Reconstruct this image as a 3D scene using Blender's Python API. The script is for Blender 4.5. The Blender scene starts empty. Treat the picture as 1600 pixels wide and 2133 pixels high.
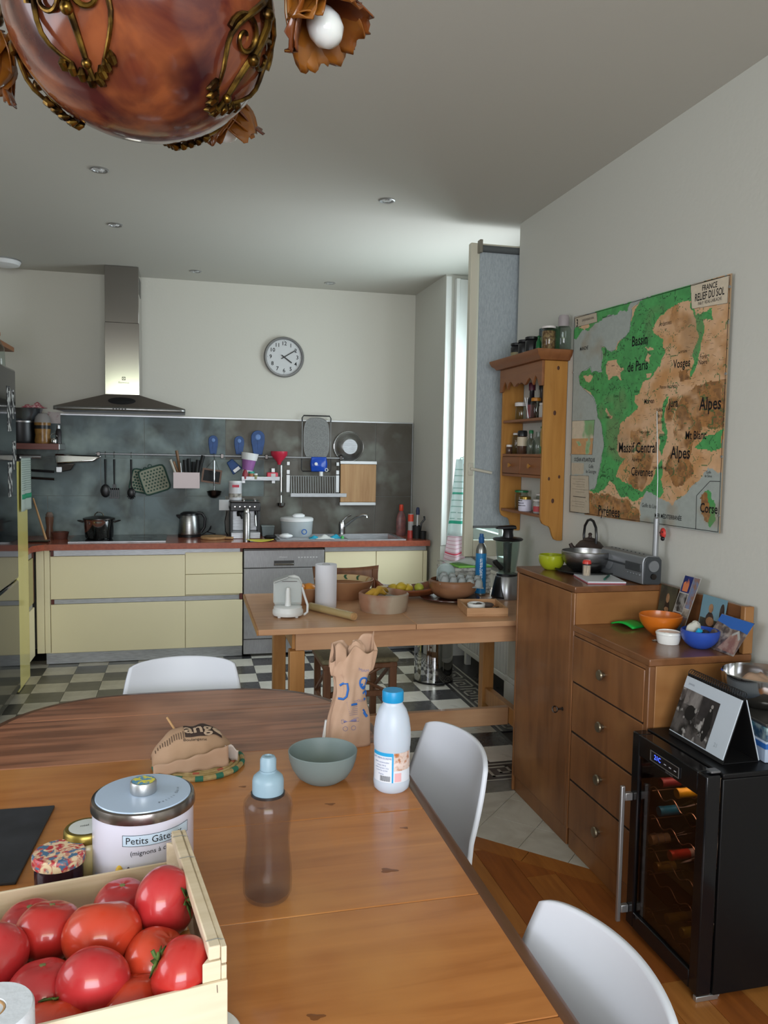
import bpy, bmesh, math, random
import numpy as np
from mathutils import Vector, Matrix, Euler
R_ = math.radians
random.seed(7)
SC = bpy.context.scene
COL = SC.collection
# ---------------------------------------------------------------- camera
cam_d = bpy.data.cameras.new('camera'); cam = bpy.data.objects.new('camera', cam_d); COL.objects.link(cam)
cam_d.sensor_fit = 'VERTICAL'; cam_d.sensor_height = 24.0; cam_d.lens = 24.0 * 1652.2 / 2133.0
cam_d.clip_start = 0.05; cam_d.clip_end = 100
_y, _p, _r = 0.2422, 0.0737, -0.0164                       # yaw to the right, pitch down, roll
fwd = Vector((math.sin(_y) * math.cos(_p), math.cos(_y) * math.cos(_p), -math.sin(_p)))
rgt = Vector((math.cos(_y), -math.sin(_y), 0)); dwn = fwd.cross(rgt)
rr = rgt * math.cos(_r) + dwn * math.sin(_r); dd = -rgt * math.sin(_r) + dwn * math.cos(_r)
mw = Matrix((rr, -dd, -fwd)).transposed().to_4x4(); mw.translation = Vector((0, 0, 1.517))
cam.matrix_world = mw
SC.camera = cam
# ---------------------------------------------------------------- world, daylight, exposure
W = bpy.data.worlds.new('world'); SC.world = W; W.use_nodes = True
_bg = W.node_tree.nodes['Background']; _bg.inputs[0].default_value = (0.80, 0.90, 1.0, 1); _bg.inputs[1].default_value = 1.2
def area(name, loc, rot, sx, sy, power, col=(1, 1, 1)):
    l = bpy.data.lights.new(name, 'AREA'); l.shape = 'RECTANGLE'; l.size = sx; l.size_y = sy; l.energy = power; l.color = col
    o = bpy.data.objects.new(name, l); o.location = loc; o.rotation_euler = rot; COL.objects.link(o); return o
# daylight through the kitchen window recess (right), the rear windows and the left window beside the dining table
area('daylight_kitchen_window', (2.125, 4.95, 1.68), (0, R_(90), 0), 1.45, 1.15, 44, (0.86, 0.93, 1.0))
area('daylight_rear_window', (-0.1, -2.28, 1.55), (R_(90), 0, 0), 2.6, 1.4, 125, (0.90, 0.92, 1.0))
area('daylight_garden_trees', (-0.1, -2.29, 2.47), (R_(90), 0, 0), 2.6, .42, 22, (0.84, 1.0, 0.62))
area('daylight_left_window', (-2.56, 1.2, 1.65), (0, R_(-90), 0), 1.6, 1.5, 28, (0.90, 0.93, 1.0))
SC.view_settings.view_transform = 'Standard'; SC.view_settings.look = 'None'
SC.view_settings.gamma = 1.0; SC.view_settings.use_curve_mapping = False
SC.view_settings.exposure = 0.0
# ---------------------------------------------------------------- helpers
def lin(h):
    if isinstance(h, str):
        h = h.lstrip('#'); c = [int(h[i:i + 2], 16) / 255 for i in (0, 2, 4)]
    else: c = [v / 255 for v in h]
    return tuple(v / 12.92 if v <= .04045 else ((v + .055) / 1.055) ** 2.4 for v in c) + (1,)
def mat(name, col, rough=.5, metal=0, spec=.5, c2=None, scale=6, sv=(1, 1, 1), detail=4, lo=.35, hi=.65, dist=0,
        c3=None, s3=3, lo3=.45, hi3=.7, bump=0, bscale=None, trans=0, ior=1.45, alpha=1, emis=None, es=1, coat=0, sss=0, rv=0):
    m = bpy.data.materials.new(name); m.use_nodes = True; nt = m.node_tree; b = nt.nodes['Principled BSDF']
    I = b.inputs
    I['Base Color'].default_value = lin(col); I['Roughness'].default_value = rough; I['Metallic'].default_value = metal
    I['Specular IOR Level'].default_value = spec; I['IOR'].default_value = ior
    if trans: I['Transmission Weight'].default_value = trans
    if alpha < 1: I['Alpha'].default_value = alpha
    if coat: I['Coat Weight'].default_value = coat; I['Coat Roughness'].default_value = .08
    if sss: I['Subsurface Weight'].default_value = sss; I['Subsurface Radius'].default_value = (.02, .008, .005)
    if emis: I['Emission Color'].default_value = lin(emis); I['Emission Strength'].default_value = es
    L = nt.links.new; N = nt.nodes.new
    if c2 or bump or rv:
        tc = N('ShaderNodeTexCoord'); mp = N('ShaderNodeMapping'); mp.inputs['Scale'].default_value = sv
        L(tc.outputs['Object'], mp.inputs[0])
        no = N('ShaderNodeTexNoise'); no.inputs['Scale'].default_value = scale; no.inputs['Detail'].default_value = detail
        no.inputs['Distortion'].default_value = dist
        L(mp.outputs[0], no.inputs['Vector'])
        if c2:
            ra = N('ShaderNodeValToRGB'); ra.color_ramp.elements[0].position = lo; ra.color_ramp.elements[1].position = hi
            ra.color_ramp.elements[0].color = lin(col); ra.color_ramp.elements[1].color = lin(c2)
            L(no.outputs['Fac'], ra.inputs[0]); out = ra.outputs[0]
            if c3:
                n3 = N('ShaderNodeTexNoise'); n3.inputs['Scale'].default_value = s3; n3.inputs['Detail'].default_value = 3
                L(tc.outputs['Object'], n3.inputs['Vector'])
                r3 = N('ShaderNodeValToRGB'); r3.color_ramp.elements[0].position = lo3; r3.color_ramp.elements[1].position = hi3
                L(n3.outputs['Fac'], r3.inputs[0])
                mx = N('ShaderNodeMix'); mx.data_type = 'RGBA'; L(r3.outputs[0], mx.inputs[0]); L(out, mx.inputs[6]); mx.inputs[7].default_value = lin(c3)
                out = mx.outputs[2]
            L(out, I['Base Color'])
        if rv:
            mr = N('ShaderNodeMapRange'); mr.inputs['To Min'].default_value = max(0, rough - rv); mr.inputs['To Max'].default_value = rough + rv
            L(no.outputs['Fac'], mr.inputs[0]); L(mr.outputs[0], I['Roughness'])
        if bump:
            nb = no
            if bscale:
                nb = N('ShaderNodeTexNoise'); nb.inputs['Scale'].default_value = bscale; nb.inputs['Detail'].default_value = 3; L(mp.outputs[0], nb.inputs['Vector'])
            bu = N('ShaderNodeBump'); bu.inputs['Strength'].default_value = bump; bu.inputs['Distance'].default_value = .002
            L(nb.outputs['Fac'], bu.inputs['Height']); L(bu.outputs[0], I['Normal'])
    return m
def wood(name, c1, c2, axis=0, scale=5, rough=.45, c3=None, lo=.3, hi=.7, s3=2, coat=0, stretch=10, lo3=.5, hi3=.72):
    sv = [stretch] * 3; sv[axis] = 1
    return mat(name, c1, rough, c2=c2, scale=scale, sv=sv, detail=5, lo=lo, hi=hi, dist=.6, c3=c3, s3=s3, lo3=lo3, hi3=hi3, bump=.06, coat=coat)
def tint_glass(name, col, fac=.85, rough=.02):
    m = bpy.data.materials.new(name); m.use_nodes = True; nt = m.node_tree; nt.nodes.clear(); N = nt.nodes.new; L = nt.links.new
    o = N('ShaderNodeOutputMaterial'); mx = N('ShaderNodeMixShader'); t = N('ShaderNodeBsdfTransparent'); g = N('ShaderNodeBsdfGlossy')
    t.inputs[0].default_value = lin(col); g.inputs['Roughness'].default_value = rough
    lw = N('ShaderNodeLayerWeight'); lw.inputs[0].default_value = .5; pw_ = N('ShaderNodeMath'); pw_.operation = 'POWER'; pw_.inputs[1].default_value = 4.0; mr = N('ShaderNodeMapRange'); mr.inputs['To Min'].default_value = .04; mr.inputs['To Max'].default_value = .9
    L(lw.outputs['Facing'], pw_.inputs[0]); L(pw_.outputs[0], mr.inputs[0]); L(mr.outputs[0], mx.inputs[0]); L(t.outputs[0], mx.inputs[1]); L(g.outputs[0], mx.inputs[2]); L(mx.outputs[0], o.inputs[0])
    return m
class MB:
    def __init__(s): s.v = []; s.f = []; s.mi = []; s.cur = 0
    def add(s, vs, fs):
        n = len(s.v); s.v += [tuple(p) for p in vs]; s.f += [[n + i for i in q] for q in fs]; s.mi += [s.cur] * len(fs); return s
    def m(s, i): s.cur = i; return s
    def box(s, x0, x1, y0, y1, z0, z1):
        v = [(x, y, z) for z in (z0, z1) for y in (y0, y1) for x in (x0, x1)]
        return s.add(v, [(0, 2, 3, 1), (4, 5, 7, 6), (0, 1, 5, 4), (2, 6, 7, 3), (0, 4, 6, 2), (1, 3, 7, 5)])
    def hexa(s, b, t):                                     # two quads of 4 points, bottom then top, same winding (ccw from above)
        return s.add(list(b) + list(t), [(3, 2, 1, 0), (4, 5, 6, 7), (0, 1, 5, 4), (1, 2, 6, 5), (2, 3, 7, 6), (3, 0, 4, 7)])
    def prism(s, pts, h, axis='z', o=0):                   # polygon (ccw) extruded by h along axis starting at o
        n = len(pts)
        def P(a, b, c): return {'z': (a, b, c), 'y': (a, c, b), 'x': (c, a, b)}[axis]
        v = [P(a, b, o) for a, b in pts] + [P(a, b, o + h) for a, b in pts]
        f = [list(range(n))[::-1], list(range(n, 2 * n))] + [(i, (i + 1) % n, n + (i + 1) % n, n + i) for i in range(n)]
        if axis == 'y': f = [q[::-1] for q in f]
        return s.add(v, f)
    def lathe(s, prof, seg=32, c=(0, 0, 0), sx=1, sy=1, a0=0, wob=None):
        v = []; f = []; rings = []
        for r, z in prof:
            if r < 1e-6: rings.append([len(v)]); v.append((c[0], c[1], c[2] + z)); continue
            g = []
            for k in range(seg):
                a = a0 + 2 * math.pi * k / seg; w = wob(a, z) if wob else 1
                g.append(len(v)); v.append((c[0] + r * w * sx * math.cos(a), c[1] + r * w * sy * math.sin(a), c[2] + z))
            rings.append(g)
        for A, B in zip(rings, rings[1:]):
            for k in range(seg):
                k2 = (k + 1) % seg
                if len(A) == 1 and len(B) == 1: continue
                if len(A) == 1: f.append((A[0], B[k2], B[k]))
                elif len(B) == 1: f.append((A[k], A[k2], B[0]))
                else: f.append((A[k], A[k2], B[k2], B[k]))
        if len(rings[0]) > 1: f.append(tuple(rings[0][::-1]))
        if len(rings[-1]) > 1: f.append(tuple(rings[-1]))
        return s.add(v, f)
    def cyl(s, c, r, h, seg=24, r2=None): return s.lathe([(r, 0), (r if r2 is None else r2, h)], seg, c)
    def rod(s, a, b, r, seg=10, r2=None):
        return s.tube([a, b], r, seg, r2)
    def tube(s, pts, r, seg=8, r2=None, closed=False, rs=None):
        pts = [Vector(p) for p in pts]; n = len(pts); v = []; f = []
        up = None
        for i, p in enumerate(pts):
            if closed: t = pts[(i + 1) % n] - pts[i - 1]
            else: t = pts[min(i + 1, n - 1)] - pts[max(i - 1, 0)]
            t.normalize()
            if up is None:
                up = Vector((0, 0, 1)) if abs(t.z) < .9 else Vector((1, 0, 0))
            x = t.cross(up)
            if x.length < 1e-4: x = t.orthogonal()
            x.normalize(); y = x.cross(t); up = -y if y.dot(up) < 0 else y
            ri = rs[i] if rs else (r if r2 is None else r + (r2 - r) * i / max(1, n - 1))
            for k in range(seg):
                a = 2 * math.pi * k / seg; v.append(p + (x * math.cos(a) + y * math.sin(a)) * ri)
        m = n if closed else n - 1
        for i in range(m):
            j = (i + 1) % n
            for k in range(seg):
                k2 = (k + 1) % seg; f.append((i * seg + k, j * seg + k, j * seg + k2, i * seg + k2))
        if not closed: f.append(tuple(range(seg))); f.append(tuple(range((n - 1) * seg, n * seg))[::-1])
        return s.add(v, f)
    def sph(s, c, rx, ry=None, rz=None, seg=24, ring=14, fn=None):
        ry = rx if ry is None else ry; rz = rx if rz is None else rz
        v = []; f = []
        for i in range(ring + 1):
            th = math.pi * i / ring
            for k in range(seg):
                a = 2 * math.pi * k / seg; d = Vector((math.sin(th) * math.cos(a), math.sin(th) * math.sin(a), -math.cos(th)))
                w = fn(d) if fn else 1
                v.append((c[0] + d.x * rx * w, c[1] + d.y * ry * w, c[2] + d.z * rz * w))
        for i in range(ring):
            for k in range(seg):
                k2 = (k + 1) % seg; f.append((i * seg + k, i * seg + k2, (i + 1) * seg + k2, (i + 1) * seg + k))
        return s.add(v, f)
    def grid(s, nu, nv, fn):
        v = [fn(i / nu, j / nv) for j in range(nv + 1) for i in range(nu + 1)]
        f = [(j * (nu + 1) + i, j * (nu + 1) + i + 1, (j + 1) * (nu + 1) + i + 1, (j + 1) * (nu + 1) + i) for j in range(nv) for i in range(nu)]
        return s.add(v, f)
    def xf(s, M, k0=0):
        s.v = s.v[:k0] + [tuple(M @ Vector(p)) for p in s.v[k0:]]; return s
    def mesh(s, name, mats, angle=40):
        me = bpy.data.meshes.new(name); me.from_pydata(s.v, [], s.f)
        for mm in (mats if isinstance(mats, (list, tuple)) else [mats]): me.materials.append(mm)
        if any(s.mi): me.polygons.foreach_set('material_index', s.mi)
        bm = bmesh.new(); bm.from_mesh(me); bmesh.ops.remove_doubles(bm, verts=bm.verts, dist=1e-6); bmesh.ops.recalc_face_normals(bm, faces=bm.faces); bm.to_mesh(me); bm.free()
        me.shade_smooth(); me.set_sharp_from_angle(angle=R_(angle)); return me
    def to(s, name, mats, parent=None, loc=(0, 0, 0), rot=(0, 0, 0), bev=0, sub=0, solid=0, angle=40, label=None, kind=None, seg=2):
        o = bpy.data.objects.new(name, s.mesh(name, mats, angle)); COL.objects.link(o); o.location = loc; o.rotation_euler = rot
        if parent: o.parent = parent
        if solid: md = o.modifiers.new('solid', 'SOLIDIFY'); md.thickness = solid; md.offset = 0
        if bev: md = o.modifiers.new('bevel', 'BEVEL'); md.width = bev; md.segments = seg; md.limit_method = 'ANGLE'; md.angle_limit = R_(35)
        if sub: md = o.modifiers.new('sub', 'SUBSURF'); md.levels = sub; md.render_levels = sub
        if label: o['label'] = label
        if kind: o['kind'] = kind
        return o
def T(name, label, cat, loc=(0, 0, 0), rz=0, group=None, rot=None):
    o = bpy.data.objects.new(name, None); COL.objects.link(o); o.location = loc; o.rotation_euler = rot or (0, 0, rz); o.empty_display_size = .05
    return tag(o, label, cat, group)
def tag(o, label, cat, group=None):
    o['label'] = label; o['category'] = cat
    if group: o['group'] = group
    return o
def S(o): o['kind'] = 'structure'; return o
def dup(root, loc, rz=None, label=None, group=None):
    r = root.copy(); COL.objects.link(r); r.location = loc
    if rz is not None: r.rotation_euler = (0, 0, rz)
    if label: r['label'] = label
    if group: r['group'] = group
    for ch in list(root.children):
        c = ch.copy(); COL.objects.link(c); c.parent = r
        for g in list(ch.children):
            d = g.copy(); COL.objects.link(d); d.parent = c
    return r
def bx(name, m, parent, x0, x1, y0, y1, z0, z1, bev=.002, **k): return MB().box(x0, x1, y0, y1, z0, z1).to(name, m, parent, bev=bev, **k)
_fonts = {}
def text_geo(st, size, al='CENTER', bold=0):
    cu = bpy.data.curves.new('t', 'FONT'); cu.body = st; cu.size = size; cu.align_x = al; cu.align_y = 'CENTER'; cu.resolution_u = 2; cu.offset = bold * size
    o = bpy.data.objects.new('t', cu); me = o.to_mesh(); v = [tuple(p.co) for p in me.vertices]; f = [tuple(p.vertices) for p in me.polygons]
    o.to_mesh_clear(); bpy.data.objects.remove(o); bpy.data.curves.remove(cu); return v, f
def text(st, size, m, parent, M, name='lettering', al='CENTER', fn=None, bold=0, sx=1):
    v, f = text_geo(st, size, al, bold)
    v = [(p[0] * sx, p[1], p[2]) for p in v]
    if fn: v = [fn(p[0], p[1]) for p in v]
    b = MB(); b.add(v, f)
    if M is not None: b.xf(M)
    me = bpy.data.meshes.new(name); me.from_pydata(b.v, [], b.f); me.materials.append(m)
    o = bpy.data.objects.new(name, me); COL.objects.link(o); o.parent = parent; return o
def frame(o, x, y):                                          # matrix with origin o and local x, y axes
    x = Vector(x).normalized(); y = Vector(y).normalized(); z = x.cross(y)
    M = Matrix((x, y, z)).transposed().to_4x4(); M.translation = Vector(o); return M
def arc(c, r, a0, a1, n=12, ax=(1, 0, 0), ay=(0, 0, 1)):
    ax = Vector(ax); ay = Vector(ay); c = Vector(c)
    return [c + ax * (r * math.cos(a0 + (a1 - a0) * i / n)) + ay * (r * math.sin(a0 + (a1 - a0) * i / n)) for i in range(n + 1)]
# ---------------------------------------------------------------- materials
plaster = mat('plaster_white', '#cfccc2', .85, spec=.2, bump=.25, bscale=60)
plaster_r = mat('plaster_cool', '#c9c8c0', .8, spec=.25, bump=.35, bscale=45)
ceil_m = mat('ceiling_paint', '#c6c4bb', .9, spec=.15, bump=.1, bscale=80)
white_paint = mat('white_gloss_paint', '#dadad6', .35)
cream_paint = mat('cream_paint', '#c9c4b2', .45)
steel = mat('brushed_steel', '#a9a8a8', .32, 1, c2='#8f8e8d', scale=30, sv=(1, 1, 14), rv=.08)
steel_c = mat('chimney_steel', '#9c9793', .13, 1)
steel_h = mat('brushed_steel_flat', '#b4b6ba', .38, .55, c2='#9c9da0', scale=20, sv=(1, 8, 14), rv=.06)
chrome = mat('polished_steel', '#c4c4c4', .12, 1)
canopy_m = mat('canopy_steel', '#8a827d', .34, .9)
dark_steel = mat('dark_steel', '#55504e', .3, 1)
alu = mat('aluminium', '#b9babb', .4, .9)
black = mat('black_plastic', '#17171a', .35)
black_m = mat('matt_black', '#141414', .6)
white_p = mat('white_plastic', '#e2e3e4', .35, sss=.05)
white_c = mat('white_ceramic', '#e6e6e3', .15, coat=.5)
glass = mat('clear_glass', '#f2f7f5', .03, trans=1, ior=1.45)
thin_glass = tint_glass('thin_glass', '#e9f0ee')
ink = mat('black_ink', '#1b1a1e', .7, spec=.2)
blue_ink = mat('blue_ink', '#2a5fae', .7, spec=.2)
yellow = mat('pale_yellow_laminate', '#ece1bd', .38, spec=.45)
terra = mat('terracotta_worktop', '#a55a44', .22, c2='#95503e', scale=40, coat=.3)
plum = mat('plum_edge', '#5d2a24', .5)
slate_t = mat('slate_tile_teal', '#667679', .5, c2='#474c4a', scale=3.0, detail=7, lo=.36, hi=.62, dist=.8, c3='#8d9c98', s3=4.2, lo3=.46, hi3=.74, rv=.1)
slate_b = mat('slate_tile_brown', '#615d56', .5, c2='#50493f', scale=3.0, detail=7, lo=.36, hi=.62, dist=.8, c3='#80857c', s3=4, lo3=.52, hi3=.76, rv=.1)
grout = mat('grout_grey', '#a9aba6', .8)
grout_d = mat('grout_dark', '#4b4844', .9)
tile_w = mat('cement_tile_white', '#e2dfd6', .28, c2='#cfcbc0', scale=7, detail=6, lo=.4, hi=.7, rv=.1)
tile_o = mat('cement_tile_old_white', '#c2bbab', .34, c2='#a79f8f', scale=7, detail=6, rv=.1)
tile_k = mat('cement_tile_charcoal', '#3b3b3e', .26, c2='#4a4a4c', scale=6, detail=6, rv=.1)
tile_g = mat('cement_tile_old_grey', '#5c5950', .3, c2='#4b4944', scale=6, detail=6, rv=.1)
marble = mat('worn_marble', '#c2bfb4', .35, c2='#a59f92', scale=5, detail=7, lo=.42, hi=.75, dist=1.2)
parquet = [wood('parquet_' + n, a, b, 1, 4, .3, coat=.2) for n, a, b in (('warm', '#a5682f', '#8d5426'), ('red', '#985726', '#7f4720'), ('light', '#ad7238', '#965e2c'))]
pine_t = wood('pine_table_top', '#bd7a3e', '#a5642d', 0, 3.2, .28, c3='#c48748', coat=.35, s3=3)
walnut_t = wood('walnut_table_leaf', '#a97052', '#774a33', 0, 2.2, .36, c3='#bb8363', coat=.2, stretch=16, lo=.36, hi=.62)
table_edge = wood('table_edge_wood', '#6b452e', '#54341f', 1, 4, .35, coat=.2)
beech = wood('kitchen_table_wood', '#c99a73', '#b78762', 0, 3.5, .4, coat=.15, c3='#cfa47f')
beech_l = wood('kitchen_table_leg_wood', '#bd8850', '#a9753f', 2, 3.5, .42)
cab_v = wood('cabinet_veneer', '#8b5c37', '#70482a', 2, 2.6, .36, c3='#98693f', stretch=7, coat=.15, s3=3.5)
cab_h = wood('cabinet_veneer_top', '#7f5333', '#664127', 1, 2.6, .3, c3='#8a5e3b', stretch=7, coat=.25, s3=4)
cab_s = wood('cabinet_veneer_side', '#99693c', '#83562e', 0, 2.6, .42, c3='#9f7144', stretch=4, s3=5)
honey_v = wood('honey_pine', '#b07d3b', '#9c692c', 2, 3, .42, stretch=9)
honey_d = wood('honey_pine_front', '#8d5a35', '#7d4c2a', 1, 3, .42, stretch=9)
knot_m = mat('pine_knot', '#4a2a17', .6)
oak_cut = wood('cutting_board_wood', '#c29a6c', '#ad8256', 2, 4, .5, c3='#b58c5e')
olive_w = wood('turned_bowl_wood', '#8d6243', '#6d472f', 0, 5, .4, c3='#a2775a', stretch=4, coat=.2)
chair_w = wood('chair_wood', '#7d5438', '#6a442c', 2, 4, .5)
poplar = wood('crate_poplar', '#e0cfb4', '#cdb999', 0, 5, .65, stretch=12, c3='#e7d9c1')
# ---------------------------------------------------------------- room shell
def slab(name, boxes, m, bev=0):
    b = MB()
    for q in boxes: b.box(*q)
    return S(b.to(name, m, bev=bev))
floor = slab('floor', [(-2.6, 2.3, -2.4, 6.5, -.12, -.0105)], grout_d)
ceiling = slab('ceiling', [(-2.6, 2.7, -2.4, 6.6, 2.82, 2.95)], ceil_m)
wall_back = slab('wall_back', [(-1.8, 1.82, 6.4, 6.6, -.1, 2.82)], plaster)
slab('wall_left', [(-1.8, -1.62, 2.9, 6.4, -.1, 2.82), (-2.6, -1.8, 2.9, 3.0, -.1, 2.82), (-2.6, -2.45, -2.4, .3, -.1, 2.82), (-2.6, -2.45, 2.1, 2.9, -.1, 2.82),
     (-2.6, -2.45, .3, 2.1, -.1, .9), (-2.6, -2.45, .3, 2.1, 2.45, 2.82)], plaster)
slab('wall_rear', [(-2.45, -1.45, -2.4, -2.2, -.1, 2.82), (1.25, 2.3, -2.4, -2.2, -.1, 2.82), (-1.45, 1.25, -2.4, -2.2, -.1, .85), (-1.45, 1.25, -2.4, -2.2, 2.72, 2.82)], plaster)
slab('wall_right', [(1.82, 2.3, -2.2, 4.27, -.1, 2.82), (1.82, 2.3, 5.6, 6.6, -.1, 2.82), (2.08, 2.3, 4.27, 5.6, -.1, .84)], plaster_r)
# near jamb base and its moulded baseboard below the window
b = MB().box(1.803, 1.8195, 3.28, 4.285, 0, .20).box(1.808, 1.8195, 3.28, 4.285, .20, .23); S(b.to('baseboard_right', white_paint, bev=.004))
b = MB().box(1.80, 1.8195, 5.59, 6.40, 0, .2); S(b.to('baseboard_far', white_paint, bev=.004))
slab('trim_1', [(1.885, 2.08, 5.565, 5.599, .84, 2.79), (1.885, 1.915, 5.55, 5.565, .84, 2.79), (1.82, 1.865, 5.592, 5.6, .84, 2.81)], white_paint, .004)
slab('trim_2', [(2.02, 2.1, 4.272, 4.33, .84, 2.79), (2.02, 2.1, 4.33, 5.565, 2.74, 2.8)], white_paint, .004)
# window sill over the radiator niche
slab('trim_3', [(1.90, 2.2, 4.275, 5.595, .845, .88)], white_paint, .006)
# the far sash stays shut, its glass lets the daylight in
w2 = S(MB().box(2.04, 2.085, 4.95, 5.01, .90, 2.735).box(2.04, 2.085, 5.50, 5.56, .90, 2.735).box(2.04, 2.085, 5.01, 5.50, .90, .98).box(2.04, 2.085, 5.01, 5.50, 2.66, 2.735).to('window_2', white_paint, bev=.004))
MB().box(2.06, 2.064, 5.011, 5.499, .981, 2.659).to('pane', thin_glass, w2)
# the near sash stands open into the room, square to the wall, with a grey roller blind on it
w1 = bpy.data.objects.new('window_1', None); COL.objects.link(w1); w1.location = (0, 4.36, 0); S(w1)
bx('stile', cream_paint, w1, 1.555, 1.610, -.022, .022, .925, 2.715, .004); bx('stile', cream_paint, w1, 2.0, 2.05, -.022, .022, .925, 2.715, .004)
bx('rail', cream_paint, w1, 1.6105, 1.9995, -.022, .022, .925, 1.02, .004); bx('rail', cream_paint, w1, 1.6105, 1.9995, -.022, .022, 2.64, 2.715, .004)
bx('pane', thin_glass, w1, 1.611, 1.999, -.003, .003, 1.021, 2.639, 0)
blind_m = mat('grey_blind_fabric', '#a9b1b5', .9, spec=.1, c2='#9aa2a7', scale=160, sv=(1, 1, .3), bump=.3)
bl = bx('blind_fabric', blind_m, w1, 1.604, 2.03, -.034, -.031, 1.10, 2.685, 0)
MB().cyl((0, 0, 0), .008, .426, 12).to('bottom_bar', mat('blind_bar', '#6d7274', .6), bl, (1.604, -.0325, 1.10), (0, R_(90), 0))
MB().cyl((0, 0, 0), .019, .42, 16).to('blind_roller', mat('blind_roller_grey', '#55595a', .8), w1, (1.61, -.045, 2.68), (0, R_(90), 0))
bx('blind_bracket', mat('bracket_grey', '#7c776b', .5), w1, 1.592, 1.609, -.066, -.0225, 2.655, 2.725, .002)
h = bx('window_handle', mat('handle_cream', '#c4c0b1', .4), w1, 1.566, 1.596, -.034, -.0225, 1.40, 1.47, .003)
MB().rod((1.58, -.05, 1.437), (1.70, -.055, 1.415), .0085, 10).rod((1.58, -.034, 1.437), (1.58, -.055, 1.437), .008, 10).to('lever', mat('handle_cream2', '#c9c5b6', .4), h)
# radiator under the sill
rad = T('radiator', 'white panel radiator standing in the niche below the kitchen window', 'radiator', (1.955, 4.95, 0))
b = MB()
for k in range(22): b.box(-.012, .012, -.56 + k * .051, -.56 + k * .051 + .044, .13, .74)
b.to('panel', white_paint, rad, bev=.006, kind='stuff'); bx('top_rail', white_paint, rad, -.02, .05, -.565, .56, .741, .765, .004); bx('bottom_rail', white_paint, rad, -.014, .04, -.565, .56, .09, .129, .004)
for y in (-.4, .4): bx('foot', white_paint, rad, -.01, .03, y - .02, y + .02, 0, .0895, .003)
# ---------------------------------------------------------------- floor pieces
def clip(poly, planes):
    for (a, b_, c) in planes:                               # keep a*x+b*y<=c
        out = []
        for i, p in enumerate(poly):
            q = poly[(i + 1) % len(poly)]; dp = a * p[0] + b_ * p[1] - c; dq = a * q[0] + b_ * q[1] - c
            if dp <= 0: out.append(p)
            if dp * dq < 0: t = dp / (dp - dq); out.append((p[0] + (q[0] - p[0]) * t, p[1] + (q[1] - p[1]) * t))
        poly = out
        if len(poly) < 3: return None
    return poly
def piece(name, poly, m, z0=-.0104, z1=0.0):
    A = sum(p[0] * q[1] - q[0] * p[1] for p, q in zip(poly, poly[1:] + poly[:1]))
    if abs(A) < 4e-4: return
    if A < 0: poly = poly[::-1]
    return MB().prism(poly, z1 - z0, 'z', z0).to(name, m, floor)
X0, Y0, TS, G = -.5531, 5.5886, .2, .0009                   # origin of the chequer: line 0 of columns and rows
_tm = {}
for j, m in enumerate((tile_w, tile_k, tile_o, tile_g)):
    _tm[j] = MB().box(G, TS - G, -TS + G, -G, -.0104, 0).mesh('tile', m)
for r in range(-2, 10):
    for c in range(-3, 11):
        dark = (c + r) % 2 == 0
        o = bpy.data.objects.new('tile', _tm[(1 if dark else 0) + (2 if c < 2 else 0)]); COL.objects.link(o); o.parent = floor
        o.location = (X0 + c * TS, Y0 - r * TS, random.uniform(-.0004, 0))
# black bands and the meander border along the window wall and along the dining side
XR, YB = X0 + 11 * TS, Y0 - 10 * TS
band = mat('border_tile_black', '#2c2a2b', .3, c2='#39363a', scale=6, rv=.1); key_m = mat('border_key_pale', '#aaa69c', .35, c2='#98948a', scale=8)
def key_tile(cx, cy, rot):
    t = MB().box(-.0995, .0995, -.0995, .0995, -.0104, 0).to('border_tile', band, floor, (cx, cy, 0), (0, 0, rot))
    L = .0135
    b = MB()
    for q in ((-.0995, .0995, .083, .083 + L), (-.0995, .0995, -.083 - L, -.083), (-.07, -.07 + L, -.055, .06), (-.07, .045, .06 - L, .06), (.045 - L, .045, -.02, .06),
              (-.02, .045, -.02, -.02 + L), (-.02, -.02 + L, -.02, .025), (-.07, .0995, -.055, -.055 + L), (.08, .08 + L, -.055, .06)):
        b.box(q[0], q[1], q[2], q[3], -.001, .0006)
    b.to('key_pattern', key_m, t, kind='stuff')
for k in range(9): key_tile(XR + .02 + .1, Y0 + .2 - .2 * k - .1, R_(90))
for k in range(12): key_tile(XR - .08 - .2 * k + .1, YB - .02 - .1, 0)
key_tile(XR + .12, YB + .08, R_(90))
piece('border_band', [(XR + .001, YB - .02), (XR + .019, YB - .02), (XR + .019, Y0 + .3), (XR + .001, Y0 + .3)], band)
piece('border_band', [(-1.1, YB - .019), (XR + .02, YB - .019), (XR + .02, YB - .001), (-1.1, YB - .001)], band)
piece('border_band', [(XR + .221, 3.27), (2.08, 3.27), (2.08, 5.9), (XR + .221, 5.9)], band)
grey_b = mat('border_band_grey', '#75726c', .35, c2='#68655f', scale=30)
piece('border_band', [(-1.1, 3.255), (1.80, 3.255), (1.80, YB - .222), (-1.1, YB - .222)], grey_b)
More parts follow.
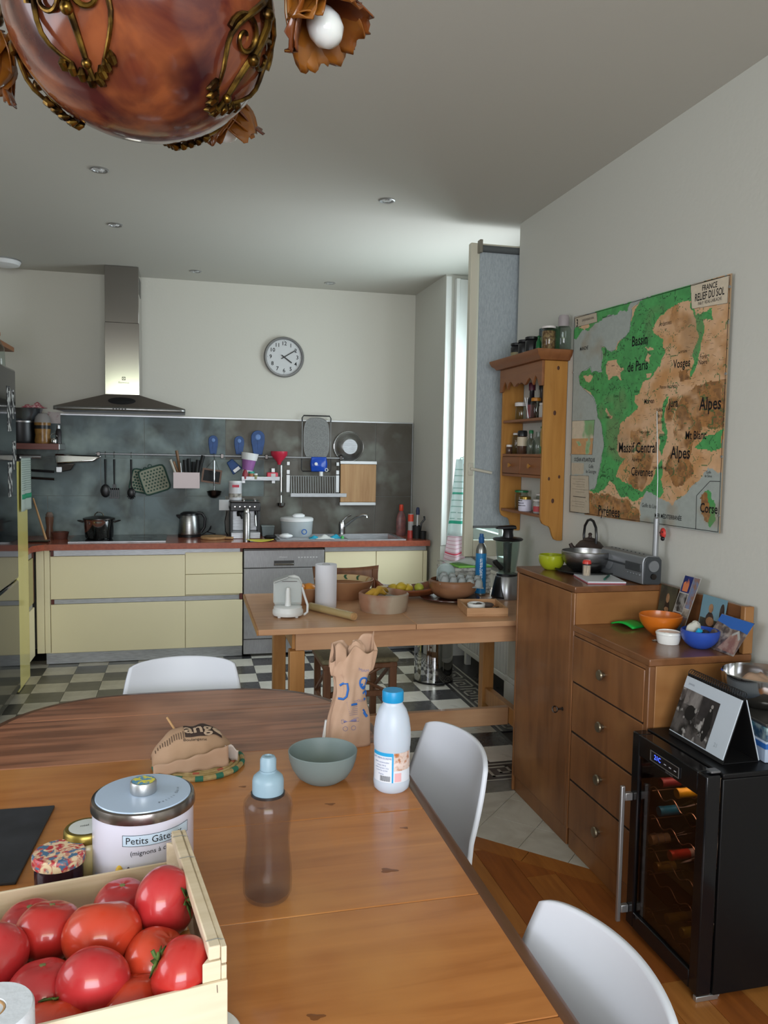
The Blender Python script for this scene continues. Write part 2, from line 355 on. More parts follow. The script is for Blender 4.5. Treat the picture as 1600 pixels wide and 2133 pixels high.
# worn marble tiles laid on the diagonal, with the wooden strip along them
q2 = math.sqrt(.5)
for i in range(0, 10):
    for j in range(-5, 9):
        u0, v0 = 3.99 + .283 * i, 1.517 - .283 * j
        cs = [((u - v) / 2, (u + v) / 2) for u, v in ((u0 + .0016, v0 + .0016), (u0 + .2814, v0 + .0016), (u0 + .2814, v0 + .2814), (u0 + .0016, v0 + .2814))]
        p = clip(cs, [(0, 1, 3.252), (1, 0, 1.80), (-1, 0, -.5)])
        if p: piece('marble_tile', p, marble)
for a in range(3):
    s0, s1 = -.6 + a * .62, -.6 + (a + 1) * .62 - .002
    piece('threshold_board', [(1.25 + s0 - q2 * 0, 2.739 - s0), (1.25 + s1, 2.739 - s1), (1.25 + s1 - .06, 2.739 - s1 - .06), (1.25 + s0 - .06, 2.739 - s0 - .06)], parquet[0])
bw = .118
for k in range(-6, 17):
    x = 0 + k * bw; y = -1.9 - (k * .37) % .9
    if x > 1.8: break
    while y < 3.25:
        l = random.choice((.7, .85, .6)); hi_y = y + l - .0015
        p = clip([(x + .0008, y), (x + bw - .0008, y), (x + bw - .0008, hi_y), (x + .0008, hi_y)], [(1, 1, 3.866), (0, 1, 3.253), (1, 0, 1.80), (0, -1, -.2 if x > .4 else -1.2)])
        y += l
        if p: piece('floor_board', p, random.choice(parquet))
# ---------------------------------------------------------------- backsplash
bs = S(MB().box(-1.6, 1.808, 6.388, 6.3995, .84, 1.752).box(-1.6, -.93, 6.388, 6.3995, 1.752, 1.775).to('trim_4', grout))
zr = [(1.4495, 1.765), (1.1605, 1.4475), (.84, 1.1585)]
for row, xs in enumerate(([-1.6, -.95, -.33, .283, .888, 1.496, 1.806], [-1.6, -.65, -.02, .585, 1.19, 1.5, 1.806], [-1.6, -1.03, -.333, .283, .888, 1.496, 1.806])):
    for a, c in zip(xs, xs[1:]):
        z0, z1 = zr[row]; bx('wall_tile', slate_b if a > .2 else slate_t, bs, a + .0022, c - .0022, 6.380, 6.3878, z0, z1, .001)
b = MB().box(-.95, 1.812, 6.376, 6.3995, 1.7655, 1.775).box(1.8065, 1.812, 6.376, 6.3995, .87, 1.765).to('edge_strip', alu, bs)
# right-end upstand of the worktop against the side wall is bare plaster
# ---------------------------------------------------------------- dining table
dt = T('dining_table', 'long oval-ended dining table of orange pine planks with darker walnut end leaf', 'table', (-.03, 1.25, 0))
TX, TY = -.03, 1.25
def oval(x0, n=40):
    hw, yf, a = .537, 2.565, .62                            # half width, far end, length of the rounded end
    pts = []
    for i in range(n + 1):
        t = math.pi * i / n; c, s = math.cos(t), math.sin(t)
        pts.append((hw * math.copysign(abs(c) ** .62, c), yf - TY - a + a * abs(s) ** .75))
    return pts
outline = oval(0)
full = [(x, y) for x, y in outline] + [(-x, -y) for x, y in outline]
cuts = [(-1.4, -1.004), (-1.004, -.65), (-.65, -.304), (-.304, .006), (.006, .348), (.348, .752), (.752, 1.098), (1.098, 1.4)]
for i, (a, c) in enumerate(cuts):
    p = clip(full, [(0, -1, -a - .0007), (0, 1, c - .0007)])
    if p: MB().prism(p, .028, 'z', .7220).to('plank', walnut_t if i in (0, 1, 6, 7) else pine_t, dt, bev=.0018, seg=2)
rim = [(x * 1.0, y) for x, y in full]
b = MB(); n = len(rim)
v = []
for k in range(n):
    p = Vector(rim[k]); t = Vector(rim[(k + 1) % n]) - Vector(rim[k - 1]); nn = Vector((t.y, -t.x)); nn.normalize()
    for d, z in ((-.014, .7503), (.002, .7500), (.009, .7470), (.012, .737), (.009, .722), (-.03, .7195), (-.03, .7213)): v.append((p.x + nn.x * d, p.y + nn.y * d, z))
f = [(k * 7 + j, ((k + 1) % n) * 7 + j, ((k + 1) % n) * 7 + (j + 1) % 7, k * 7 + (j + 1) % 7) for k in range(n) for j in range(7)]
b.add(v, f).to('edge_rim', table_edge, dt)
kn2 = mat('table_knot', '#7f4c24', .35)
for kx, ky, ks in ((.357, 1.365, 1.3), (.167, 1.017, 1), (.152, 1.67, .8), (.30, 1.66, .9), (.43, 1.52, .7), (.12, 1.79, .7)):
    MB().lathe([(.006 * ks, 0), (.004 * ks, .0002), (0, .0003)], 18, sx=2.0, wob=lambda a, z: 1 + .3 * math.sin(3 * a + kx * 40)).to('knot', kn2, dt, (kx - TX, ky - TY, .75), (0, 0, R_(-12)))
b = MB().box(-.37, .37, -.98, -.955, .63, .719).box(-.37, .37, .955, .98, .63, .719).box(-.40, -.372, -.98, .98, .63, .719).box(.372, .40, -.98, .98, .63, .719).to('apron', table_edge, dt)
for sx in (-1, 1):
    for sy in (-1, 1): MB().lathe([(.022, 0), (.03, .06), (.024, .12), (.036, .35), (.036, .5), (.03, .54), (.045, .56), (.045, .719)], 20).to('leg', table_edge, dt, (sx * .32, sy * .90, 0))
# ---------------------------------------------------------------- white shell chairs
shell_m = mat('white_shell_plastic', '#d6d9e2', .42, spec=.4)
leg_m = mat('chair_leg_white', '#c9cacc', .4, .3)
def shell():
    prof = [(.215, .425), (.19, .447), (.10, .452), (0, .445), (-.10, .442), (-.165, .452), (-.20, .485), (-.222, .54), (-.243, .61), (-.263, .68), (-.280, .745), (-.294, .805)]
    hw = [.17, .195, .21, .215, .215, .213, .211, .208, .203, .197, .188, .175]
    def fn(u, v):
        k = v * (len(prof) - 1); i = min(int(k), len(prof) - 2); t = k - i
        def cr_(a): p0, p1, p2, p3 = a[max(0, i - 1)], a[i], a[i + 1], a[min(len(a) - 1, i + 2)]; return .5 * (2 * p1 + (p2 - p0) * t + (2 * p0 - 5 * p1 + 4 * p2 - p3) * t * t + (3 * p1 - p0 - 3 * p2 + p3) * t ** 3)
        y = cr_([q[0] for q in prof]); z = cr_([q[1] for q in prof]); w = cr_(hw)
        s = u * 2 - 1; back = max(0, min(1, (v - .42) * 3)); top = max(0, (v - .6) / .4)
        return (s * w, y + back * .045 * s * s, z + (1 - back) * .02 * s * s - top * top * (.012 * s * s + .011 * abs(s) ** 9))
    return MB().grid(28, 64, fn)
def shell_chair(label, loc, rz):
    t = T('shell_chair', label, 'chair', loc, rz, 'white dining chairs round the table')
    shell().to('seat_shell', shell_m, t, solid=.011)
    for sx in (-1, 1):
        for sy in (-1, 1): MB().tube([(sx * .12, sy * .10, .435), (sx * .15, sy * .14, .41), (sx * .185, sy * .185, .20), (sx * .21, sy * .22, 0)], .011, 10).to('leg', leg_m, t)
    for y in (-.1, .1): MB().tube([(-.12, y, .437), (.12, y, .437)], .009, 8).to('seat_brace', leg_m, t)
    return t
# local back of the chair is at -y; rz turns the back outwards from the table
c0 = shell_chair('white shell chair at the far rounded end of the dining table', (-.02, 2.50, 0), R_(180))
c1 = dup(c0, (.405, 1.835, 0), R_(90 + 6), 'white shell chair by the milk bottle, on the long side of the table')
c2 = dup(c0, (.33, .97, 0), R_(90 + 4), 'white shell chair nearest the wine fridge, cut by the bottom edge')
# ---------------------------------------------------------------- kitchen table
kt = T('kitchen_table', 'light wood kitchen table with trestle legs and a long foot rail', 'table', (0, 0, 0))
kx0, kx1, ky0, ky1 = .29, 1.80, 3.395, 4.285
bx('top_panel', beech, kt, kx0, .998, ky0, ky1, .724, .75, .003); bx('top_panel', beech, kt, .9995, kx1, ky0, ky1, .724, .75, .003)
bx('top_edge', beech_l, kt, kx0 - .006, kx0 - .0003, ky0, ky1, .724, .7495, .002)
bx('apron', beech, kt, .46, 1.76, 3.455, 3.478, .637, .7235, .002); bx('apron', beech, kt, .46, 1.76, 4.19, 4.213, .637, .7235, .002); 
for x in (.435, 1.62):
    for y in (3.452, 4.155): bx('leg', beech_l, kt, x - .001, x + .066, y - .001, y + .066, 0 if y > 4 else .0, .7235 if False else .636, .004)
    bx('cross_rail', beech_l, kt, x + .012, x + .052, 3.518, 4.1535, .11, .20, .004)
    bx('top_rail', beech_l, kt, x + .012, x + .052, 3.48, 4.188, .637, .72, .004)
bx('foot_rail', beech, kt, .488, 1.631, 3.80, 3.835, .105, .20, .004)
# ---------------------------------------------------------------- rush chair behind the kitchen table
rush = mat('rush_seat', '#8d8467', .85, c2='#736a50', scale=50, sv=(1, 6, 1), bump=.5)
ch = T('rush_chair', 'old wooden chair with a rush seat and curved top rail behind the kitchen table', 'chair', (.865, 4.20, 0))
for sx in (-1, 1):
    bx('front_leg', chair_w, ch, sx * .175 - .019, sx * .175 + .019, -.255, -.217, 0, .43, .004)
    MB().hexa([(sx * .16 - .018, .13, 0), (sx * .16 + .018, .13, 0), (sx * .16 + .018, .166, 0), (sx * .16 - .018, .166, 0)], [(sx * .165 - .016, .15, .86), (sx * .165 + .016, .15, .86), (sx * .165 + .016, .176, .86), (sx * .165 - .016, .176, .86)]).to('back_leg', chair_w, ch, bev=.003)
    bx('side_stretcher', chair_w, ch, sx * .168 - .011, sx * .168 + .011, -.216, .129, .16, .185, .003)
    MB().rod((sx * .168, -.21, .40), (sx * .168, .13, .20), .010, 8).to('side_brace', chair_w, ch)
for z in (.12, .25): bx('front_stretcher', chair_w, ch, -.155, .155, -.245, -.227, z, z + .03, .003)
MB().rod((-.15, -.236, .27), (.15, -.236, .42), .009, 8).rod((.15, -.236, .27), (-.15, -.236, .42), .009, 8).to('front_brace', chair_w, ch)
bx('seat_frame', chair_w, ch, -.197, .197, -.256, .128, .40, .428, .006)
bx('seat', rush, ch, -.205, .205, -.262, .129, .429, .455, .012)
def trail(u, v): return ((u * 2 - 1) * (.178 + .012 * v), .162 + .022 * (1 - (u * 2 - 1) ** 2) + .012 * v, .765 + .115 * v - .012 * v * (1 - (u * 2 - 1) ** 2) * 1.3)
MB().grid(16, 4, trail).to('top_rail', chair_w, ch, solid=.016, bev=0)
bx('back_slat', chair_w, ch, -.147, .147, .152, .17, .62, .66, .003)
# ---------------------------------------------------------------- stepped sideboard
sb = T('sideboard', 'stepped brown veneer cabinet with a tall keyed door and four knobbed drawers', 'cabinet', (1.43, 2.72, 0))
FX = 0                                                       # local x=0 is the front
D = .372
# tall half
bx('tall_side', cab_s, sb, .0202, D, .005, .022, .0, 1.0, .002); bx('tall_side', cab_s, sb, .0202, D, .53, .55, 0, 1.0, .002)
bx('tall_top', cab_h, sb, -.006, D, -.001, .556, 1.0, 1.024, .003); bx('tall_back', cab_v, sb, D - .012, D, .0225, .5295, .05, .9995, 0)
bx('plinth', cab_v, sb, .004, .02, .0225, .5295, 0, .07, .002)
bx('tall_stile', cab_v, sb, -.004, .02, .005, .03, .072, .999, .003); bx('tall_stile', cab_v, sb, -.004, .02, .538, .5505, .0, .999, .003)
dr = bx('door', cab_v, sb, -.003, .016, .032, .536, .073, .996, .003)
k = MB().rod((-.003, .075, .527), (-.022, .075, .527), .004, 10).tube(arc((-.036, .075, .527), .011, 0, 2 * math.pi, 14, (1, 0, 0), (0, .35, 1)), .0028, 6).to('key', dark_steel, dr)
MB().cyl((0, 0, 0), .008, .002, 16).to('keyhole_plate', dark_steel, dr, (-.0032, .075, .527), (0, R_(-90), 0))
# drawer half, lower
y0, y1 = -.51, .003
bx('drawer_side', cab_s, sb, .0202, D, y0, y0 + .018, 0, .852, .002); bx('drawer_back', cab_v, sb, D - .012, D, y0 + .019, y1, .05, .852, 0)
bx('drawer_top', cab_h, sb, -.006, D, y0 - .004, y1 + .0005, .853, .877, .003)
bx('drawer_stile', cab_v, sb, -.004, .02, y0, y0 + .022, .0, .852, .003); bx('plinth', cab_v, sb, .004, .02, y0 + .023, y1, 0, .075, .002)
bx('drawer_rail', cab_v, sb, -.002, .02, y0 + .023, y1, .838, .852, .001)
brass = mat('old_brass_knob', '#8e8471', .28, .85)
for i, (za, zb) in enumerate(((.662, .836), (.467, .655), (.277, .46), (.082, .27))):
    q = bx('drawer', cab_v, sb, -.003 - (.003 if i == 0 else 0), .016, y0 + .024, y1 - .004, za, zb, .003)
    MB().lathe([(.008, 0), (.008, .008), (.017, .012), (.0195, .018), (.017, .0225), (.0, .0235)], 24).to('knob', brass, q, (-.003 - (.003 if i == 0 else 0), -.235, (za + zb) / 2), (0, R_(-90), 0))
    q2_ = bx('drawer_gap', mat('gap_dark%d' % i, '#20140c', .9), sb, -.001, .015, y0 + .024, y1 - .004, zb + .0005, zb + .0055, 0)
bx('back_board', cab_h, sb, D - .018, D, y0 + .02, y1, .8775, 1.03, .002)
bx('end_post', cab_s, sb, D - .034, D + .002, y0 - .003, y0 + .0195, .8775, 1.035, .003)
bx('step_panel', cab_s, sb, .002, D, -.0005, .0045, .8775, .9995, .001)
# ---------------------------------------------------------------- wine fridge
wf = T('wine_fridge', 'small black glass-door wine fridge at the end of the sideboard', 'fridge', (1.37, 1.828, 0))
fb = mat('fridge_black', '#0d0d0f', .4, spec=.35); fb2 = mat('fridge_black_gloss', '#101013', .12)
w = .372; Dp = .43
bx('side_panel', fb, wf, .052, Dp, 0, .012, .018, .64, .003); bx('side_panel', fb, wf, .052, Dp, w - .012, w, .018, .64, .003)
bx('top_panel', fb, wf, .052, Dp, 0, w, .6405, .655, .003); bx('bottom_panel', fb, wf, .052, Dp, .0125, w - .0125, .018, .035, .002); bx('back_panel', fb, wf, Dp - .012, Dp - .001, .0125, w - .0125, .036, .64, 0)
for x in (.08, .38):
    for y in (.03, w - .03): MB().cyl((x, y, 0), .014, .0175, 12).to('foot', mat('foot_grey', '#8a8a8a', .4), wf)
dd_ = bx('door_frame', fb2, wf, 0, .046, 0, .04, .022, .652, .004); 
bx('door_frame', fb2, wf, 0, .046, w - .04, w, .022, .652, .004); bx('door_frame', fb2, wf, 0, .046, .0405, w - .0405, .585, .652, .003); bx('door_frame', fb2, wf, 0, .046, .0405, w - .0405, .022, .075, .003)
bx('glass_pane', tint_glass('smoked_glass', '#c4b4ae'), wf, .008, .012, .0405, w - .0405, .0755, .5845, 0)
bx('corner_bracket', alu, wf, .004, .075, .006, .022, .0, .016, .002); bx('hinge', mat('hinge_grey', '#77777a', .4, .6), wf, .02, .05, .008, .034, .6555, .662, .002)
hd = MB().box(-.040, -.026, .357, .369, .03, .478).to('handle', alu, wf, bev=.003)
for z in (.06, .43): MB().box(-.026, -.0005, .355, .371, z, z + .025).to('handle_mount', alu, hd, bev=.002)
dp = MB().box(-.0025, -.0003, .12, .265, .598, .630).to('display', black, wf)
b = MB()
for q in ((.12, .265, .598, .6), (.12, .265, .628, .63), (.12, .122, .6, .628), (.263, .265, .6, .628)): b.box(-.0045, -.0027, *q)
b.to('display_frame', alu, dp)
led = mat('blue_led', '#2030c0', .5, emis='#3a52ff', es=5)
text('21C', .02, led, dp, frame((-.0032, .228, .614), (0, -1, 0), (0, 0, 1)), 'digits')
for k in range(3): bx('touch_mark', mat('touch_white%d' % k, '#d0d0d8', .5), dp, -.0035, -.0028, .134 + k * .025, .144 + k * .025, .611, .6135, 0)
text('klarstein', .011, mat('faint_logo', '#6a6a6e', .5), wf, frame((.0, .17, .592), (0, -1, 0), (0, 0, 1))).location.x = -.0008
lin_m = mat('fridge_inside', '#3a1f1c', .7)
il = bpy.data.lights.new('fridge_light', 'AREA'); il.shape = 'RECTANGLE'; il.size = .2; il.size_y = .25; il.energy = 1.3; il.color = (1, .72, .55); io = bpy.data.objects.new('fridge_light', il); COL.objects.link(io); io.parent = wf; io.location = (.14, w / 2, .628)
bx('liner', lin_m, wf, Dp - .06, Dp - .03, .0425, w - .0425, .05, .6, 0)
wire = mat('wire_shelf', '#b8a08a', .3, .9)
bot = []
for i, z in enumerate((.067, .192, .266, .376, .468)):
    b = MB()
    for x in (.06, .16, .28): b.tube([(x, .02 + (w - .04) * t / 40, z + .011 * math.sin(t / 40 * 2 * math.pi * 3.5)) for t in range(41)], .0018, 6)
    b.rod((.06, .03, z - .006), (.30, .03, z - .006), .0018, 6).rod((.06, w - .03, z - .006), (.30, w - .03, z - .006), .0018, 6)
    b.to('wire_shelf', wire, wf)
def wine(label, y, z, cap, glassc, foil, x=1.412):
    t = T('wine_bottle', label, 'bottle', (x, y, z), rot=(0, R_(90), 0), group='bottles lying in the wine fridge')
    MB().lathe([(0, .03), (.034, .032), (.037, .05), (.037, .10)][:0] + [(.0135, .05), (.0135, .085), (.018, .10), (.033, .135), (.0365, .155), (.0365, .29), (.032, .30), (0, .30)], 24).to('bottle_glass', glassc, t)
    c = MB().lathe([(.0, 0), (.0145, .0005), (.0155, .004), (.0155, .012), (.0145, .014), (.0148, .065), (0, .066)], 20).to('capsule', foil, t)
    return t
gr = mat('wine_glass_dark', '#161a10', .12); gw = mat('wine_glass_clear', '#5a5a40', .12)
F = lambda n, c, r=.35, m=.2: mat('foil_' + n, c, r, m)
wine('wine bottle with dull red capsule at the top left of the fridge', 2.102, .517, 0, gr, F('red', '#6a2430'))
wine('wine bottle with yellow capsule at the top right of the fridge', 2.020, .519, 0, gr, F('yellow', '#c9a91c'))
wine('wine bottle with bright blue capsule', 2.106, .425, 0, gr, F('blue', '#1f93c4'))
wb = wine('sparkling bottle with wired cream cork', 2.145, .315, 0, gr, F('cream', '#b9aa86'))
MB().tube(arc((0, 0, .02), .019, 0, 2 * math.pi, 16, (1, 0, 0), (0, 1, 0)), .0012, 6).tube(arc((0, 0, .045), .016, 0, 2 * math.pi, 16, (1, 0, 0), (0, 1, 0)), .0012, 6).rod((.019, 0, .0), (.016, 0, .045), .0012, 5).rod((-.019, 0, 0), (-.016, 0, .045), .0012, 5).to('wire_cage', alu, wb)
wr = wine('pale bottle with round red stopper', 2.04, .317, 0, mat('pale_bottle', '#b9b4ac', .3), F('stopper', '#c03a2a'))
wine('wine bottle with dull gold capsule under the wired cork', 2.109, .243, 0, gr, F('gold', '#7d6a24'))
wine('wine bottle with dark yellow capsule at the bottom left', 2.042, .116, 0, gw, F('olive', '#6f6420'))
wine('wine bottle with yellow-green capsule at the bottom right', 1.966, .118, 0, gw, F('lime', '#8f8a1e'))
# ---------------------------------------------------------------- pine wall shelf for spices
sp = T('spice_shelf', 'honey pine wall shelf with scalloped valance and two tiny drawers', 'shelf', (1.695, 3.625, 0))
d = .123
def side_prof():
    pts = [(d, 1.985), (0, 1.985), (0, 1.225), (.003, 1.20), (.012, 1.182), (.03, 1.172), (.046, 1.168), (.056, 1.158), (.062, 1.140), (.068, 1.120), (.078, 1.103), (.094, 1.096), (.115, 1.095), (d, 1.10)]
    return pts[::-1]
for y in (0, .525):
    s = MB().prism(side_prof(), .016, 'y', y).to('side_panel', honey_v, sp, bev=.002)
    if y == 0:
        for px, pz, r in ((.06, 1.73, .008), (.072, 1.95, .007), (.04, 1.405, .006), (.095, 1.415, .006), (.064, 1.295, .008)):
            MB().lathe([(r, 0), (r * .8, .0004), (0, .0005)], 14, sx=1, sy=1.5).to('knot', knot_m, s, (px, -.0002, pz), (R_(90), 0, 0))
for z in (1.695, 1.512, 1.405, 1.21): bx('shelf_board', honey_d, sp, .004, d - .002, .0165, .5245, z, z + .014, .002)
# scalloped valance
pts = [(.0, 1.985), (.0, 1.885)]
for a, c, e in ((.02, .07, .030), (.07, .13, .018), (.13, .20, .012), (.20, .262, .016)):
    pass
prof = [(.0, 1.862), (.035, 1.864), (.055, 1.90), (.075, 1.918), (.092, 1.90), (.105, 1.872), (.125, 1.90), (.145, 1.912), (.165, 1.905), (.19, 1.885), (.21, 1.88), (.235, 1.893), (.255, 1.897), (.27, 1.89)]
prof = prof + [(.541 - a, z) for a, z in prof[::-1]]
MB().prism([(a, z) for a, z in prof] + [(.541, 1.985), (.0, 1.985)], .014, 'x', -.0145).to('valance', honey_d, sp, bev=.002)
cp = [(.0, 0), (-.018, .002), (-.024, .012), (-.038, .022), (-.046, .038), (-.048, .05), (0, .05)]
def cornice():
    b = MB(); v = []
    for (o, z) in cp:
        v += [(d + .002, o, z), (-.0145 + o, o, z), (-.0145 + o, .541 - o, z), (d + .002, .541 - o, z)]
    n = len(cp); f = []
    for i in range(n - 1):
        for j in range(3): f.append((i * 4 + j, i * 4 + j + 1, (i + 1) * 4 + j + 1, (i + 1) * 4 + j))
    f += [(0, 3, 2, 1), ((n - 1) * 4, (n - 1) * 4 + 1, (n - 1) * 4 + 2, (n - 1) * 4 + 3)]
    f += [tuple(i * 4 for i in range(n)), tuple(i * 4 + 3 for i in range(n))[::-1]]
    return b.add(v, f)
cornice().to('cornice', honey_d, sp, (0, 0, 1.9855), bev=.001)
for y in (.02, .276):
    q = bx('drawer', honey_d, sp, .002, d - .02, y, y + .2445, 1.421, 1.510, .003)
    MB().lathe([(.004, 0), (.004, .006), (.011, .009), (.012, .015), (0, .018)], 16).to('knob', honey_v, q, (.002, y + .122, 1.465), (0, R_(-90), 0))
bx('drawer_divider', honey_d, sp, .003, d - .002, .266, .2745, 1.42, 1.511, .001)
# ---------------------------------------------------------------- kitchen units along the back wall
CZ = .858
_wb = MB().prism([(-1.619, 6.378), (-1.619, 5.57), (-1.02, 5.57), (-1.02, 5.70), (-.96, 5.78), (.66, 5.78), (.66, 6.378)], .042, 'z', CZ - .042)
_wb.box(.66, 1.585, 5.78, 5.855, CZ - .042, CZ).box(.66, 1.585, 6.285, 6.378, CZ - .042, CZ).box(1.585, 1.796, 5.78, 6.378, CZ - .042, CZ)
wt = tag(_wb.to('worktop', terra), 'long terracotta red worktop running under the tiled wall', 'worktop')
def unit(name, label, x0, x1, fronts, group='pale yellow base units'):
    t = T(name, label, 'cabinet', (x0, 5.83, 0), 0, group)
    W_ = x1 - x0
    bx('carcass', yellow, t, .002, W_ - .002, .022, .545, .085, .80, 0)
    bx('plinth', steel_h, t, 0, W_, .045, .058, .002, .084, .001)
    for nm, a, c, za, zb in fronts:
        if nm == 'strip': bx('grip_strip', steel_h, t, a, c, .006, .0215, za, zb, .001)
        elif nm == 'cap': bx('strip_end', plum, t, a, c, .0, .0215, za, zb, .001)
        else: bx(nm, yellow, t, a, c, 0, .0205, za, zb, .003)
    return t
unit('drawer_unit', 'wide pale yellow drawer unit under the hob', -.97, .383, [('corner_filler', .0, .036, .09, .813), ('strip', .062, 1.335, .770, .813), ('cap', .042, .0615, .770, .813), ('cap', 1.3355, 1.353, .785, .813),
      ('corner_filler', -.052, -.002, .09, .813), ('drawer_front', .04, .9425, .468, .768), ('drawer_front', .9455, 1.352, .626, .784), ('drawer_front', .9455, 1.352, .478, .623), ('strip', .062, 1.33, .434, .466), ('cap', .042, .0615, .434, .466), ('cap', 1.3305, 1.353, .434, .476),
      ('drawer_front', .04, .9425, .088, .432), ('drawer_front', .9455, 1.352, .088, .432)])
unit('sink_unit', 'pale yellow two-door unit under the sink', .99, 1.79, [('strip', .0, .79, .776, .813), ('door', .002, .393, .088, .774), ('door', .397, .765, .088, .774), ('end_filler', .768, .80, .088, .774)])
dw = T('dishwasher', 'silver dishwasher between the yellow units', 'dishwasher', (.388, 5.825, 0))
dw_m = mat('dishwasher_silver', '#a8a7a9', .34, .45, c2='#9a999b', scale=20, sv=(12, 1, 1), rv=.05)
bx('body', dark_steel, dw, .003, .595, .03, .55, .02, .80, 0); bx('door', dw_m, dw, .002, .596, 0, .028, .135, .660, .004)
cp_ = bx('control_panel', dw_m, dw, .002, .596, -.004, .028, .664, .795, .004); bx('kick_plate', dw_m, dw, .002, .596, .012, .03, .02, .13, .003)
hnd = MB().box(.222, .370, -.0055, -.0042, .679, .716).to('handle_recess', mat('recess_dark', '#3c3a3a', .4), cp_); MB().box(.226, .366, -.011, -.0057, .682, .697).to('grip', chrome, cp_, bev=.002)
text('Whirlpool', .014, mat('panel_ink', '#e2e2e2', .5), cp_, frame((.29, -.0046, .742), (1, 0, 0), (0, 0, 1)))
for k in range(7): MB().box(.40 + k * .022, .412 + k * .022, -.0048, -.0042, .735, .742).to('panel_mark', mat('pm%d' % k, '#d0d0d0', .5), cp_)
# left run: tall yellow column, low unit in the corner, dark fridge
tu = T('tall_unit', 'glossy yellow tall unit beside the dark fridge', 'cabinet', (-1.02, 5.205, 0))
yg = mat('yellow_gloss_door', '#d9cc7c', .12, spec=.5)
bx('carcass', yellow, tu, -.55, -.021, .002, .358, .0, 1.43, .001); bx('door', yg, tu, -.02, 0, .002, .358, .004, 1.43, .003)
lu = T('corner_unit', 'low yellow corner unit with steel grips and white plinth', 'cabinet', (-1.028, 5.565, 0))
bx('carcass', yellow, lu, -.55, -.021, .0, .26, .085, .82, 0); bx('plinth', white_paint, lu, -.08, -.04, .0, .255, .002, .084, 0)
bx('grip_strip', steel_h, lu, -.02, -.008, .0, .2, .772, .815, .001); bx('strip_end', plum, lu, -.02, -.004, .201, .222, .772, .815, .001); bx('drawer_front', mat('olive_front', '#a89d67', .35), lu, -.0205, 0, .0, .2, .46, .77, .002)
bx('grip_strip', steel_h, lu, -.02, -.008, 0, .2, .428, .458, .001); bx('drawer_front', yellow, lu, -.0205, 0, .0, .224, .088, .426, .002); bx('corner_post', plum, lu, -.02, -.002, .226, .236, .46, .815, .001)
fr = T('fridge', 'tall dark glossy fridge at the left edge with papers on it', 'fridge', (-1.008, 4.55, 0))
fgl = mat('fridge_dark_gloss', '#2e3234', .07, .35, spec=.8)
bx('body', fgl, fr, -.58, -.061, .0, .65, .01, 1.98, .004); bx('door', fgl, fr, -.06, 0, .002, .648, .72, 1.98, .012); bx('freezer_door', fgl, fr, -.06, 0, .002, .648, .03, .712, .012)
paper_bw = mat('printed_paper', '#b9b9b6', .7, c2='#3d3d3f', scale=26, lo=.42, hi=.52)
for i, (y, z, w_, h_, lb) in enumerate(((5.11, 1.77, .06, .17, 'narrow clipping under a magnet high on the dark fridge'), (5.12, 1.47, .075, .17, 'black and white clipping at mid height on the dark fridge'), (5.0, 1.74, .09, .26, 'tall printed sheet at the picture edge on the dark fridge'),
      (5.0, 1.33, .10, .2, 'lowest grey printed sheet on the dark fridge'))):
    t = tag(MB().box(0, .0012, -w_ / 2, w_ / 2, -h_ / 2, h_ / 2).to('clipping', paper_bw, None, (-1.0077, y, z), (R_(random.uniform(-3, 3)), 0, 0)), lb, 'paper', 'papers stuck to the fridge')
    MB().cyl((0, 0, 0), .009, .004, 12).to('magnet', black, t, (.0014, 0, h_ / 2 - .02), (0, R_(90), 0))
# ---------------------------------------------------------------- cooker hood
hd_ = T('cooker_hood', 'stainless steel chimney cooker hood above the hob', 'hood', (-.462, 6.0, 0))
bx('chimney_upper', steel_c, hd_, -.1155, .1155, .05, .396, 2.42, 2.818, .002); bx('chimney_lower', steel_c, hd_, -.118, .118, .046, .399, 1.908, 2.4195, .002)
MB().hexa([(-.448, -.06, 1.812), (.438, -.06, 1.812), (.438, .398, 1.812), (-.448, .398, 1.812)], [(-.118, .044, 1.9075), (.118, .044, 1.9075), (.118, .398, 1.9075), (-.118, .398, 1.9075)]).to('canopy', canopy_m, hd_, bev=.002)
def lip(u, v): s = u * 2 - 1; return ((s * .445) - .005, -.062 - .035 * (1 - s * s), 1.785 + .027 * v)
lp = MB().grid(24, 1, lip).to('front_lip', steel, hd_, solid=.004); bx('underside', dark_steel, hd_, -.446, .437, -.058, .398, 1.788, 1.8115, .001)
for k in range(5): MB().cyl((0, 0, 0), .006, .005, 12).to('button', black, lp, (-.05 + k * .02, -.0985 + .0006 * abs(k - 2), 1.799), (R_(90), 0, 0))
MB().lathe([(.095, 0), (.08, .004), (0, .005)], 24, sx=1, sy=.42).to('light_panel', black, hd_, (0, -.008, 1.861), (R_(42.5), 0, 0))
text('Electrolux', .018, ink, hd_, frame((.01, .0455, 1.995), (1, 0, 0), (0, 0, 1)))
b = MB()
for q in ((-.012, -.009, 0, .024), (.009, .012, 0, .024), (-.009, .009, 0, .003), (-.009, .009, .021, .024)): b.box(q[0], q[1], 0, .0004, q[2], q[3])
b.add([(-.009, 0, .003), (-.006, 0, .003), (.009, 0, .021), (.006, 0, .021)], [(0, 1, 2, 3)]).add([(.006, 0, .003), (.009, 0, .003), (-.006, 0, .021), (-.009, 0, .021)], [(0, 1, 2, 3)])
b.to('logo', ink, hd_, (.01, .0452, 2.012))
MB().box(.1155, .117, .12, .3, 2.64, 2.76).to('side_vent', black, hd_)
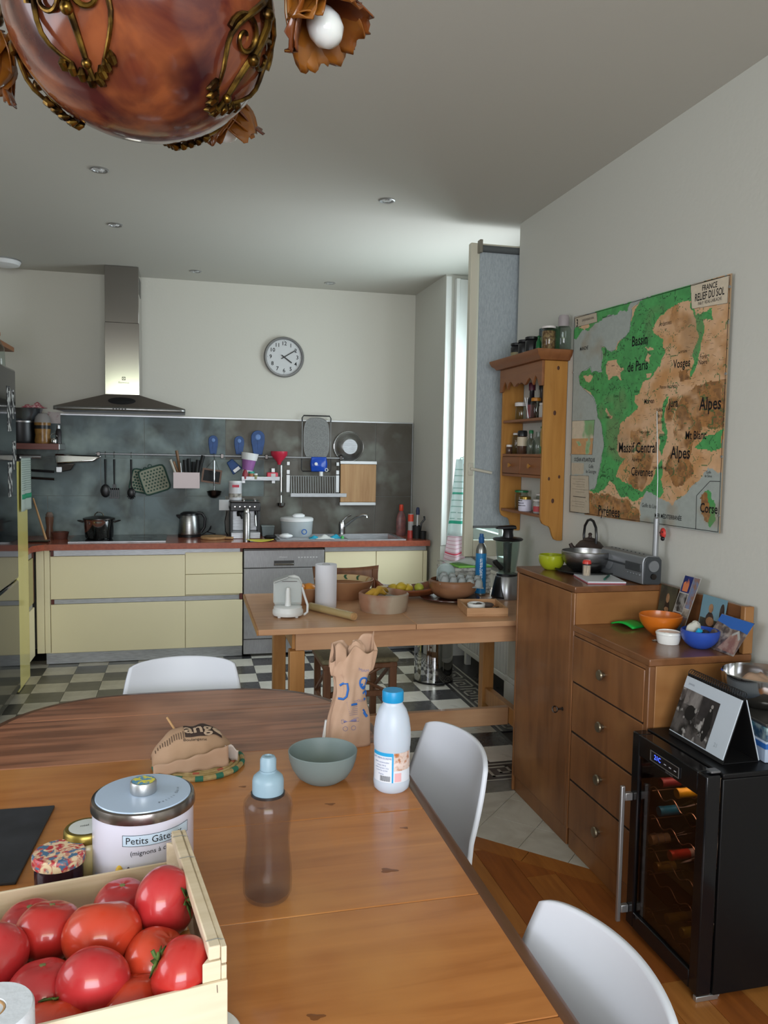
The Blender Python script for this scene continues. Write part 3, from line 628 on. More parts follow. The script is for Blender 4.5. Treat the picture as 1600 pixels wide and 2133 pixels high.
# ---------------------------------------------------------------- things on the worktop
def one(b, name, m, label, cat, loc=(0, 0, 0), rot=(0, 0, 0), group=None, **k): return tag(b.to(name, m, None, loc, rot, **k), label, cat, group)
C0 = CZ + .0005
hob = T('hob', 'black glass hob with steel front trim set in the worktop', 'hob', (-.82, 5.87, C0))
bx('glass_plate', mat('hob_glass', '#0c0d10', .04, spec=.7), hob, 0, .66, .008, .47, 0, .006, .001); bx('front_trim', steel_h, hob, 0, .66, -.001, .0075, 0, .0075, .001)
b = MB()
for x, y, r in ((.17, .14, .09), (.17, .34, .075), (.49, .14, .075), (.49, .34, .1)): b.tube([(x + r * math.cos(a * math.pi / 16), y + r * math.sin(a * math.pi / 16), .0061) for a in range(32)], .0008, 4, closed=True)
b.to('zone_rings', mat('hob_print', '#4c4e52', .4), hob, kind='stuff')
pot = T('cooking_pot', 'shiny steel cooking pot with glass lid and loop handle on the hob', 'pot', (-.635, 6.10, C0 + .0065))
MB().lathe([(0, 0), (.088, 0), (.098, .01), (.108, .125), (.113, .14), (.110, .141), (.104, .125), (.092, .012), (0, .012)], 48).to('body', chrome, pot)
lid = MB().lathe([(.112, .1415), (.112, .148), (.09, .154), (.04, .164), (0, .166)], 40).to('lid', dark_steel, pot)
MB().tube(arc((0, 0, .160), .032, R_(8), R_(172), 12), .0045, 8).to('loop_handle', chrome, lid)
for s in (-1, 1): MB().tube([(s * .106, -.028, .12), (s * .135, -.026, .128), (s * .146, 0, .130), (s * .135, .026, .128), (s * .106, .028, .12)], .005, 8).to('side_handle', dark_steel, pot)
ke = T('kettle', 'steel electric kettle with black handle and lid', 'kettle', (.005, 6.22, C0))
MB().lathe([(0, 0), (.085, 0), (.086, .018), (0, .019)], 32).to('base', black, ke)
MB().lathe([(.082, .020), (.084, .03), (.074, .15), (.068, .165)], 36).to('body', steel, ke)
MB().lathe([(.069, .165), (.067, .178), (.045, .19), (0, .194)], 32).to('lid', black, ke)
MB().tube([(.06, 0, .182), (.095, 0, .178), (.118, 0, .14), (.112, 0, .07), (.088, 0, .035)], .011, 10).to('handle', black, ke)
MB().hexa([(-.095, -.015, .155), (-.066, -.02, .13), (-.066, .02, .13), (-.095, .015, .155)], [(-.098, -.014, .168), (-.062, -.024, .17), (-.062, .024, .17), (-.098, .014, .168)]).to('spout', black, ke, bev=.003)
MB().tube([(.09, .03, .006), (.16, .05, .05), (.165, .10, .07), (.14, .13, .02), (.2, .14, .004)], .0035, 6).to('cord', black, ke)
one(MB().lathe([(0, 0), (.09, 0), (.094, .004), (.094, .016), (.09, .02), (0, .02)], 32, sx=1.05).box(-.02, .02, -.15, -.09, .003, .017), 'bread_board', oak_cut, 'small round wooden board with a handle beside the kettle', 'board', (.18, 6.05, C0), (0, 0, R_(70)), bev=.003)
# espresso machine
em = T('espresso_machine', 'black and steel espresso machine with chrome buttons', 'coffee machine', (.305, 6.06, C0))
bx('back_housing', dark_steel, em, .01, .215, .13, .25, .03, .20, .004); bx('side_column', black, em, 0, .02, .03, .2, .01, .24, .003); bx('side_column', black, em, .205, .225, .03, .2, .01, .24, .003)
bx('head', black, em, 0, .225, .0, .25, .205, .272, .006); bx('top_tray', dark_steel, em, .004, .221, .006, .246, .2725, .28, .003)
bx('drip_tray', steel_h, em, .004, .221, -.03, .125, .0, .048, .004); bx('front_panel', steel_h, em, .0205, .2045, .11, .129, .05, .204, .002)
for k in range(5): MB().lathe([(.0095, 0), (.0095, .007), (.007, .011), (0, .012)], 16).to('button', chrome, em, (.035 + k * .037, -.0002, .238), (R_(90), 0, 0))
MB().lathe([(.028, 0), (.03, .03), (.02, .04), (0, .04)], 20).to('group_head', black, em, (.08, .05, .165)); MB().rod((.08, .05, .175), (.08, -.07, .16), .009, 10).to('portafilter_handle', black, em)
MB().tube([(.19, .06, .2), (.19, .03, .15), (.192, .01, .09)], .006, 8).to('steam_wand', chrome, em); MB().tube([(-.02, .1, .2), (-.035, .12, .12), (-.03, .14, .04), (-.01, .16, .004)], .0035, 6).to('cord', black, em)
for i, (x, lb) in enumerate(((.10, 'chrome cup knob left of centre'), (.185, 'small round steel top on the espresso machine'))):
    MB().lathe([(.013, 0), (.014, .012), (.008, .02), (0, .022)], 16).to('cup_rail_knob', chrome, em, (x, .04, .2805))
cn = T('powder_tin', 'white cylindrical food tin with red label on the espresso machine', 'tin', (.352, 6.25, C0 + .281))
MB().lathe([(0, 0), (.05, 0), (.05, .135), (0, .135)], 32).to('body', mat('tin_white', '#c9c8cc', .4), cn); MB().lathe([(.0508, .02), (.0508, .05)], 32).to('picture_band', mat('tin_pict', '#5a5550', .5, c2='#b9b2a8', scale=40), cn); bx('red_label', mat('tin_red', '#b8384a', .5), cn, -.026, .026, -.0515, -.046, .098, .118, 0)
MB().lathe([(.051, .135), (.051, .147), (0, .148)], 32).to('lid', white_p, cn)
fl = T('steel_flask', 'slim steel vacuum flask standing in front of the espresso machine', 'flask', (.412, 5.86, C0)); MB().lathe([(0, 0), (.027, 0), (.0275, .20), (.022, .212), (0, .212)], 28).to('body', steel, fl); MB().lathe([(.020, .2125), (.020, .235), (.017, .24), (0, .241)], 24).to('cap', chrome, fl)
one(MB().grid(10, 6, lambda u, v: ((u - .5) * .2, (v - .5) * .11, .003 + .018 * (abs(u - .5) * 2) ** 2 * (1 - v) + .006 * v)), 'sponge_cloth', mat('cloth_yellow', '#d3c84e', .9, bump=.3, bscale=90), 'bright yellow sponge cloth at the worktop edge', 'cloth', (.51, 5.84, C0), (0, 0, R_(-6)), solid=.003)
tb = T('plastic_tub', 'grey translucent food tub beside the coffee machine', 'tub', (.60, 6.22, C0)); MB().lathe([(0, 0), (.048, 0), (.056, .075), (.053, .075), (.046, .003), (0, .003)], 4, a0=math.pi / 4, sx=1.25).to('body', mat('tub_grey', '#7f8c8e', .4, alpha=.8), tb, bev=.006); MB().lathe([(.059, .0755), (.059, .083), (0, .083)], 4, a0=math.pi / 4, sx=1.25).to('lid', mat('tub_lid', '#9aa5a6', .4), tb, bev=.003)
one(MB().lathe([(0, 0), (.022, 0), (.03, .012), (.02, .024), (0, .025)], 20, sx=1.7), 'pot_cover', black_m, 'small black oval lid lying by the grey tub', 'lid', (.60, 6.02, C0))
ss = T('salad_spinner', 'white salad spinner with grey translucent bowl and lid', 'salad spinner', (.815, 6.12, C0 + .0075))
MB().lathe([(0, 0), (.105, 0), (.118, .02), (.126, .118), (.123, .119), (.114, .02), (0, .01)], 48).to('bowl', mat('spinner_bowl', '#b4bcc0', .3, alpha=.85), ss)
MB().lathe([(.128, .1195), (.129, .138), (.12, .146), (.05, .151), (0, .152)], 48).to('lid', white_p, ss); MB().lathe([(.03, 0), (.032, .014), (.02, .024), (0, .026)], 24, sx=1.7).to('crank', white_p, ss, (.01, -.03, .152), (0, 0, R_(25)))
MB().tube(arc((.04, -.135, .045), .018, 0, 2 * math.pi, 18, (1, 0, 0), (0, .2, 1)), .0035, 6, ).to('pull_ring', blue_ink, ss)
sk = T('sink', 'stainless steel sink with draining board set in the worktop', 'sink', (.63, 5.84, C0))
bx('draining_board', steel_h, sk, 0, .53, 0, .46, 0, .005, .002); b = MB()
b.box(.531, .99, 0, .03, 0, .005).box(.531, .99, .43, .46, 0, .005).box(.96, .99, .03, .43, 0, .005).box(.531, .55, .03, .43, 0, .005)
b.to('sink_rim', steel_h, sk); b = MB().box(.551, .96, .031, .43, -.042, -.04).box(.551, .553, .031, .43, -.04, .004).box(.957, .959, .031, .43, -.04, .004).box(.554, .956, .031, .033, -.04, .004).box(.554, .956, .428, .4298, -.04, .004); b.to('basin', steel_h, sk)
b = MB()
for k in range(10): b.box(.03, .50, .05 + k * .04, .056 + k * .04, .0052, .0072)
b.to('drain_ridges', steel_h, sk, kind='stuff')
fa = T('tap', 'chrome mixer tap with a long rising spout over the sink', 'tap', (1.20, 6.265, C0 + .0055)); MB().lathe([(0, 0), (.028, 0), (.026, .03), (.028, .075), (.022, .10), (0, .108)], 24).to('body', chrome, fa)
MB().tube([(.01, -.005, .05), (.045, -.03, .085), (.10, -.08, .14), (.15, -.11, .162), (.175, -.125, .16), (.178, -.127, .14)], .0105, 10).to('spout', chrome, fa); MB().tube([(0, 0, .10), (.03, -.005, .135), (.075, -.01, .155)], .006, 8, .009).to('lever', chrome, fa)
one(MB().sph((0, 0, .021), .058, .04, .02, 20, 10, lambda d: 1 if d.x < .2 else .8), 'soap_dish', white_p, 'white oval dish at the end of the draining board', 'dish', (.715, 5.93, C0 + .0076))
cl = T('dish_cloths', 'crumpled white and turquoise cloths on the sink rim', 'cloth', (1.0, 5.93, C0 + .0076))
def crump(sx, sy, h, ph): return lambda u, v: ((u - .5) * sx, (v - .5) * sy, max(.002, h * math.sin(math.pi * u) * math.sin(math.pi * v) * (1 + .5 * math.sin(9 * u + ph) * math.cos(7 * v + ph))))
MB().grid(14, 10, crump(.14, .10, .02, 0)).to('white_cloth', mat('cloth_white', '#cfd0cd', .9), cl, solid=.003); MB().grid(12, 8, crump(.10, .1, .022, 2)).to('turquoise_cloth', mat('cloth_turq', '#2a9ab8', .9), cl, (.085, .02, 0), solid=.003); MB().grid(10, 8, crump(.08, .07, .018, 4)).to('turquoise_cloth', bpy.data.materials['cloth_turq'], cl, (-.075, .0, 0), solid=.003)
one(MB().lathe([(0, 0), (.012, 0), (.012, .014), (.006, .022), (0, .023)], 14), 'plastic_stopper', mat('cap_green', '#3fa24e', .4), 'tiny green bottle cap beside the sink basin', 'cap', (1.135, 5.90, C0 + .0076))
def bottle(name, label, cat, loc, prof, m, capp=None, capm=None, lab=None, labm=None, group=None, seg=28, sx=1, sy=1):
    t = T(name, label, cat, loc, 0, group); MB().lathe(prof, seg, sx=sx, sy=sy).to('body', m, t)
    if lab: MB().lathe(lab, seg, sx=sx, sy=sy).to('label_band', labm, t)
    if capp: MB().lathe(capp, 20).to('cap', capm, t)
    return t
pk = mat('soap_pink', '#8f5b55', .35, c2='#6d4a4c', scale=30); orr = mat('cap_orange', '#d2452d', .4)
bottle('detergent_bottle', 'dark pink washing-up bottle with an orange red cap', 'bottle', (1.665, 6.16, C0), [(0, 0), (.036, 0), (.04, .01), (.04, .13), (.03, .17), (.014, .2), (0, .2)], pk, [(.016, .2), (.018, .205), (.016, .25), (0, .25)], orr, sy=.6)
bottle('brush_tube', 'clear tube with red band and red base by the wall', 'bottle', (1.695, 5.98, C0), [(0, .06), (.022, .06), (.022, .19), (0, .19)], mat('tube_clear', '#b9b5b3', .15, alpha=.75), [(.0225, .13), (.0225, .185), (0, .186)], orr, [(0, 0), (.026, 0), (.024, .0595), (0, .0595)], mat('tube_red', '#b73c34', .4))
ut = T('brush_holder', 'black pot holder with washing-up brushes at the worktop end', 'holder', (1.735, 5.94, C0)); MB().lathe([(0, 0), (.033, 0), (.035, .10), (.031, .10), (.029, .006), (0, .006)], 24).to('tall_pot', black_m, ut); MB().lathe([(0, 0), (.024, 0), (.026, .06), (.022, .06), (.02, .005), (0, .005)], 24).to('low_pot', black_m, ut, (.037, -.045, 0))
br = MB().tube([(0, 0, .01), (.004, .004, .15), (.006, .004, .20)], .005, 8).to('brush_handle', white_p, ut); MB().lathe([(.014, 0), (.016, .03), (.011, .055), (0, .06)], 16).to('brush_head', mat('brush_navy', '#2a3152', .5), br, (.006, .004, .185)); MB().tube([(.015, -.01, .01), (.03, -.02, .12), (.055, -.02, .15), (.05, -.02, .175)], .008, 8).to('scourer', black, ut)
# ---------------------------------------------------------------- left end of the worktop
jr = T('wood_glass_jar', 'wood and glass jar in the worktop corner', 'mill', (-1.0, 6.27, C0)); MB().lathe([(0, 0), (.028, 0), (.03, .03), (.022, .07), (.028, .12), (.03, .15), (0, .15)], 24).to('body', mat('jar_body_wood', '#6b4937', .4), jr); MB().lathe([(.024, .1505), (.028, .165), (.016, .185), (0, .187)], 24).to('head', mat('jar_head_glass', '#7d6a5f', .25), jr)  # waisted jar of wood and glass, not a grinder
one(MB().lathe([(0, 0), (.05, 0), (.062, .05), (.058, .05), (.046, .006), (0, .006)], 28), 'salt_pot', wood('salt_wood', '#6a3f33', '#55322a', 0), 'low brown wooden salt pot beside the hob', 'pot', (-.91, 6.15, C0))
one(MB().rod((0, 0, .008), (-.09, .05, .30), .0085, 10, .006), 'rolling_stick', oak_cut, 'long pale wooden stick leaning in the corner', 'stick', (-.985, 6.02, C0))
tr = T('cutlery_pile', 'steel cutlery lying at the corner of the worktop', 'cutlery', (-1.03, 5.92, C0), 0)
for k in range(4): MB().tube([(-.07, -.02 + k * .02, .005), (0, -.02 + k * .022, .007), (.08, -.03 + k * .028, .006)], .004, 6, .006).to('knife', chrome if k % 2 else dark_steel, tr)
bx('black_tray', black, tr, -.2, -.08, -.12, .05, 0, .02, .004)
# ---------------------------------------------------------------- shelf with pans on the left
sh = T('pan_shelf', 'short brown shelf on the wall left of the hood', 'shelf', (0, 0, 0)); bx('board', wood('shelf_plum', '#7a4d46', '#693f39', 0), sh, -1.6, -.905, 6.10, 6.3795, 1.505, 1.548, .003); bx('end_cap', alu, sh, -.9045, -.898, 6.10, 6.3795, 1.507, 1.546, .001)
sauc = T('saucepan', 'black saucepan with a steel rim on the pan shelf', 'pan', (-1.19, 6.23, 1.5485)); MB().lathe([(0, 0), (.11, 0), (.116, .02), (.116, .148), (.112, .148), (.11, .01), (0, .01)], 36).to('body', black, sauc); MB().lathe([(.1175, .1485), (.119, .16), (0, .161)], 36).to('rim', steel, sauc)
st2 = T('steel_bowl', 'steel mixing bowl stacked on the black saucepan', 'bowl', (-1.17, 6.23, 1.7100)); MB().lathe([(0, 0), (.10, 0), (.125, .04), (.14, .085), (.142, .087), (.12, .09), (0, .09)], 36).to('body', mat('bowl_grey', '#7d858c', .25, .9), st2)
one(MB().grid(14, 8, lambda u, v: ((u - .5) * .16, (v - .5) * .09, .004 + .03 * math.sin(math.pi * u) * math.sin(math.pi * v) * (1 + .5 * math.sin(12 * u)))), 'checked_cloth', mat('cloth_red_check', '#b25763', .9, c2='#d9b2b4', scale=70, lo=.45, hi=.55), 'red checked cloth lying on the stacked steel bowl', 'cloth', (-1.08, 6.20, 1.8007), (0, 0, 0), solid=.004)
hj = T('amber_jar', 'amber glass jar with a pale domed lid and black band on the shelf', 'jar', (-1.025, 6.19, 1.5485)); am = mat('amber_jar', '#9a7138', .3, c2='#7a5526', scale=30)
MB().lathe([(0, 0), (.052, 0), (.056, .02), (.05, .06), (.056, .10), (.056, .15), (0, .15)], 28).to('body', am, hj); MB().lathe([(.0565, .105), (.0575, .13)], 28).to('black_band', black, hj); MB().lathe([(.056, .1505), (.05, .19), (.03, .215), (0, .22)], 28).to('lid', mat('lid_pale', '#9a9694', .3), hj)
one(MB().lathe([(0, 0), (.02, 0), (.024, .02), (.02, .035), (.012, .04), (0, .04)], 20).tube(arc((.0, 0, .05), .022, 0, math.pi, 10), .003, 6), 'tea_strainer', chrome, 'small shiny tea strainer at the shelf end', 'strainer', (-.945, 6.16, 1.5485))
bottle('spice_bottle', 'dark slim bottle with grey cap at the shelf end', 'bottle', (-.925, 6.24, 1.5485), [(0, 0), (.02, 0), (.02, .09), (.012, .11), (0, .11)], mat('bottle_dk', '#2d2a2c', .3), [(.014, .11), (.014, .135), (0, .136)], alu)
one(MB().box(-.045, .045, -.002, .002, 0, .085), 'greeting_card', mat('card_pale', '#b7aca9', .7, c2='#9d7f82', scale=22, lo=.55, hi=.62), 'pale card with a red motif propped behind the amber jar', 'card', (-.975, 6.37, 1.70), (0, 0, 0))
us = T('high_shelf', 'brown wooden shelf high on the left edge above the fridge', 'shelf', (0, 0, 0)); bx('board', honey_d, us, -1.6, -1.10, 4.9, 5.65, 2.135, 2.165, .004)
for y in (5.0, 5.55): bx('bracket', dark_steel, us, -1.6, -1.2, y, y + .02, 2.118, 2.1345, .002)
one(MB().lathe([(0, 0), (.06, 0), (.075, .12), (.08, .124), (.07, .126), (0, .12)], 28), 'plant_pot', black_m, 'black pot on the high shelf at the left edge', 'pot', (-1.19, 5.22, 2.1655))
one(MB().lathe([(0, 0), (.05, 0), (.055, .015), (.05, .12), (.03, .16), (.025, .19), (0, .19)], 28), 'carafe', thin_glass, 'clear glass carafe on top of the dark fridge', 'carafe', (-1.105, 5.14, 1.981)); one(MB().lathe([(0, 0), (.03, 0), (.03, .02), (0, .024)], 20), 'cork_lid', mat('cork', '#a5683f', .8), 'round cork lid resting on the glass carafe', 'lid', (-1.105, 5.14, 2.1715))
# towel over the tall yellow unit
stripe = mat('towel_white', '#a9b5ad', .95, bump=.4, bscale=120)
tw = T('tea_towel', 'white tea towel with a green band hanging by the yellow tall unit', 'towel', (-1.006, 5.46, 1.12))
def hang(wid, ht, amp, nw, ph=0): return lambda u, v: (amp * math.sin(nw * u * 2 * math.pi + ph) * (1.1 - v), (u - .5) * wid * (1 - .12 * v), v * ht)
MB().grid(18, 16, hang(.34, .33, .006, 1.6)).to('cloth', stripe, tw, solid=.004)
MB().grid(18, 2, lambda u, v: (.0045 + .006 * math.sin(1.6 * u * 2 * math.pi) * (1.1 - (.075 + .03 * v) / .33), (u - .5) * .32 * .97, .075 + .03 * v)).to('green_band', mat('towel_green', '#2f8f6a', .9), tw, solid=.003)
b = MB()
for k in range(14): b.grid(18, 1, lambda u, v, z=.13 + k * .014: (.0042 + .006 * math.sin(1.6 * u * 2 * math.pi) * (1.1 - (z + .003 * v) / .33), (u - .5) * .31 * .97, z + .003 * v))
b.to('stripes', mat('towel_stripe', '#7f9088', .95), tw, solid=.001, kind='stuff'); MB().rod((.0, -.17, .335), (0, .17, .335), .006, 8).to('rail', alu, tw)
# steel dispenser and rail bracket left of the hanging rail
kn = T('steel_slicer', 'long shiny steel wedge shaped slicer at the left end of the rail', 'slicer', (-.79, 6.30, 1.40))
MB().hexa([(-.16, -.03, 0), (.10, -.03, .02), (.10, .03, .02), (-.16, .03, 0)], [(-.17, -.03, .075), (.165, -.01, .066), (.165, .03, .066), (-.17, .03, .075)]).to('wedge', chrome, kn, bev=.012, seg=3); MB().hexa([(-.13, -.02, -.06), (-.06, -.02, -.045), (-.06, .02, -.045), (-.13, .02, -.06)], [(-.155, -.03, .0), (-.03, -.03, .004), (-.03, .02, .004), (-.155, .02, .0)]).to('handle', dark_steel, kn, bev=.004); bx('tip', alu, kn, -.158, -.118, -.045, -.031, -.062, -.02, .003)
rb = T('towel_bar', 'short steel bar under the pan shelf', 'bar', (-1.11, 6.2, 1.452)); MB().cyl((0, 0, 0), .014, .14, 16).to('bar', alu, rb, (-.07, 0, 0), (0, R_(90), 0)); bx('mount', black, rb, -.085, -.0705, -.016, .16, -.016, .016, .002)
hk = T('hook_arm', 'black folding hook arms beside the tea towel', 'hook', (-1.06, 6.25, 1.30))
for z in (0, .055): MB().rod((-.12, 0, z), (.10, 0, z - .012), .009, 8).to('arm', black if z else dark_steel, hk)
# ---------------------------------------------------------------- the rail and all that hangs on it
RY, RZ = 6.345, 1.475
rl = T('hanging_rail', 'long steel utensil rail fixed to the tiled wall', 'rail', (0, 0, 0)); MB().cyl((0, 0, 0), .007, 1.90, 12).to('rod', steel_h, rl, (-.68, RY, RZ + .006), (0, R_(90.28), 0))
for x in (-.66, .255, .60, 1.20): bx('rail_bracket', dark_steel, rl, x - .012, x + .012, RY - .010, 6.3785, RZ - .018, RZ + .018, .003)
def hook(t, z): MB().tube([(0, .012, z + .012), (0, .006, z + .022), (0, -.006, z + .020), (0, -.01, z + .006), (0, -.006, z - .012), (0, -.002, z - .022), (0, .004, z - .018)], .0018, 6).to('hook', dark_steel, t)
def utensil(name, label, x, L, head, m=black, z0=RZ - .03, group=None, hm=None):
    t = T(name, label, name.split('_')[-1], (x, RY, z0), 0, group); hook(t, RZ - z0 + .0)
    MB().tube([(0, -.004, -.005), (0, -.006, -L * .5), (0, -.006, -L)], .008, 8, .005).to('handle', hm or m, t)
    head(MB(), -L).to('head', m, t, bev=.0); return t
spoonh = lambda b, z: b.sph((0, -.006, z - .045), .036, .012, .05, 20, 12)
def turner(b, z):
    b.box(-.012, .012, -.010, -.002, z - .03, z); 
    for k in range(5): b.box(-.034 + k * .0145, -.024 + k * .0145, -.009, -.003, z - .095, z - .03)
    return b.box(-.036, .036, -.009, -.003, z - .108, z - .095).box(-.036, .036, -.009, -.003, z - .042, z - .03)
def pasta(b, z):
    b.sph((0, -.006, z - .035), .03, .012, .038, 18, 10)
    for k in range(6): a = -.9 + k * .36; b.rod((math.sin(a) * .026, -.008, z - .035 - math.cos(a) * .034), (math.sin(a) * .034, -.02, z - .038 - math.cos(a) * .045), .004, 6)
    return b
utensil('serving_spoon', 'black serving spoon hanging left of the slotted turner', -.612, .20, spoonh)
utensil('slotted_turner', 'black slotted turner hanging second on the rail', -.548, .195, turner)
utensil('pasta_spoon', 'black toothed pasta spoon hanging over the pot holders', -.425, .225, pasta, hm=black)
dotm = mat('holder_green', '#2f4a40', .9); holdm = mat('holder_pale', '#8f9180', .95, bump=.3, bscale=80)
def holder(label, x, z, rz, s, spots):
    t = T('pot_holder', label, 'pot holder', (x, 6.362, z), rot=(0, R_(rz), 0), group='pot holders on the rail')
    pts = [(s * math.cos(a) * (abs(math.cos(a)) ** 8 + abs(math.sin(a)) ** 8) ** -.125, s * math.sin(a) * (abs(math.cos(a)) ** 8 + abs(math.sin(a)) ** 8) ** -.125) for a in [2 * math.pi * k / 40 for k in range(40)]]
    MB().prism(pts, .008, 'y', 0).to('pad', holdm, t, bev=.002); MB().tube([(p[0], .004, p[1]) for p in pts], .007, 8, closed=True).to('binding', dotm, t)
    b = MB(); n = 7
    for i in range(n):
        for j in range(n):
            px, pz = (-.84 + 1.68 * (i + (.5 if j % 2 else 0)) / n + .1) * s, (-.85 + 1.7 * (j + .5) / n) * s
            if abs(px) < s * .87: b.lathe([(s * spots, 0), (s * spots, .0006), (0, .0007)], 6, (px, 0, pz)).xf(Matrix.Translation((px, -.0003, pz)) @ Matrix.Rotation(R_(90), 4, 'X') @ Matrix.Translation((-px, 0, -pz)), len(b.v) - 13)
    b.to('spots', dotm, t, kind='stuff'); MB().tube(arc((0, .004, s + .012), .014, 0, 2 * math.pi, 10), .003, 6).to('loop', dotm, t); return t
holder('dark green pot holder with pale rings, half hidden', -.345, 1.272, 12, .085, .11); t_ = holder('pale pot holder with dark green spots, in front', -.255, 1.285, -18, .098, .075); t_.location.y = 6.345
kb = T('utensil_box', 'pinkish steel box of knives and wooden spoons on the rail', 'utensil box', (-.015, 6.315, 1.225)); pm = mat('steel_pinkish', '#8d8382', .4, .7)
b = MB().box(-.098, .098, -.045, -.042, 0, .122).box(-.098, .098, .042, .045, 0, .122).box(-.098, -.095, -.042, .042, 0, .122).box(.095, .098, -.042, .042, 0, .122).box(-.095, .095, -.042, .042, 0, .003); b.to('box', pm, kb)
woodsp = wood('spoon_wood', '#8a6848', '#765538', 2)
def stick(label, x0, x1, z1, m, r=.009, cat='spoon', flat=1, y=0):
    t = one(MB().tube([(0, 0, 0), ((x1 - x0) * .5, 0, z1 * .5), (x1 - x0, 0, z1)], r, 8, r * 1.1), cat.replace(' ', '_'), m, label, cat, (x0 - .015, 6.315 + y, 1.2285), group=None); return t
stick('wooden spoon leaning far left in the steel box', -.02, -.10, .20, woodsp, .011, 'wooden spoon'); stick('long wooden spatula rising above the rail', -.025, -.075, .285, woodsp, .010, 'wooden spoon', y=.02); stick('white handled server leaning in the steel box', -.045, -.12, .215, mat('ivory', '#b8b4aa', .4), .009, 'server', y=-.022)
stick('steel bent fork handle in the steel box', -.03, -.045, .19, alu, .004, 'fork', y=-.03)
for k, (a, c, z, lb) in enumerate(((.0, -.015, .215, 'dark knife handle, leftmost of the black ones'), (.03, .015, .225, 'dark knife handle touching the rail'), (.05, .05, .20, 'dark knife handle with a steel rivet'), (.06, .085, .215, 'dark knife handle beside the longest one'), (.065, .125, .25, 'longest dark knife handle, leaning right'))):
    stick(lb, a, c, z, black_m, .013, 'knife', y=(k % 3 - 1) * .024)
cb = T('chalk_board', 'tiny chalkboard in a wooden frame hung on a string', 'board', (.175, 6.362, 1.318), rot=(0, R_(8), 0)); b = MB(); fw = wood('frame_brown', '#6d4a33', '#5a3c28', 0)
for q in ((-.075, .075, .042, .055), (-.075, .075, -.055, -.042), (-.075, -.062, -.042, .042), (.062, .075, -.042, .042)): b.box(q[0], q[1], -.006, .006, q[2], q[3])
b.to('frame', fw, cb); bx('slate', mat('chalk_slate', '#262627', .8), cb, -.062, .062, -.002, .003, -.042, .042, 0); MB().tube([(-.05, 0, .055), (.005, 0, .14), (.05, 0, .055)], .0012, 5).to('string', dark_steel, cb)
def ladle(label, x, L, r, m):
    t = T('ladle', label, 'ladle', (x, RY, RZ - .035), 0, 'ladles on the rail'); hook(t, .035); MB().tube([(0, -.004, 0), (0, -.006, -.095)], .0085, 8).to('grip', alu, t); MB().tube([(0, -.006, -.095), (0, -.008, -L)], .0045, 8).to('stem', chrome, t)
    MB().lathe([(0, 0), (r * .5, r * .10), (r * .85, r * .42), (r, r * .95), (r * 1.02, r * .97), (r * .96, r * .94), (r * .8, r * .45), (r * .45, r * .16), (0, r * .08)], 24).to('cup', m, t, (0, -.03, -L - r * .8), (R_(-12), 0, 0)); return t
ladle('dark ladle with a steel handle in front of the chalkboard', .194, .25, .055, dark_steel); t_ = ladle('small steel ladle hanging left of the plate rack', .716, .31, .036, chrome); t_.location.z -= .03
mitt_m = mat('mitt_blue', '#2f4f86', .55, c2='#294675', scale=20)
def mould(label, x, w_, z0, z1):
    t = T('ice_mould', label, 'mould', (x, 6.36, z0), 0, 'blue silicone moulds on the rail'); h_ = z1 - z0
    pts = [(w_ * .62, 0), (w_ * .66, h_ * .02), (w_, h_ * .55)] + [(w_ * math.cos(a), h_ - w_ + w_ * math.sin(a)) for a in [math.pi * k / 12 for k in range(13)]] + [(-w_, h_ * .55), (-w_ * .66, h_ * .02), (-w_ * .62, 0)]
    MB().prism(pts, .018, 'y', -.01).to('body', mitt_m, t, bev=.006, seg=3); MB().sph((0, -.0105, h_ - w_), w_ * .4, .003, w_ * .45, 14, 8).to('tip_mark', mat('mould_light%d' % int(x * 100), '#5e7fb4', .4), t); MB().box(-.0015, .0015, -.0125, -.0102, h_ * .2, h_ * .6).to('seam', mitt_m, t); return t
mould('leftmost small blue mould on the rail', .187, .036, 1.49, 1.635); mould('middle small blue mould behind the white tub', .387, .038, 1.49, 1.635); mould('largest blue mould, right of the white tub', .533, .053, 1.49, 1.682)
sc = T('scoop', 'small blue scoop hanging askew under the rail', 'scoop', (.31, 6.345, 1.44), rot=(0, R_(-38), 0)); MB().hexa([(-.045, -.035, -.105), (.045, -.035, -.105), (.04, .02, -.105), (-.04, .02, -.105)], [(-.028, -.012, 0), (.028, -.012, 0), (.024, .012, 0), (-.024, .012, 0)]).to('cup', mitt_m, sc, bev=.008, seg=3); bx('label_patch', white_p, sc, -.025, .03, -.0365, -.030, -.10, -.075, 0)
# small rail shelf with jars
rs = T('rail_shelf', 'small steel shelf hung from the rail holding little jars', 'shelf', (.41, 6.30, 1.295)); bx('tray', dark_steel, rs, -.01, .285, -.06, .06, 0, .004, .001); bx('front_lip', steel_h, rs, -.01, .285, -.064, -.0605, -.004, .026, .001)
for x in (.01, .245): bx('mount', alu, rs, x - .014, x + .014, .035, .06, -.03, -.001, .002)
bx('mount', alu, rs, .231, .259, .0605, .075, .03, .09, .002)
S0 = 1.2997
tub = T('washing_tub', 'white and mauve tapered tub wedged behind the rail shelf', 'tub', (.44, 6.30, S0), rot=(0, R_(8), 0)); MB().lathe([(0, .07), (.042, .07), (.055, .15), (0, .15)], 28).to('body', mat('tub_mauve', '#96619e', .4), tub); MB().lathe([(.06, .1505), (.068, .205), (0, .207)], 28).to('rim', white_p, tub); MB().lathe([(0, 0), (.036, 0), (.04, .0695), (0, .0695)], 24).to('foot', white_p, tub)
bottle('red_pot', 'tiny dark red pot at the left end of the rail shelf', 'jar', (.427, 6.255, S0), [(0, 0), (.02, 0), (.022, .04), (.012, .07), (0, .075)], mat('pot_red', '#93333f', .4))
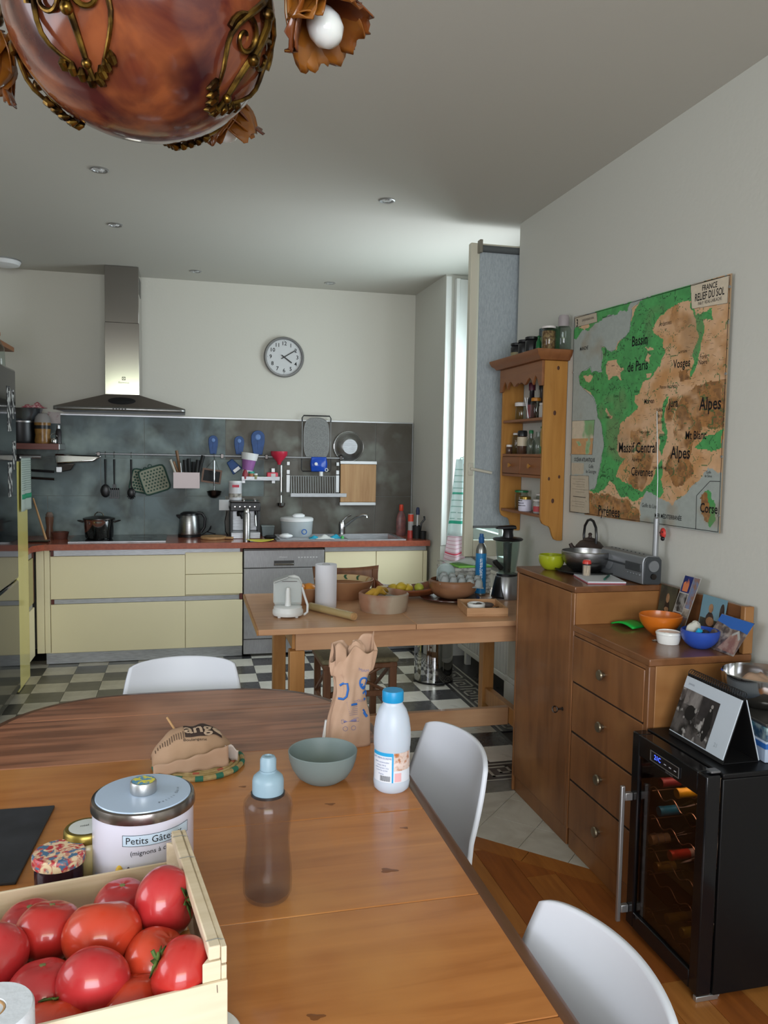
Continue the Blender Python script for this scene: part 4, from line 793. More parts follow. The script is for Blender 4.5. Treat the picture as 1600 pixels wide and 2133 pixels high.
bottle('spice_jar_teal', 'spice jar with teal lid on the rail shelf', 'jar', (.475, 6.265, S0), [(0, 0), (.024, 0), (.024, .045), (0, .045)], mat('spice_multi', '#8a7a55', .4, c2='#b5552f', scale=60), [(.0245, .0455), (.0245, .06), (0, .06)], mat('teal_lid', '#2a9a86', .4))
bottle('white_cap_jar', 'little glass jar with white cap in front on the rail shelf', 'jar', (.508, 6.25, S0), [(0, 0), (.017, 0), (.017, .034), (0, .034)], mat('herb_pale', '#8c8a60', .4), [(.0165, .0345), (.0165, .045), (0, .046)], white_p)
one(MB().box(-.03, .03, -.03, .03, 0, .022), 'green_sponge', mat('sponge_green', '#4a7a35', .95), 'green scouring sponge on the rail shelf', 'sponge', (.562, 6.28, S0), bev=.004)
rp = T('napkin_pack', 'red and white packet at the right end of the rail shelf', 'packet', (.64, 6.275, S0)); bx('wrapper', mat('pack_red', '#cf3f52', .35), rp, -.045, .042, -.03, .03, 0, .055, .008); bx('label_patch', mat('pack_white', '#c9c4c4', .5), rp, -.012, .022, -.0308, -.0303, .006, .046, 0)
fn_ = T('funnel', 'bright red funnel hanging from the rail', 'funnel', (.695, RY - .05, RZ - .06)); MB().lathe([(.012, 0), (.018, .02), (.064, .075), (.066, .105), (.063, .105), (.06, .075), (.014, .02), (.009, 0)], 32).to('cone', mat('funnel_red', '#b8273f', .35), fn_); bx('hook', dark_steel, fn_, -.008, .008, .044, .052, .02, .08, .001)
# plate rack
pr = T('plate_rack', 'steel plate rack with upright bars hung under the rail', 'rack', (.77, 6.33, 1.165)); 
for x in (.0, .40):
    bx('upright', alu, pr, x - .014, x + .014, -.01, .004, .03, .17, .002); bx('clip', alu, pr, x - .013, x + .013, -.012, .004, .175, .21, .002); bx('hook', alu, pr, x - .012, x + .012, -.014, .02, .245, .275, .002)
bx('tray', steel_h, pr, .01, .45, -.09, .01, .0, .006, .001); bx('tray_lip', steel_h, pr, .01, .46, -.094, -.0905, -.002, .028, .002)
for k in range(19): MB().rod((.025 + k * .0195, -.03, .0065), (.025 + k * .0195, .0, .158), .0036, 6).to('bar', alu, pr)
MB().rod((.014, .0, .160), (.388, 0, .160), .004, 6).to('top_bar', alu, pr)
# strainer tray hung behind
mesh_m = mat('fine_mesh', '#8d8e8c', .5, .6, c2='#6d6e6d', scale=200, alpha=.72)
sg = T('sink_strainer', 'long oval mesh sink strainer with black wire handles leaning on the wall', 'strainer', (1.0, 6.355, 1.36))
b = MB().prism([(.10 * math.copysign(abs(math.cos(a)) ** .6, math.cos(a)), .265 + .165 * math.copysign(abs(math.sin(a)) ** .6, math.sin(a))) for a in [2 * math.pi * k / 36 for k in range(36)]], .004, 'y', -.002); b.to('mesh_panel', mesh_m, sg)
MB().tube([(.102 * math.copysign(abs(math.cos(a)) ** .6, math.cos(a)), 0, .265 + .168 * math.copysign(abs(math.sin(a)) ** .6, math.sin(a))) for a in [2 * math.pi * k / 36 for k in range(36)]], .003, 6, closed=True).to('rim', alu, sg)
MB().tube([(-.115, 0, .40), (-.117, 0, .43), (-.105, -.004, .449), (.105, -.004, .449), (.117, 0, .43), (.115, 0, .40)], .005, 8).to('top_handle', black, sg); MB().tube([(-.118, 0, .12), (-.12, 0, .02), (-.11, -.004, .004), (.11, -.004, .004), (.12, 0, .02), (.118, 0, .12)], .004, 8).to('bottom_handle', black, sg)
for s in (-1, 1): MB().rod((s * .116, 0, .12), (s * .116, 0, .40), .003, 6).to('side_wire', alu, sg)
bp = T('refill_pouch', 'bright blue refill pouch with white cap hung upside down on the rail', 'pouch', (1.013, 6.31, 1.365)); MB().grid(10, 10, lambda u, v: ((u - .5) * (.135 - .03 * abs(v - .5)), -.018 * math.sin(math.pi * u) * math.sin(math.pi * min(1, v * 1.2)) - .002, v * .115)).to('pouch', mat('pouch_blue', '#1c49b0', .2), bp, solid=.012); MB().cyl((0, 0, 0), .016, .035, 16).to('cap', white_p, bp, (.018, -.012, -.037)); MB().tube(arc((.062, -.012, .012), .012, 0, 2 * math.pi, 12), .003, 6).to('ring', white_p, bp); MB().lathe([(.013, 0), (.0, .004)], 12).to('highlight_spot', white_p, bp, (-.025, -.0265, .06), (R_(90), 0, 0))
cd = T('colander', 'round steel colander hanging on the wall right of the strainer', 'colander', (1.268, 6.368, 1.567)); MB().lathe([(.0, .040), (.034, .041), (.040, .054), (.045, .054), (.07, .045), (.098, .02), (.112, .008), (.123, .004), (.123, 0), (.108, .003), (.095, .012)], 48).to('bowl', steel, cd, (0, 0, 0), (R_(90), 0, 0)); MB().lathe([(.04, 0), (.06, 0), (.06, .004), (.04, .004)], 36).to('foot_ring', steel_h, cd, (0, -.0545, 0), (R_(90), 0, 0)); MB().tube([(.123 * math.cos(a * math.pi / 20), -.002, .123 * math.sin(a * math.pi / 20)) for a in range(40)], .004, 8, closed=True).to('rim', chrome, cd)
cb2 = T('chopping_board', 'pale wooden chopping board with steel edges hung on the rail', 'board', (1.345, 6.345, 1.09)); bx('board', oak_cut, cb2, -.148, .148, -.012, .012, .027, .335, .002); bx('top_edge', alu, cb2, -.153, .153, -.016, .016, .336, .362, .002); bx('bottom_edge', alu, cb2, -.153, .148, -.016, .016, .0, .026, .002)
one(MB().box(-.042, .042, -.004, .004, -.042, .042).box(-.03, .03, -.006, -.004, -.03, .03), 'socket', white_p, 'white wall socket behind the espresso machine', 'socket', (.275, 6.3755, 1.09), bev=.002)
# ---------------------------------------------------------------- wall clock
ck = T('wall_clock', 'round wall clock with white face, black numerals and grey rim', 'clock', (.738, 6.3995, 2.266))
MB().lathe([(.0, 0), (.158, 0), (.160, .02), (.152, .038), (.142, .038), (.138, .018), (.0, .018)], 64).to('rim', mat('clock_rim', '#77777a', .25, .9), ck, (0, 0, 0), (R_(90), 0, 0)); MB().lathe([(.1385, .0205), (0, .0206)], 48).to('face', mat('clock_face', '#c9cacb', .5), ck, (0, 0, 0), (R_(90), 0, 0))
for h_ in range(1, 13):
    a = R_(90 - 30 * h_); text(str(h_), .043, ink, ck, frame((.106 * math.cos(a), -.0215, .106 * math.sin(a)), (1, 0, 0), (0, 0, 1)), 'numeral', bold=.01)
for k in range(60):
    if k % 15 == 0: a = R_(6 * k); MB().box(-.001, .001, -.0005, 0, -.003, .003).to('minute_mark', ink, ck, (.130 * math.cos(a), -.0212, .130 * math.sin(a)))
def hand(nm, ang, L, w_, y): MB().box(-.025, L, -.001, .001, -w_, w_).to(nm, black, ck, (0, y, 0), (0, R_(-(90 - ang)), 0))
hand('minute_hand', 58, .105, .0035, -.025); hand('hour_hand', 126, .075, .0045, -.028)
# ---------------------------------------------------------------- things on the dining table
Z = .7502
def lab_band(r, z0, z1, a0, a1, n=16, e=.0004):                 # a patch wrapped on a cylinder
    return MB().grid(n, 1, lambda u, v: ((r + e) * math.cos(a0 + (a1 - a0) * u), (r + e) * math.sin(a0 + (a1 - a0) * u), z0 + (z1 - z0) * v))
def cyl_text(st, size, m, parent, r, a, z, name='lettering', al='CENTER', slope=0):
    return text(st, size, m, parent, None, name, al, lambda x, y: ((r + .0009) * math.cos(a + x / r), (r + .0009) * math.sin(a + x / r), z + y + slope * x))
milk = T('milk_bottle', 'white plastic milk bottle with bright blue cap on the dining table', 'bottle', (.452, 1.716, Z), R_(0))
MB().lathe([(0, 0), (.034, 0), (.040, .006), (.042, .02), (.0415, .024), (.041, .03), (.041, .098), (.042, .103), (.0425, .115), (.042, .14), (.0385, .165), (.032, .185), (.0245, .196), (.0225, .2), (.0225, .204), (0, .204)], 48).to('body', mat('milk_plastic', '#c2ccda', .35, sss=.2), milk)
MB().lathe([(.024, .2045), (.0245, .206), (.0245, .226), (.023, .2295), (0, .2297)], 40).to('cap', mat('cap_blue', '#1790c8', .35), milk)
A0 = R_(-105)                                                 # the side turned to the camera
lab_band(.041, .028, .096, A0 - R_(72), A0 + R_(75), 30).to('label', mat('milk_label', '#dfe4ee', .4), milk)
lbm = mat('label_blue', '#2aa0d8', .4)
lab_band(.041, .088, .096, A0 - R_(72), A0 + R_(5), 16, .0008).to('label_header', lbm, milk); lab_band(.041, .028, .094, A0 + R_(1), A0 + R_(6), 4, .0008).to('label_stripe', lbm, milk)
lab_band(.041, .055, .096, A0 + R_(7), A0 + R_(75), 16, .0008).to('label_picture', mat('label_pict', '#d8c2b8', .4, c2='#b06c3c', scale=90, lo=.48, hi=.62, c3='#e8d6d2', s3=60), milk)
lab_band(.041, .030, .05, A0 + R_(10), A0 + R_(32), 8, .0008).to('label_patch', mat('label_pink', '#e6b3b8', .5), milk)
tb_ = mat('label_text', '#5570a8', .6)
for k, (st, sz, zz) in enumerate((('LAIT DEMI-ECREME', .0058, .083), ('valeurs nutritionnelles', .0042, .074), ('energie 195 kJ', .004, .067), ('matieres grasses 1,6 g', .004, .061), ('a conserver au frais', .004, .055), ('France', .0048, .047))): cyl_text(st, sz, tb_, milk, .0414, A0 - R_(34), zz)
b = MB()
for k in range(16):
    a = A0 - R_(38) + k * R_(2.2); q = lab_band(.041, .031, .043, a, a + R_(1.2 if k % 3 else .7), 1, .0009); b.add(q.v, q.f)
b.to('bar_code', ink, milk, kind='stuff')
gb = mat('grey_green_bowl', '#758281', .5); 
one(MB().lathe([(0, 0), (.042, 0), (.045, .002), (.060, .013), (.072, .032), (.0785, .052), (.081, .070), (.0798, .0715), (.078, .070), (.0755, .052), (.069, .034), (.057, .017), (.04, .009), (0, .008)], 56), 'bowl', gb, 'matt grey-green bowl beside the milk bottle', 'bowl', (.305, 1.795, Z))
# squeeze bottle
sq = T('water_bottle', 'smoky brown plastic drinking bottle with grey-blue cap', 'bottle', (.131, 1.325, Z))
MB().lathe([(0, .004), (.03, 0), (.037, .003), (.0415, .012), (.0425, .03), (.0415, .055), (.0385, .08), (.0375, .10), (.0385, .12), (.041, .145), (.0425, .16), (.041, .172), (.034, .181), (.028, .184), (.026, .186), (.024, .186), (.027, .181), (.034, .176), (.039, .166), (.0395, .15), (.036, .12), (.0355, .10), (.037, .075), (.0395, .04), (.0385, .012), (.03, .005), (0, .007)], 48).to('body', mat('smoky_plastic', '#4f3c38', .14, alpha=.2, spec=.9, coat=.3), sq)
cpm = mat('cap_greyblue', '#8aa3b2', .4)
MB().lathe([(.0265, .1865), (.0268, .19), (.0268, .207), (.025, .214), (.019, .2195), (.0145, .2225), (.0145, .226), (0, .226)], 40).to('cap', cpm, sq); MB().lathe([(.0138, .2262), (.0138, .244), (.011, .249), (.007, .250), (.006, .246), (0, .246)], 32).to('nozzle', cpm, sq); MB().lathe([(.029, .1825), (.029, .1862), (.0, .1863)], 32).to('neck_ring', mat('neck_dark', '#2a2423', .3), sq)
# biscuit tin
tin = T('biscuit_tin', 'large round white biscuit tin with pale blue lid and handwritten label', 'tin', (-.078, 1.415, Z)); RT = .0855
tin_m = mat('tin_pale', '#d5d3e2', .3, coat=.3)
MB().lathe([(0, 0), (RT - .001, 0), (RT, .003), (RT, .150), (0, .150)], 64).to('body', tin_m, tin); MB().lathe([(RT + .003, .146), (RT + .003, .155), (RT + .001, .1625), (RT - .003, .164), (RT - .004, .1625), (0, .1625)], 64).to('lid_band', mat('tin_band', '#8c8580', .22, .95), tin)
lidp = MB().lathe([(RT - .0042, .163), (RT - .0052, .1655), (0, .1665)], 64).to('lid', mat('lid_blue', '#b4c6de', .25, coat=.3), tin)
kn_ = MB().lathe([(.0215, 0), (.0225, .002), (.0225, .018), (.021, .0205), (.0, .0206)], 36).to('knob', alu, tin, (0, 0, .1667)); MB().lathe([(.0195, 0), (0, .0003)], 32).to('knob_picture', mat('knob_pict', '#5b92b5', .4, c2='#d8cd4e', scale=90, lo=.48, hi=.52), kn_, (0, 0, .0207))
a0 = R_(-84)
bxl = lab_band(RT, .110, .129, a0 - R_(26), a0 + R_(54), 20, .0006).to('label_box', mat('label_paleblue', '#c6d8ea', .4), tin)
b = MB()
for z in (.110, .1285): q = lab_band(RT, z, z + .0007, a0 - R_(26), a0 + R_(54), 20, .0012); b.add(q.v, q.f)
for a in (a0 - R_(26), a0 + R_(53.5)): q = lab_band(RT, .110, .1292, a, a + R_(.5), 1, .0012); b.add(q.v, q.f)
b.to('label_outline', ink, tin, kind='stuff')
cyl_text('Petits Gâteaux', .0165, ink, tin, RT + .0006, a0 + R_(10), .1192); cyl_text('(mignons à croquer)', .0115, ink, tin, RT, a0 + R_(14), .100, slope=.05)
for k in range(11): a = R_(-40 + k * 6.5); text('Petits Gâteaux'[k], .007, ink, tin, frame((.058 * math.cos(a - .35), .058 * math.sin(a - .35), .1668), (-math.sin(a - .35), math.cos(a - .35), 0), (-math.cos(a - .35), -math.sin(a - .35), 0)))
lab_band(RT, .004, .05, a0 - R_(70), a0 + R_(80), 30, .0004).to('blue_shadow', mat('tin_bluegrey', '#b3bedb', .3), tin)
rb_ = random.Random(2); b = MB()
for k in range(26): a = a0 - R_(58) + rb_.random() * R_(75); z = .03 + rb_.random() * .042; b.sph((RT * math.cos(a), RT * math.sin(a), z), .0022, .0022, .003, 8, 6)
b.to('chocolate_dots', mat('dots_brown', '#3a2430', .6), tin, kind='stuff'); MB().sph((RT * math.cos(a0 - R_(30)), RT * math.sin(a0 - R_(30)), .064), .007, .006, .013, 12, 8).to('yellow_motif', mat('motif_yellow', '#e0b53c', .5), tin)
# jars
jam = T('jam_jar', 'dark jam jar with a colourful fruit pattern lid behind the crate', 'jar', (-.214, 1.385, Z)); MB().lathe([(0, 0), (.037, 0), (.039, .004), (.039, .06), (.036, .07), (0, .07)], 36).to('glass', mat('jam_dark', '#2a0f1c', .12), jam); MB().lathe([(.0425, .0705), (.043, .074), (.0425, .086), (.040, .089), (0, .0895)], 40).to('lid', mat('lid_fruit', '#b8323a', .3, c2='#e0c9a6', scale=55, lo=.42, hi=.56, dist=1.5, c3='#4a6f8f', s3=70, lo3=.52, hi3=.58), jam)
hon = T('honey_jar', 'jar of pale creamed honey with a gold lid, left of the tin', 'jar', (-.158, 1.437, Z)); hx = -.018; hon.location.z = Z; MB().lathe([(0, 0), (.037, 0), (.04, .004), (.04, .07), (.036, .08), (.034, .083), (0, .083)], 36).to('glass', mat('honey_pale', '#c2b083', .2, sss=.1), hon, (hx, .005, 0)); MB().lathe([(.0385, .0835), (.039, .086), (.0385, .097), (.036, .1), (0, .1003)], 40).to('lid', mat('lid_gold', '#8f7d3c', .3, .8), hon, (hx, .005, 0)); MB().lathe([(.030, .1004), (0, .1006)], 32).to('lid_label', mat('paper_pale', '#c9cdc8', .6), hon, (hx, .005, 0)); text('miel', .009, ink, hon, frame((hx - .004, .008, .1012), (1, .2, 0), (-.2, 1, 0)))
# slate board
one(MB().prism([(-.72, 1.47), (-.296, 1.455), (-.279, 1.762), (-.72, 1.775)], .006, 'z', 0), 'slate_board', mat('slate_board', '#26272c', .55, c2='#313238', scale=14, detail=6, bump=.3), 'dark slate serving board at the left edge of the dining table', 'board', (0, 0, Z), bev=.0015)
# woven mat: coils
mat_s = mat('raffia', '#b39a6c', .9, c2='#99804f', scale=60, sv=(1, 1, 1), bump=.4); wv = T('woven_mat', 'round coiled straw mat with green stitches under the bread bag', 'mat', (.023, 1.945, Z))
for k in range(9): r = .105 - k * .0115; MB().tube([(r * math.cos(a * math.pi / 24), r * math.sin(a * math.pi / 24), .0055) for a in range(48)], .0062, 8, closed=True).to('coil', mat_s, wv)
gst = mat('raffia_green', '#2d6a55', .8); rst = mat('raffia_red', '#a5553f', .8)
for k in range(14): a0_ = R_(k * 25.7 + 8); MB().tube([(.1055 * math.cos(a0_ + R_(t * 1.6)), .1055 * math.sin(a0_ + R_(t * 1.6)), .0058) for t in range(7)], .0067, 8).to('green_stitch', gst, wv)
for k in range(9): a0_ = R_(k * 40 + 20); MB().tube([(.083 * math.cos(a0_ + R_(t * 2)), .083 * math.sin(a0_ + R_(t * 2)), .006) for t in range(6)], .0066, 8).to('red_stitch', rst, wv)
# crumpled paper bread bag on the mat
kraft = mat('kraft_paper', '#b8977c', .75, c2='#a78569', scale=9, detail=5, bump=.35, bscale=22); kraft_l = mat('kraft_paper_light', '#c09f88', .75, c2='#b08d74', scale=9, bump=.3, bscale=22)
bb = T('bread_bag', 'crumpled brown bakery bag with dark printed name lying on the straw mat', 'bag', (.008, 1.955, Z + .0125), R_(8))
def lump(d):
    return 1 + .06 * math.sin(6 * d.x + 3 * d.z) + .05 * math.sin(9 * d.y + 4 * d.x) + .04 * math.sin(13 * d.x - 5 * d.y + 2 * d.z)
def bagf(u, v):
    a = v * math.pi; x = (u - .5) * .195; e = 1 - (abs(u - .5) * 2) ** 2.6; w = .066 * (.35 + .65 * e) ; h = .078 * (.18 + .82 * e ** .8)
    cr = .0016 * math.sin(17 * u + 5 * v) + .001 * math.sin(31 * u - 9 * v)
    return (x, -w * math.cos(a) + cr, max(0, h * math.sin(a) ** .8 + cr * math.sin(a)))
MB().grid(40, 24, bagf).to('bag', kraft, bb, solid=.0012)
MB().grid(26, 6, lambda u, v: (-.10 + .175 * u, -.066 - .012 * math.sin(u * 3) - .006 * (1 - v), .0 + v * (.018 + .03 * u) + .002 * math.sin(u * 25))).to('front_fold', kraft_l, bb, solid=.0012)
MB().grid(8, 6, lambda u, v: (.068 + .03 * u, -.055 - .012 * v + .01 * math.sin(5 * u), .012 + .035 * v - .01 * u + .004 * math.sin(9 * u + 3 * v))).to('torn_end', mat('paper_white', '#b9aaa2', .8), bb, solid=.001)
def bagp(x, y, e=.0016):
    u = x / .195 + .5; v = y
    p = Vector(bagf(u, v)); du = Vector(bagf(u + .004, v)) - p; dv = Vector(bagf(u, v + .004)) - p; n = dv.cross(du)
    if n.z < 0: n = -n
    return p + n.normalized() * e
MB().grid(20, 10, lambda u, v: bagp(-.022 + .088 * u, .30 + .02 * u + .24 * v, .0022)).to('dark_print', mat('print_brown', '#3e2f2a', .75), bb)
text('ange', .060, mat('print_cream', '#bda38c', .7), bb, None, fn=lambda x, y: bagp(.022 + x * .82, .425 + y * 3.6, .0036), bold=.02); text('Boulangerie', .0115, ink, bb, None, fn=lambda x, y: bagp(.0 + x, .265 + y * 4, .0026))
b = MB()
for k in range(16): q = [bagp(-.088 + k * .0052, .30 + .015 * math.sin(k) + t * .025, .0018) for t in range(5)]; b.tube(q, .0008, 4)
b.to('print_lines', mat('print_brown2', '#57443b', .75), bb, kind='stuff'); MB().tube([(-.035, .03, .06), (-.055, .05, .092)], .0028, 8).to('wooden_stick', oak_cut, bb, label='thin wooden stick')
# tall paper bag of baguettes
pb = T('baguette_bag', 'tall crumpled brown paper bag with blue print standing behind the bowl', 'bag', (.41, 2.015, Z), R_(4))
def tall(u, v):
    a = u * 2 * math.pi; z = v * .258; rx = .056 - .006 * v + (.008 if v > .75 else 0) - .016 * math.exp(-((v - .55) / .2) ** 2); ry = .036 * (1 - .6 * v) + .004
    cr = (.0035 * math.sin(7 * a + 3 * v) + .0025 * math.sin(12 * a - 8 * v)) * (v ** .5 + .1); sq_ = (abs(math.cos(a)) ** 4 + abs(math.sin(a)) ** 4) ** -.25
    top = (.022 * math.sin(a * 1 + .6) + .016 * math.sin(3 * a) + .008 * math.sin(7 * a)) * v ** 4
    return ((rx + cr) * math.cos(a) * sq_ + .012 * v * v, (ry + cr * .6) * math.sin(a) * sq_, max(0, z + top))
MB().grid(72, 40, tall).to('bag', kraft_l, pb, solid=.0008); MB().grid(8, 2, lambda u, v: ((u - .5) * .1, (v - .5) * .07, .001)).to('bottom', kraft_l, pb)
MB().sph((.02, .0, .245), .022, .016, .03, 18, 12, lump).to('twisted_top', kraft_l, pb); MB().grid(8, 8, lambda u, v: (-.042 + .03 * u, -.012 - .008 * math.sin(3 * v), .20 + .065 * v + .01 * math.sin(4 * u))).to('top_flap', kraft_l, pb, solid=.001)
def tallp(x, z, e=.0016):
    v = min(.98, z / .258); lo_, hi__ = math.pi, 2 * math.pi
    for _ in range(30):
        m_ = (lo_ + hi__) / 2
        if tall(m_ / (2 * math.pi), v)[0] < x: lo_ = m_
        else: hi__ = m_
    p = Vector(tall(lo_ / (2 * math.pi), v)); return (p.x, p.y - e, p.z)
bl_ = mat('print_blue', '#2b68b8', .7); vio = mat('print_violet', '#7a7496', .75)
def stroke(pts, w, m=bl_, name='printed_mark'): return MB().tube([tallp(x, z * .94, .0008) for x, z in pts], w * 1.5 if w > .001 else w, 5).to(name, m, pb)
stroke([(-.030, .178), (-.022, .184), (-.012, .183), (-.010, .165), (-.014, .145), (-.022, .138), (-.034, .139)], .0022)
leaf = [(.033 + .0105 * math.cos(a), .180 + .0165 * math.sin(a)) for a in [k * math.pi / 8 for k in range(17)]]
stroke(leaf, .0018); stroke([(.025, .172), (.042, .19)], .0025); stroke([(.03, .168), (.04, .176)], .002); stroke([(.036 + .009 * math.cos(a), .142 + .010 * math.sin(a)) for a in [R_(-110 + k * 20) for k in range(13)]], .002); stroke([(.031, .1), (.043, .112), (.034, .093), (.041, .083)], .0028)
for k in range(8): stroke([(-.014 + .001 * k, .128 - k * .0052), (.016, .129 - k * .0052)], .00045, vio, 'printed_line')
stroke([(-.002, .120), (.014, .120)], .002); stroke([(-.028, .079), (.018, .082), (.019, .072), (-.027, .069), (-.028, .079)], .0006, vio); stroke([(-.022, .074), (.012, .076)], .0022, vio)
for x in (-.018, .004): stroke([(x + .006 * math.cos(k * math.pi / 6), .055 + .006 * math.sin(k * math.pi / 6)) for k in range(13)], .0006, vio)
text('MIAM', .011, vio, pb, None, fn=lambda x, y: tallp(.033 + x, .204 + y)); text('OUI BIO', .008, vio, pb, None, fn=lambda x, y: tallp(.03 + x, .122 + y * 1.2)); text('C', .03, bl_, pb, None, fn=lambda x, y: tallp(-.045 + x, .108 + y)) if False else None
one(MB().hexa([(-.004, -.012, 0), (.004, -.012, 0), (.004, .0, 0), (-.004, .0, 0)], [(.006, -.006, .058), (.014, -.006, .058), (.014, .006, .058), (.006, .006, .058)]), 'paper_tag', white_p, 'small white paper strip leaning at the left of the baguette bag', 'paper', (.345, 2.035, Z), bev=.002)
# ---------------------------------------------------------------- crate of tomatoes
cr = T('tomato_crate', 'pale wooden crate of red tomatoes at the lower left of the table', 'crate', (-.1805, 1.115, Z), R_(9))
hw, hd2 = .2, .1725
for k in range(4): bx('base_slat', poplar, cr, -hw + .004, hw - .004, -hd2 + .012 + k * .088, -hd2 + .08 + k * .088, .004, .009, .001)
bx('back_slat', poplar, cr, -hw, hw - .003, hd2 - .0045, hd2, .012, .088, .001); bx('front_slat', poplar, cr, -hw, hw + .003, -hd2 - .0005, -hd2 + .0045, .012, .098, .001)
for s in (-1, 1):
    x = s * (hw - .004); bx('end_slat', poplar, cr, min(x, x + s * .007), max(x, x + s * .007), -hd2 + .0048, hd2 - .0048, .014, .115, .001)
    bx('end_batten', poplar, cr, min(x - s * .016, x - s * .0005), max(x - s * .016, x - s * .0005), -hd2 + .006, hd2 - .006, .124, .142, .002)
    bx('end_slat', poplar, cr, min(x, x + s * .007), max(x, x + s * .007), -hd2 + .0048, hd2 - .0048, .118, .140, .001)
    for t in (-1, 1):
        q = [(x - s * .0005, t * (hd2 - .005)), (x - s * .024, t * (hd2 - .005)), (x - s * .0005, t * (hd2 - .034))]
        MB().prism(q if (s * t) < 0 else q[::-1], .1125, 'z', .010).to('corner_post', poplar, cr, bev=.001)
stp = mat('staple', '#9a9a98', .3, .9)
for y in (-hd2 + .02, .07, hd2 - .03): MB().tube([(hw - .021, y, .1425), (hw - .006, y + .001, .1425), (hw + .0035, y + .001, .139)], .0006, 5).to('staple', stp, cr)
for y in (.03, .085): MB().tube([(hw - .01, -hd2 - .001, y), (hw - .0105, -hd2 - .001, y + .01)], .0006, 5).to('staple', stp, cr)
tom_m = [mat('tomato_' + n, a, .3, c2=b_, scale=5, lo=.3, hi=.75, sss=.12, coat=.5) for n, a, b_ in (('red', '#c4352c', '#b32826'), ('orange', '#cf4a2a', '#bd3824'), ('pinkred', '#c7383a', '#b0292c'))]
cal = mat('calyx_green', '#55702f', .7, c2='#3d5524', scale=40); scar = mat('stem_scar', '#7a8050', .8)
def tomato(label, x, y, z, r, mi, tilt=(0, 0), squash=.86, stem=None, ribs=5, sx=1):
    t = T('tomato', label, 'tomato', (x, y, z), rot=(R_(tilt[0]), R_(tilt[1]), 0), group='tomatoes in the crate')
    def fn(d):
        a = math.atan2(d.y, d.x); p = max(0, d.z); dimple = 1 - .14 * max(0, (d.z - .80) / .2) ** 1.6
        return dimple * (1 + .007 * math.cos(ribs * a) * (1 - d.z * d.z) + .025 * max(0, d.z - .5) * math.cos(ribs * a))
    r *= 1.05; MB().sph((0, 0, 0), r * sx, r, r * squash, 36, 24, fn).to('flesh', tom_m[mi], t)
    zt = r * squash * .80
    if stem == 'scar': MB().lathe([(.006, 0), (.004, .003), (0, .004)], 12, (0, 0, zt)).to('stem_scar', scar, t)
    if stem == 'calyx':
        for k in range(6):
            a = k * math.pi / 3 + .3; L_ = r * (.42 + .12 * (k % 2)); c_, s_ = math.cos(a), math.sin(a)
            MB().add([(0, 0, zt), (c_ * L_ * .45 - s_ * .005, s_ * L_ * .45 + c_ * .005, zt + .006), (c_ * L_, s_ * L_, zt + .003 + .004 * (k % 3)), (c_ * L_ * .45 + s_ * .005, s_ * L_ * .45 - c_ * .005, zt + .006)], [(0, 1, 2, 3)]).to('sepal', cal, t, solid=.0012)
        MB().tube([(0, 0, zt), (.002, .001, zt + .010), (.006, .002, zt + .016)], .0028, 8).to('stalk', cal, t)
    return t
tomato('tomato at the left picture edge with a yellow scar', -.255, 1.112, .832, .043, 2, (20, -20), stem='scar')
tomato('plump tomato under the crate back, left of the middle one', -.194, 1.165, .83, .045, 0, (-15, 5), stem='scar')
tomato('largest ribbed tomato in the middle of the crate', -.118, 1.12, .842, .051, 1, (-30, 0), ribs=4)
tomato('tomato pressed into the back right corner, stalk facing right', -.034, 1.165, .853, .046, 2, (25, 75), stem='calyx', sx=1.05)
tomato('half hidden tomato at the back behind the big one', -.10, 1.235, .815, .042, 2, (0, 0), stem='scar')
tomato('tomato low at the left behind the paper roll', -.185, 1.052, .815, .043, 2, (-10, 0), stem='scar')
tomato('smooth red tomato in the front middle', -.120, 1.028, .835, .044, 2, (-60, 10), ribs=3)
tomato('orange red tomato wedged at the right', -.042, 1.078, .82, .044, 1, (0, 30), stem=None)
tomato('tomato at the right end with a green calyx on its left', -.010, 1.012, .845, .041, 0, (-10, -62), stem='calyx')
tomato('pale orange tomato at the bottom by the front slat', -.072, 1.018, .803, .043, 1, (-20, 0))
tomato('tomato in the bottom row with a withered stalk', -.160, 1.002, .800, .041, 1, (-20, 0), stem='calyx')
tomato('tomato at the bottom beneath the paper roll', -.24, 1.02, .797, .042, 0, (0, 0))
for k, (x, y) in enumerate(((-.31, 1.15), (-.31, 1.05), (-.23, 1.22))): tomato(('tomato hidden left at the back of the crate', 'tomato hidden left at the front of the crate', 'tomato in the far left corner of the crate')[k], x, y, .805, .043, k, (0, 0), stem='scar')
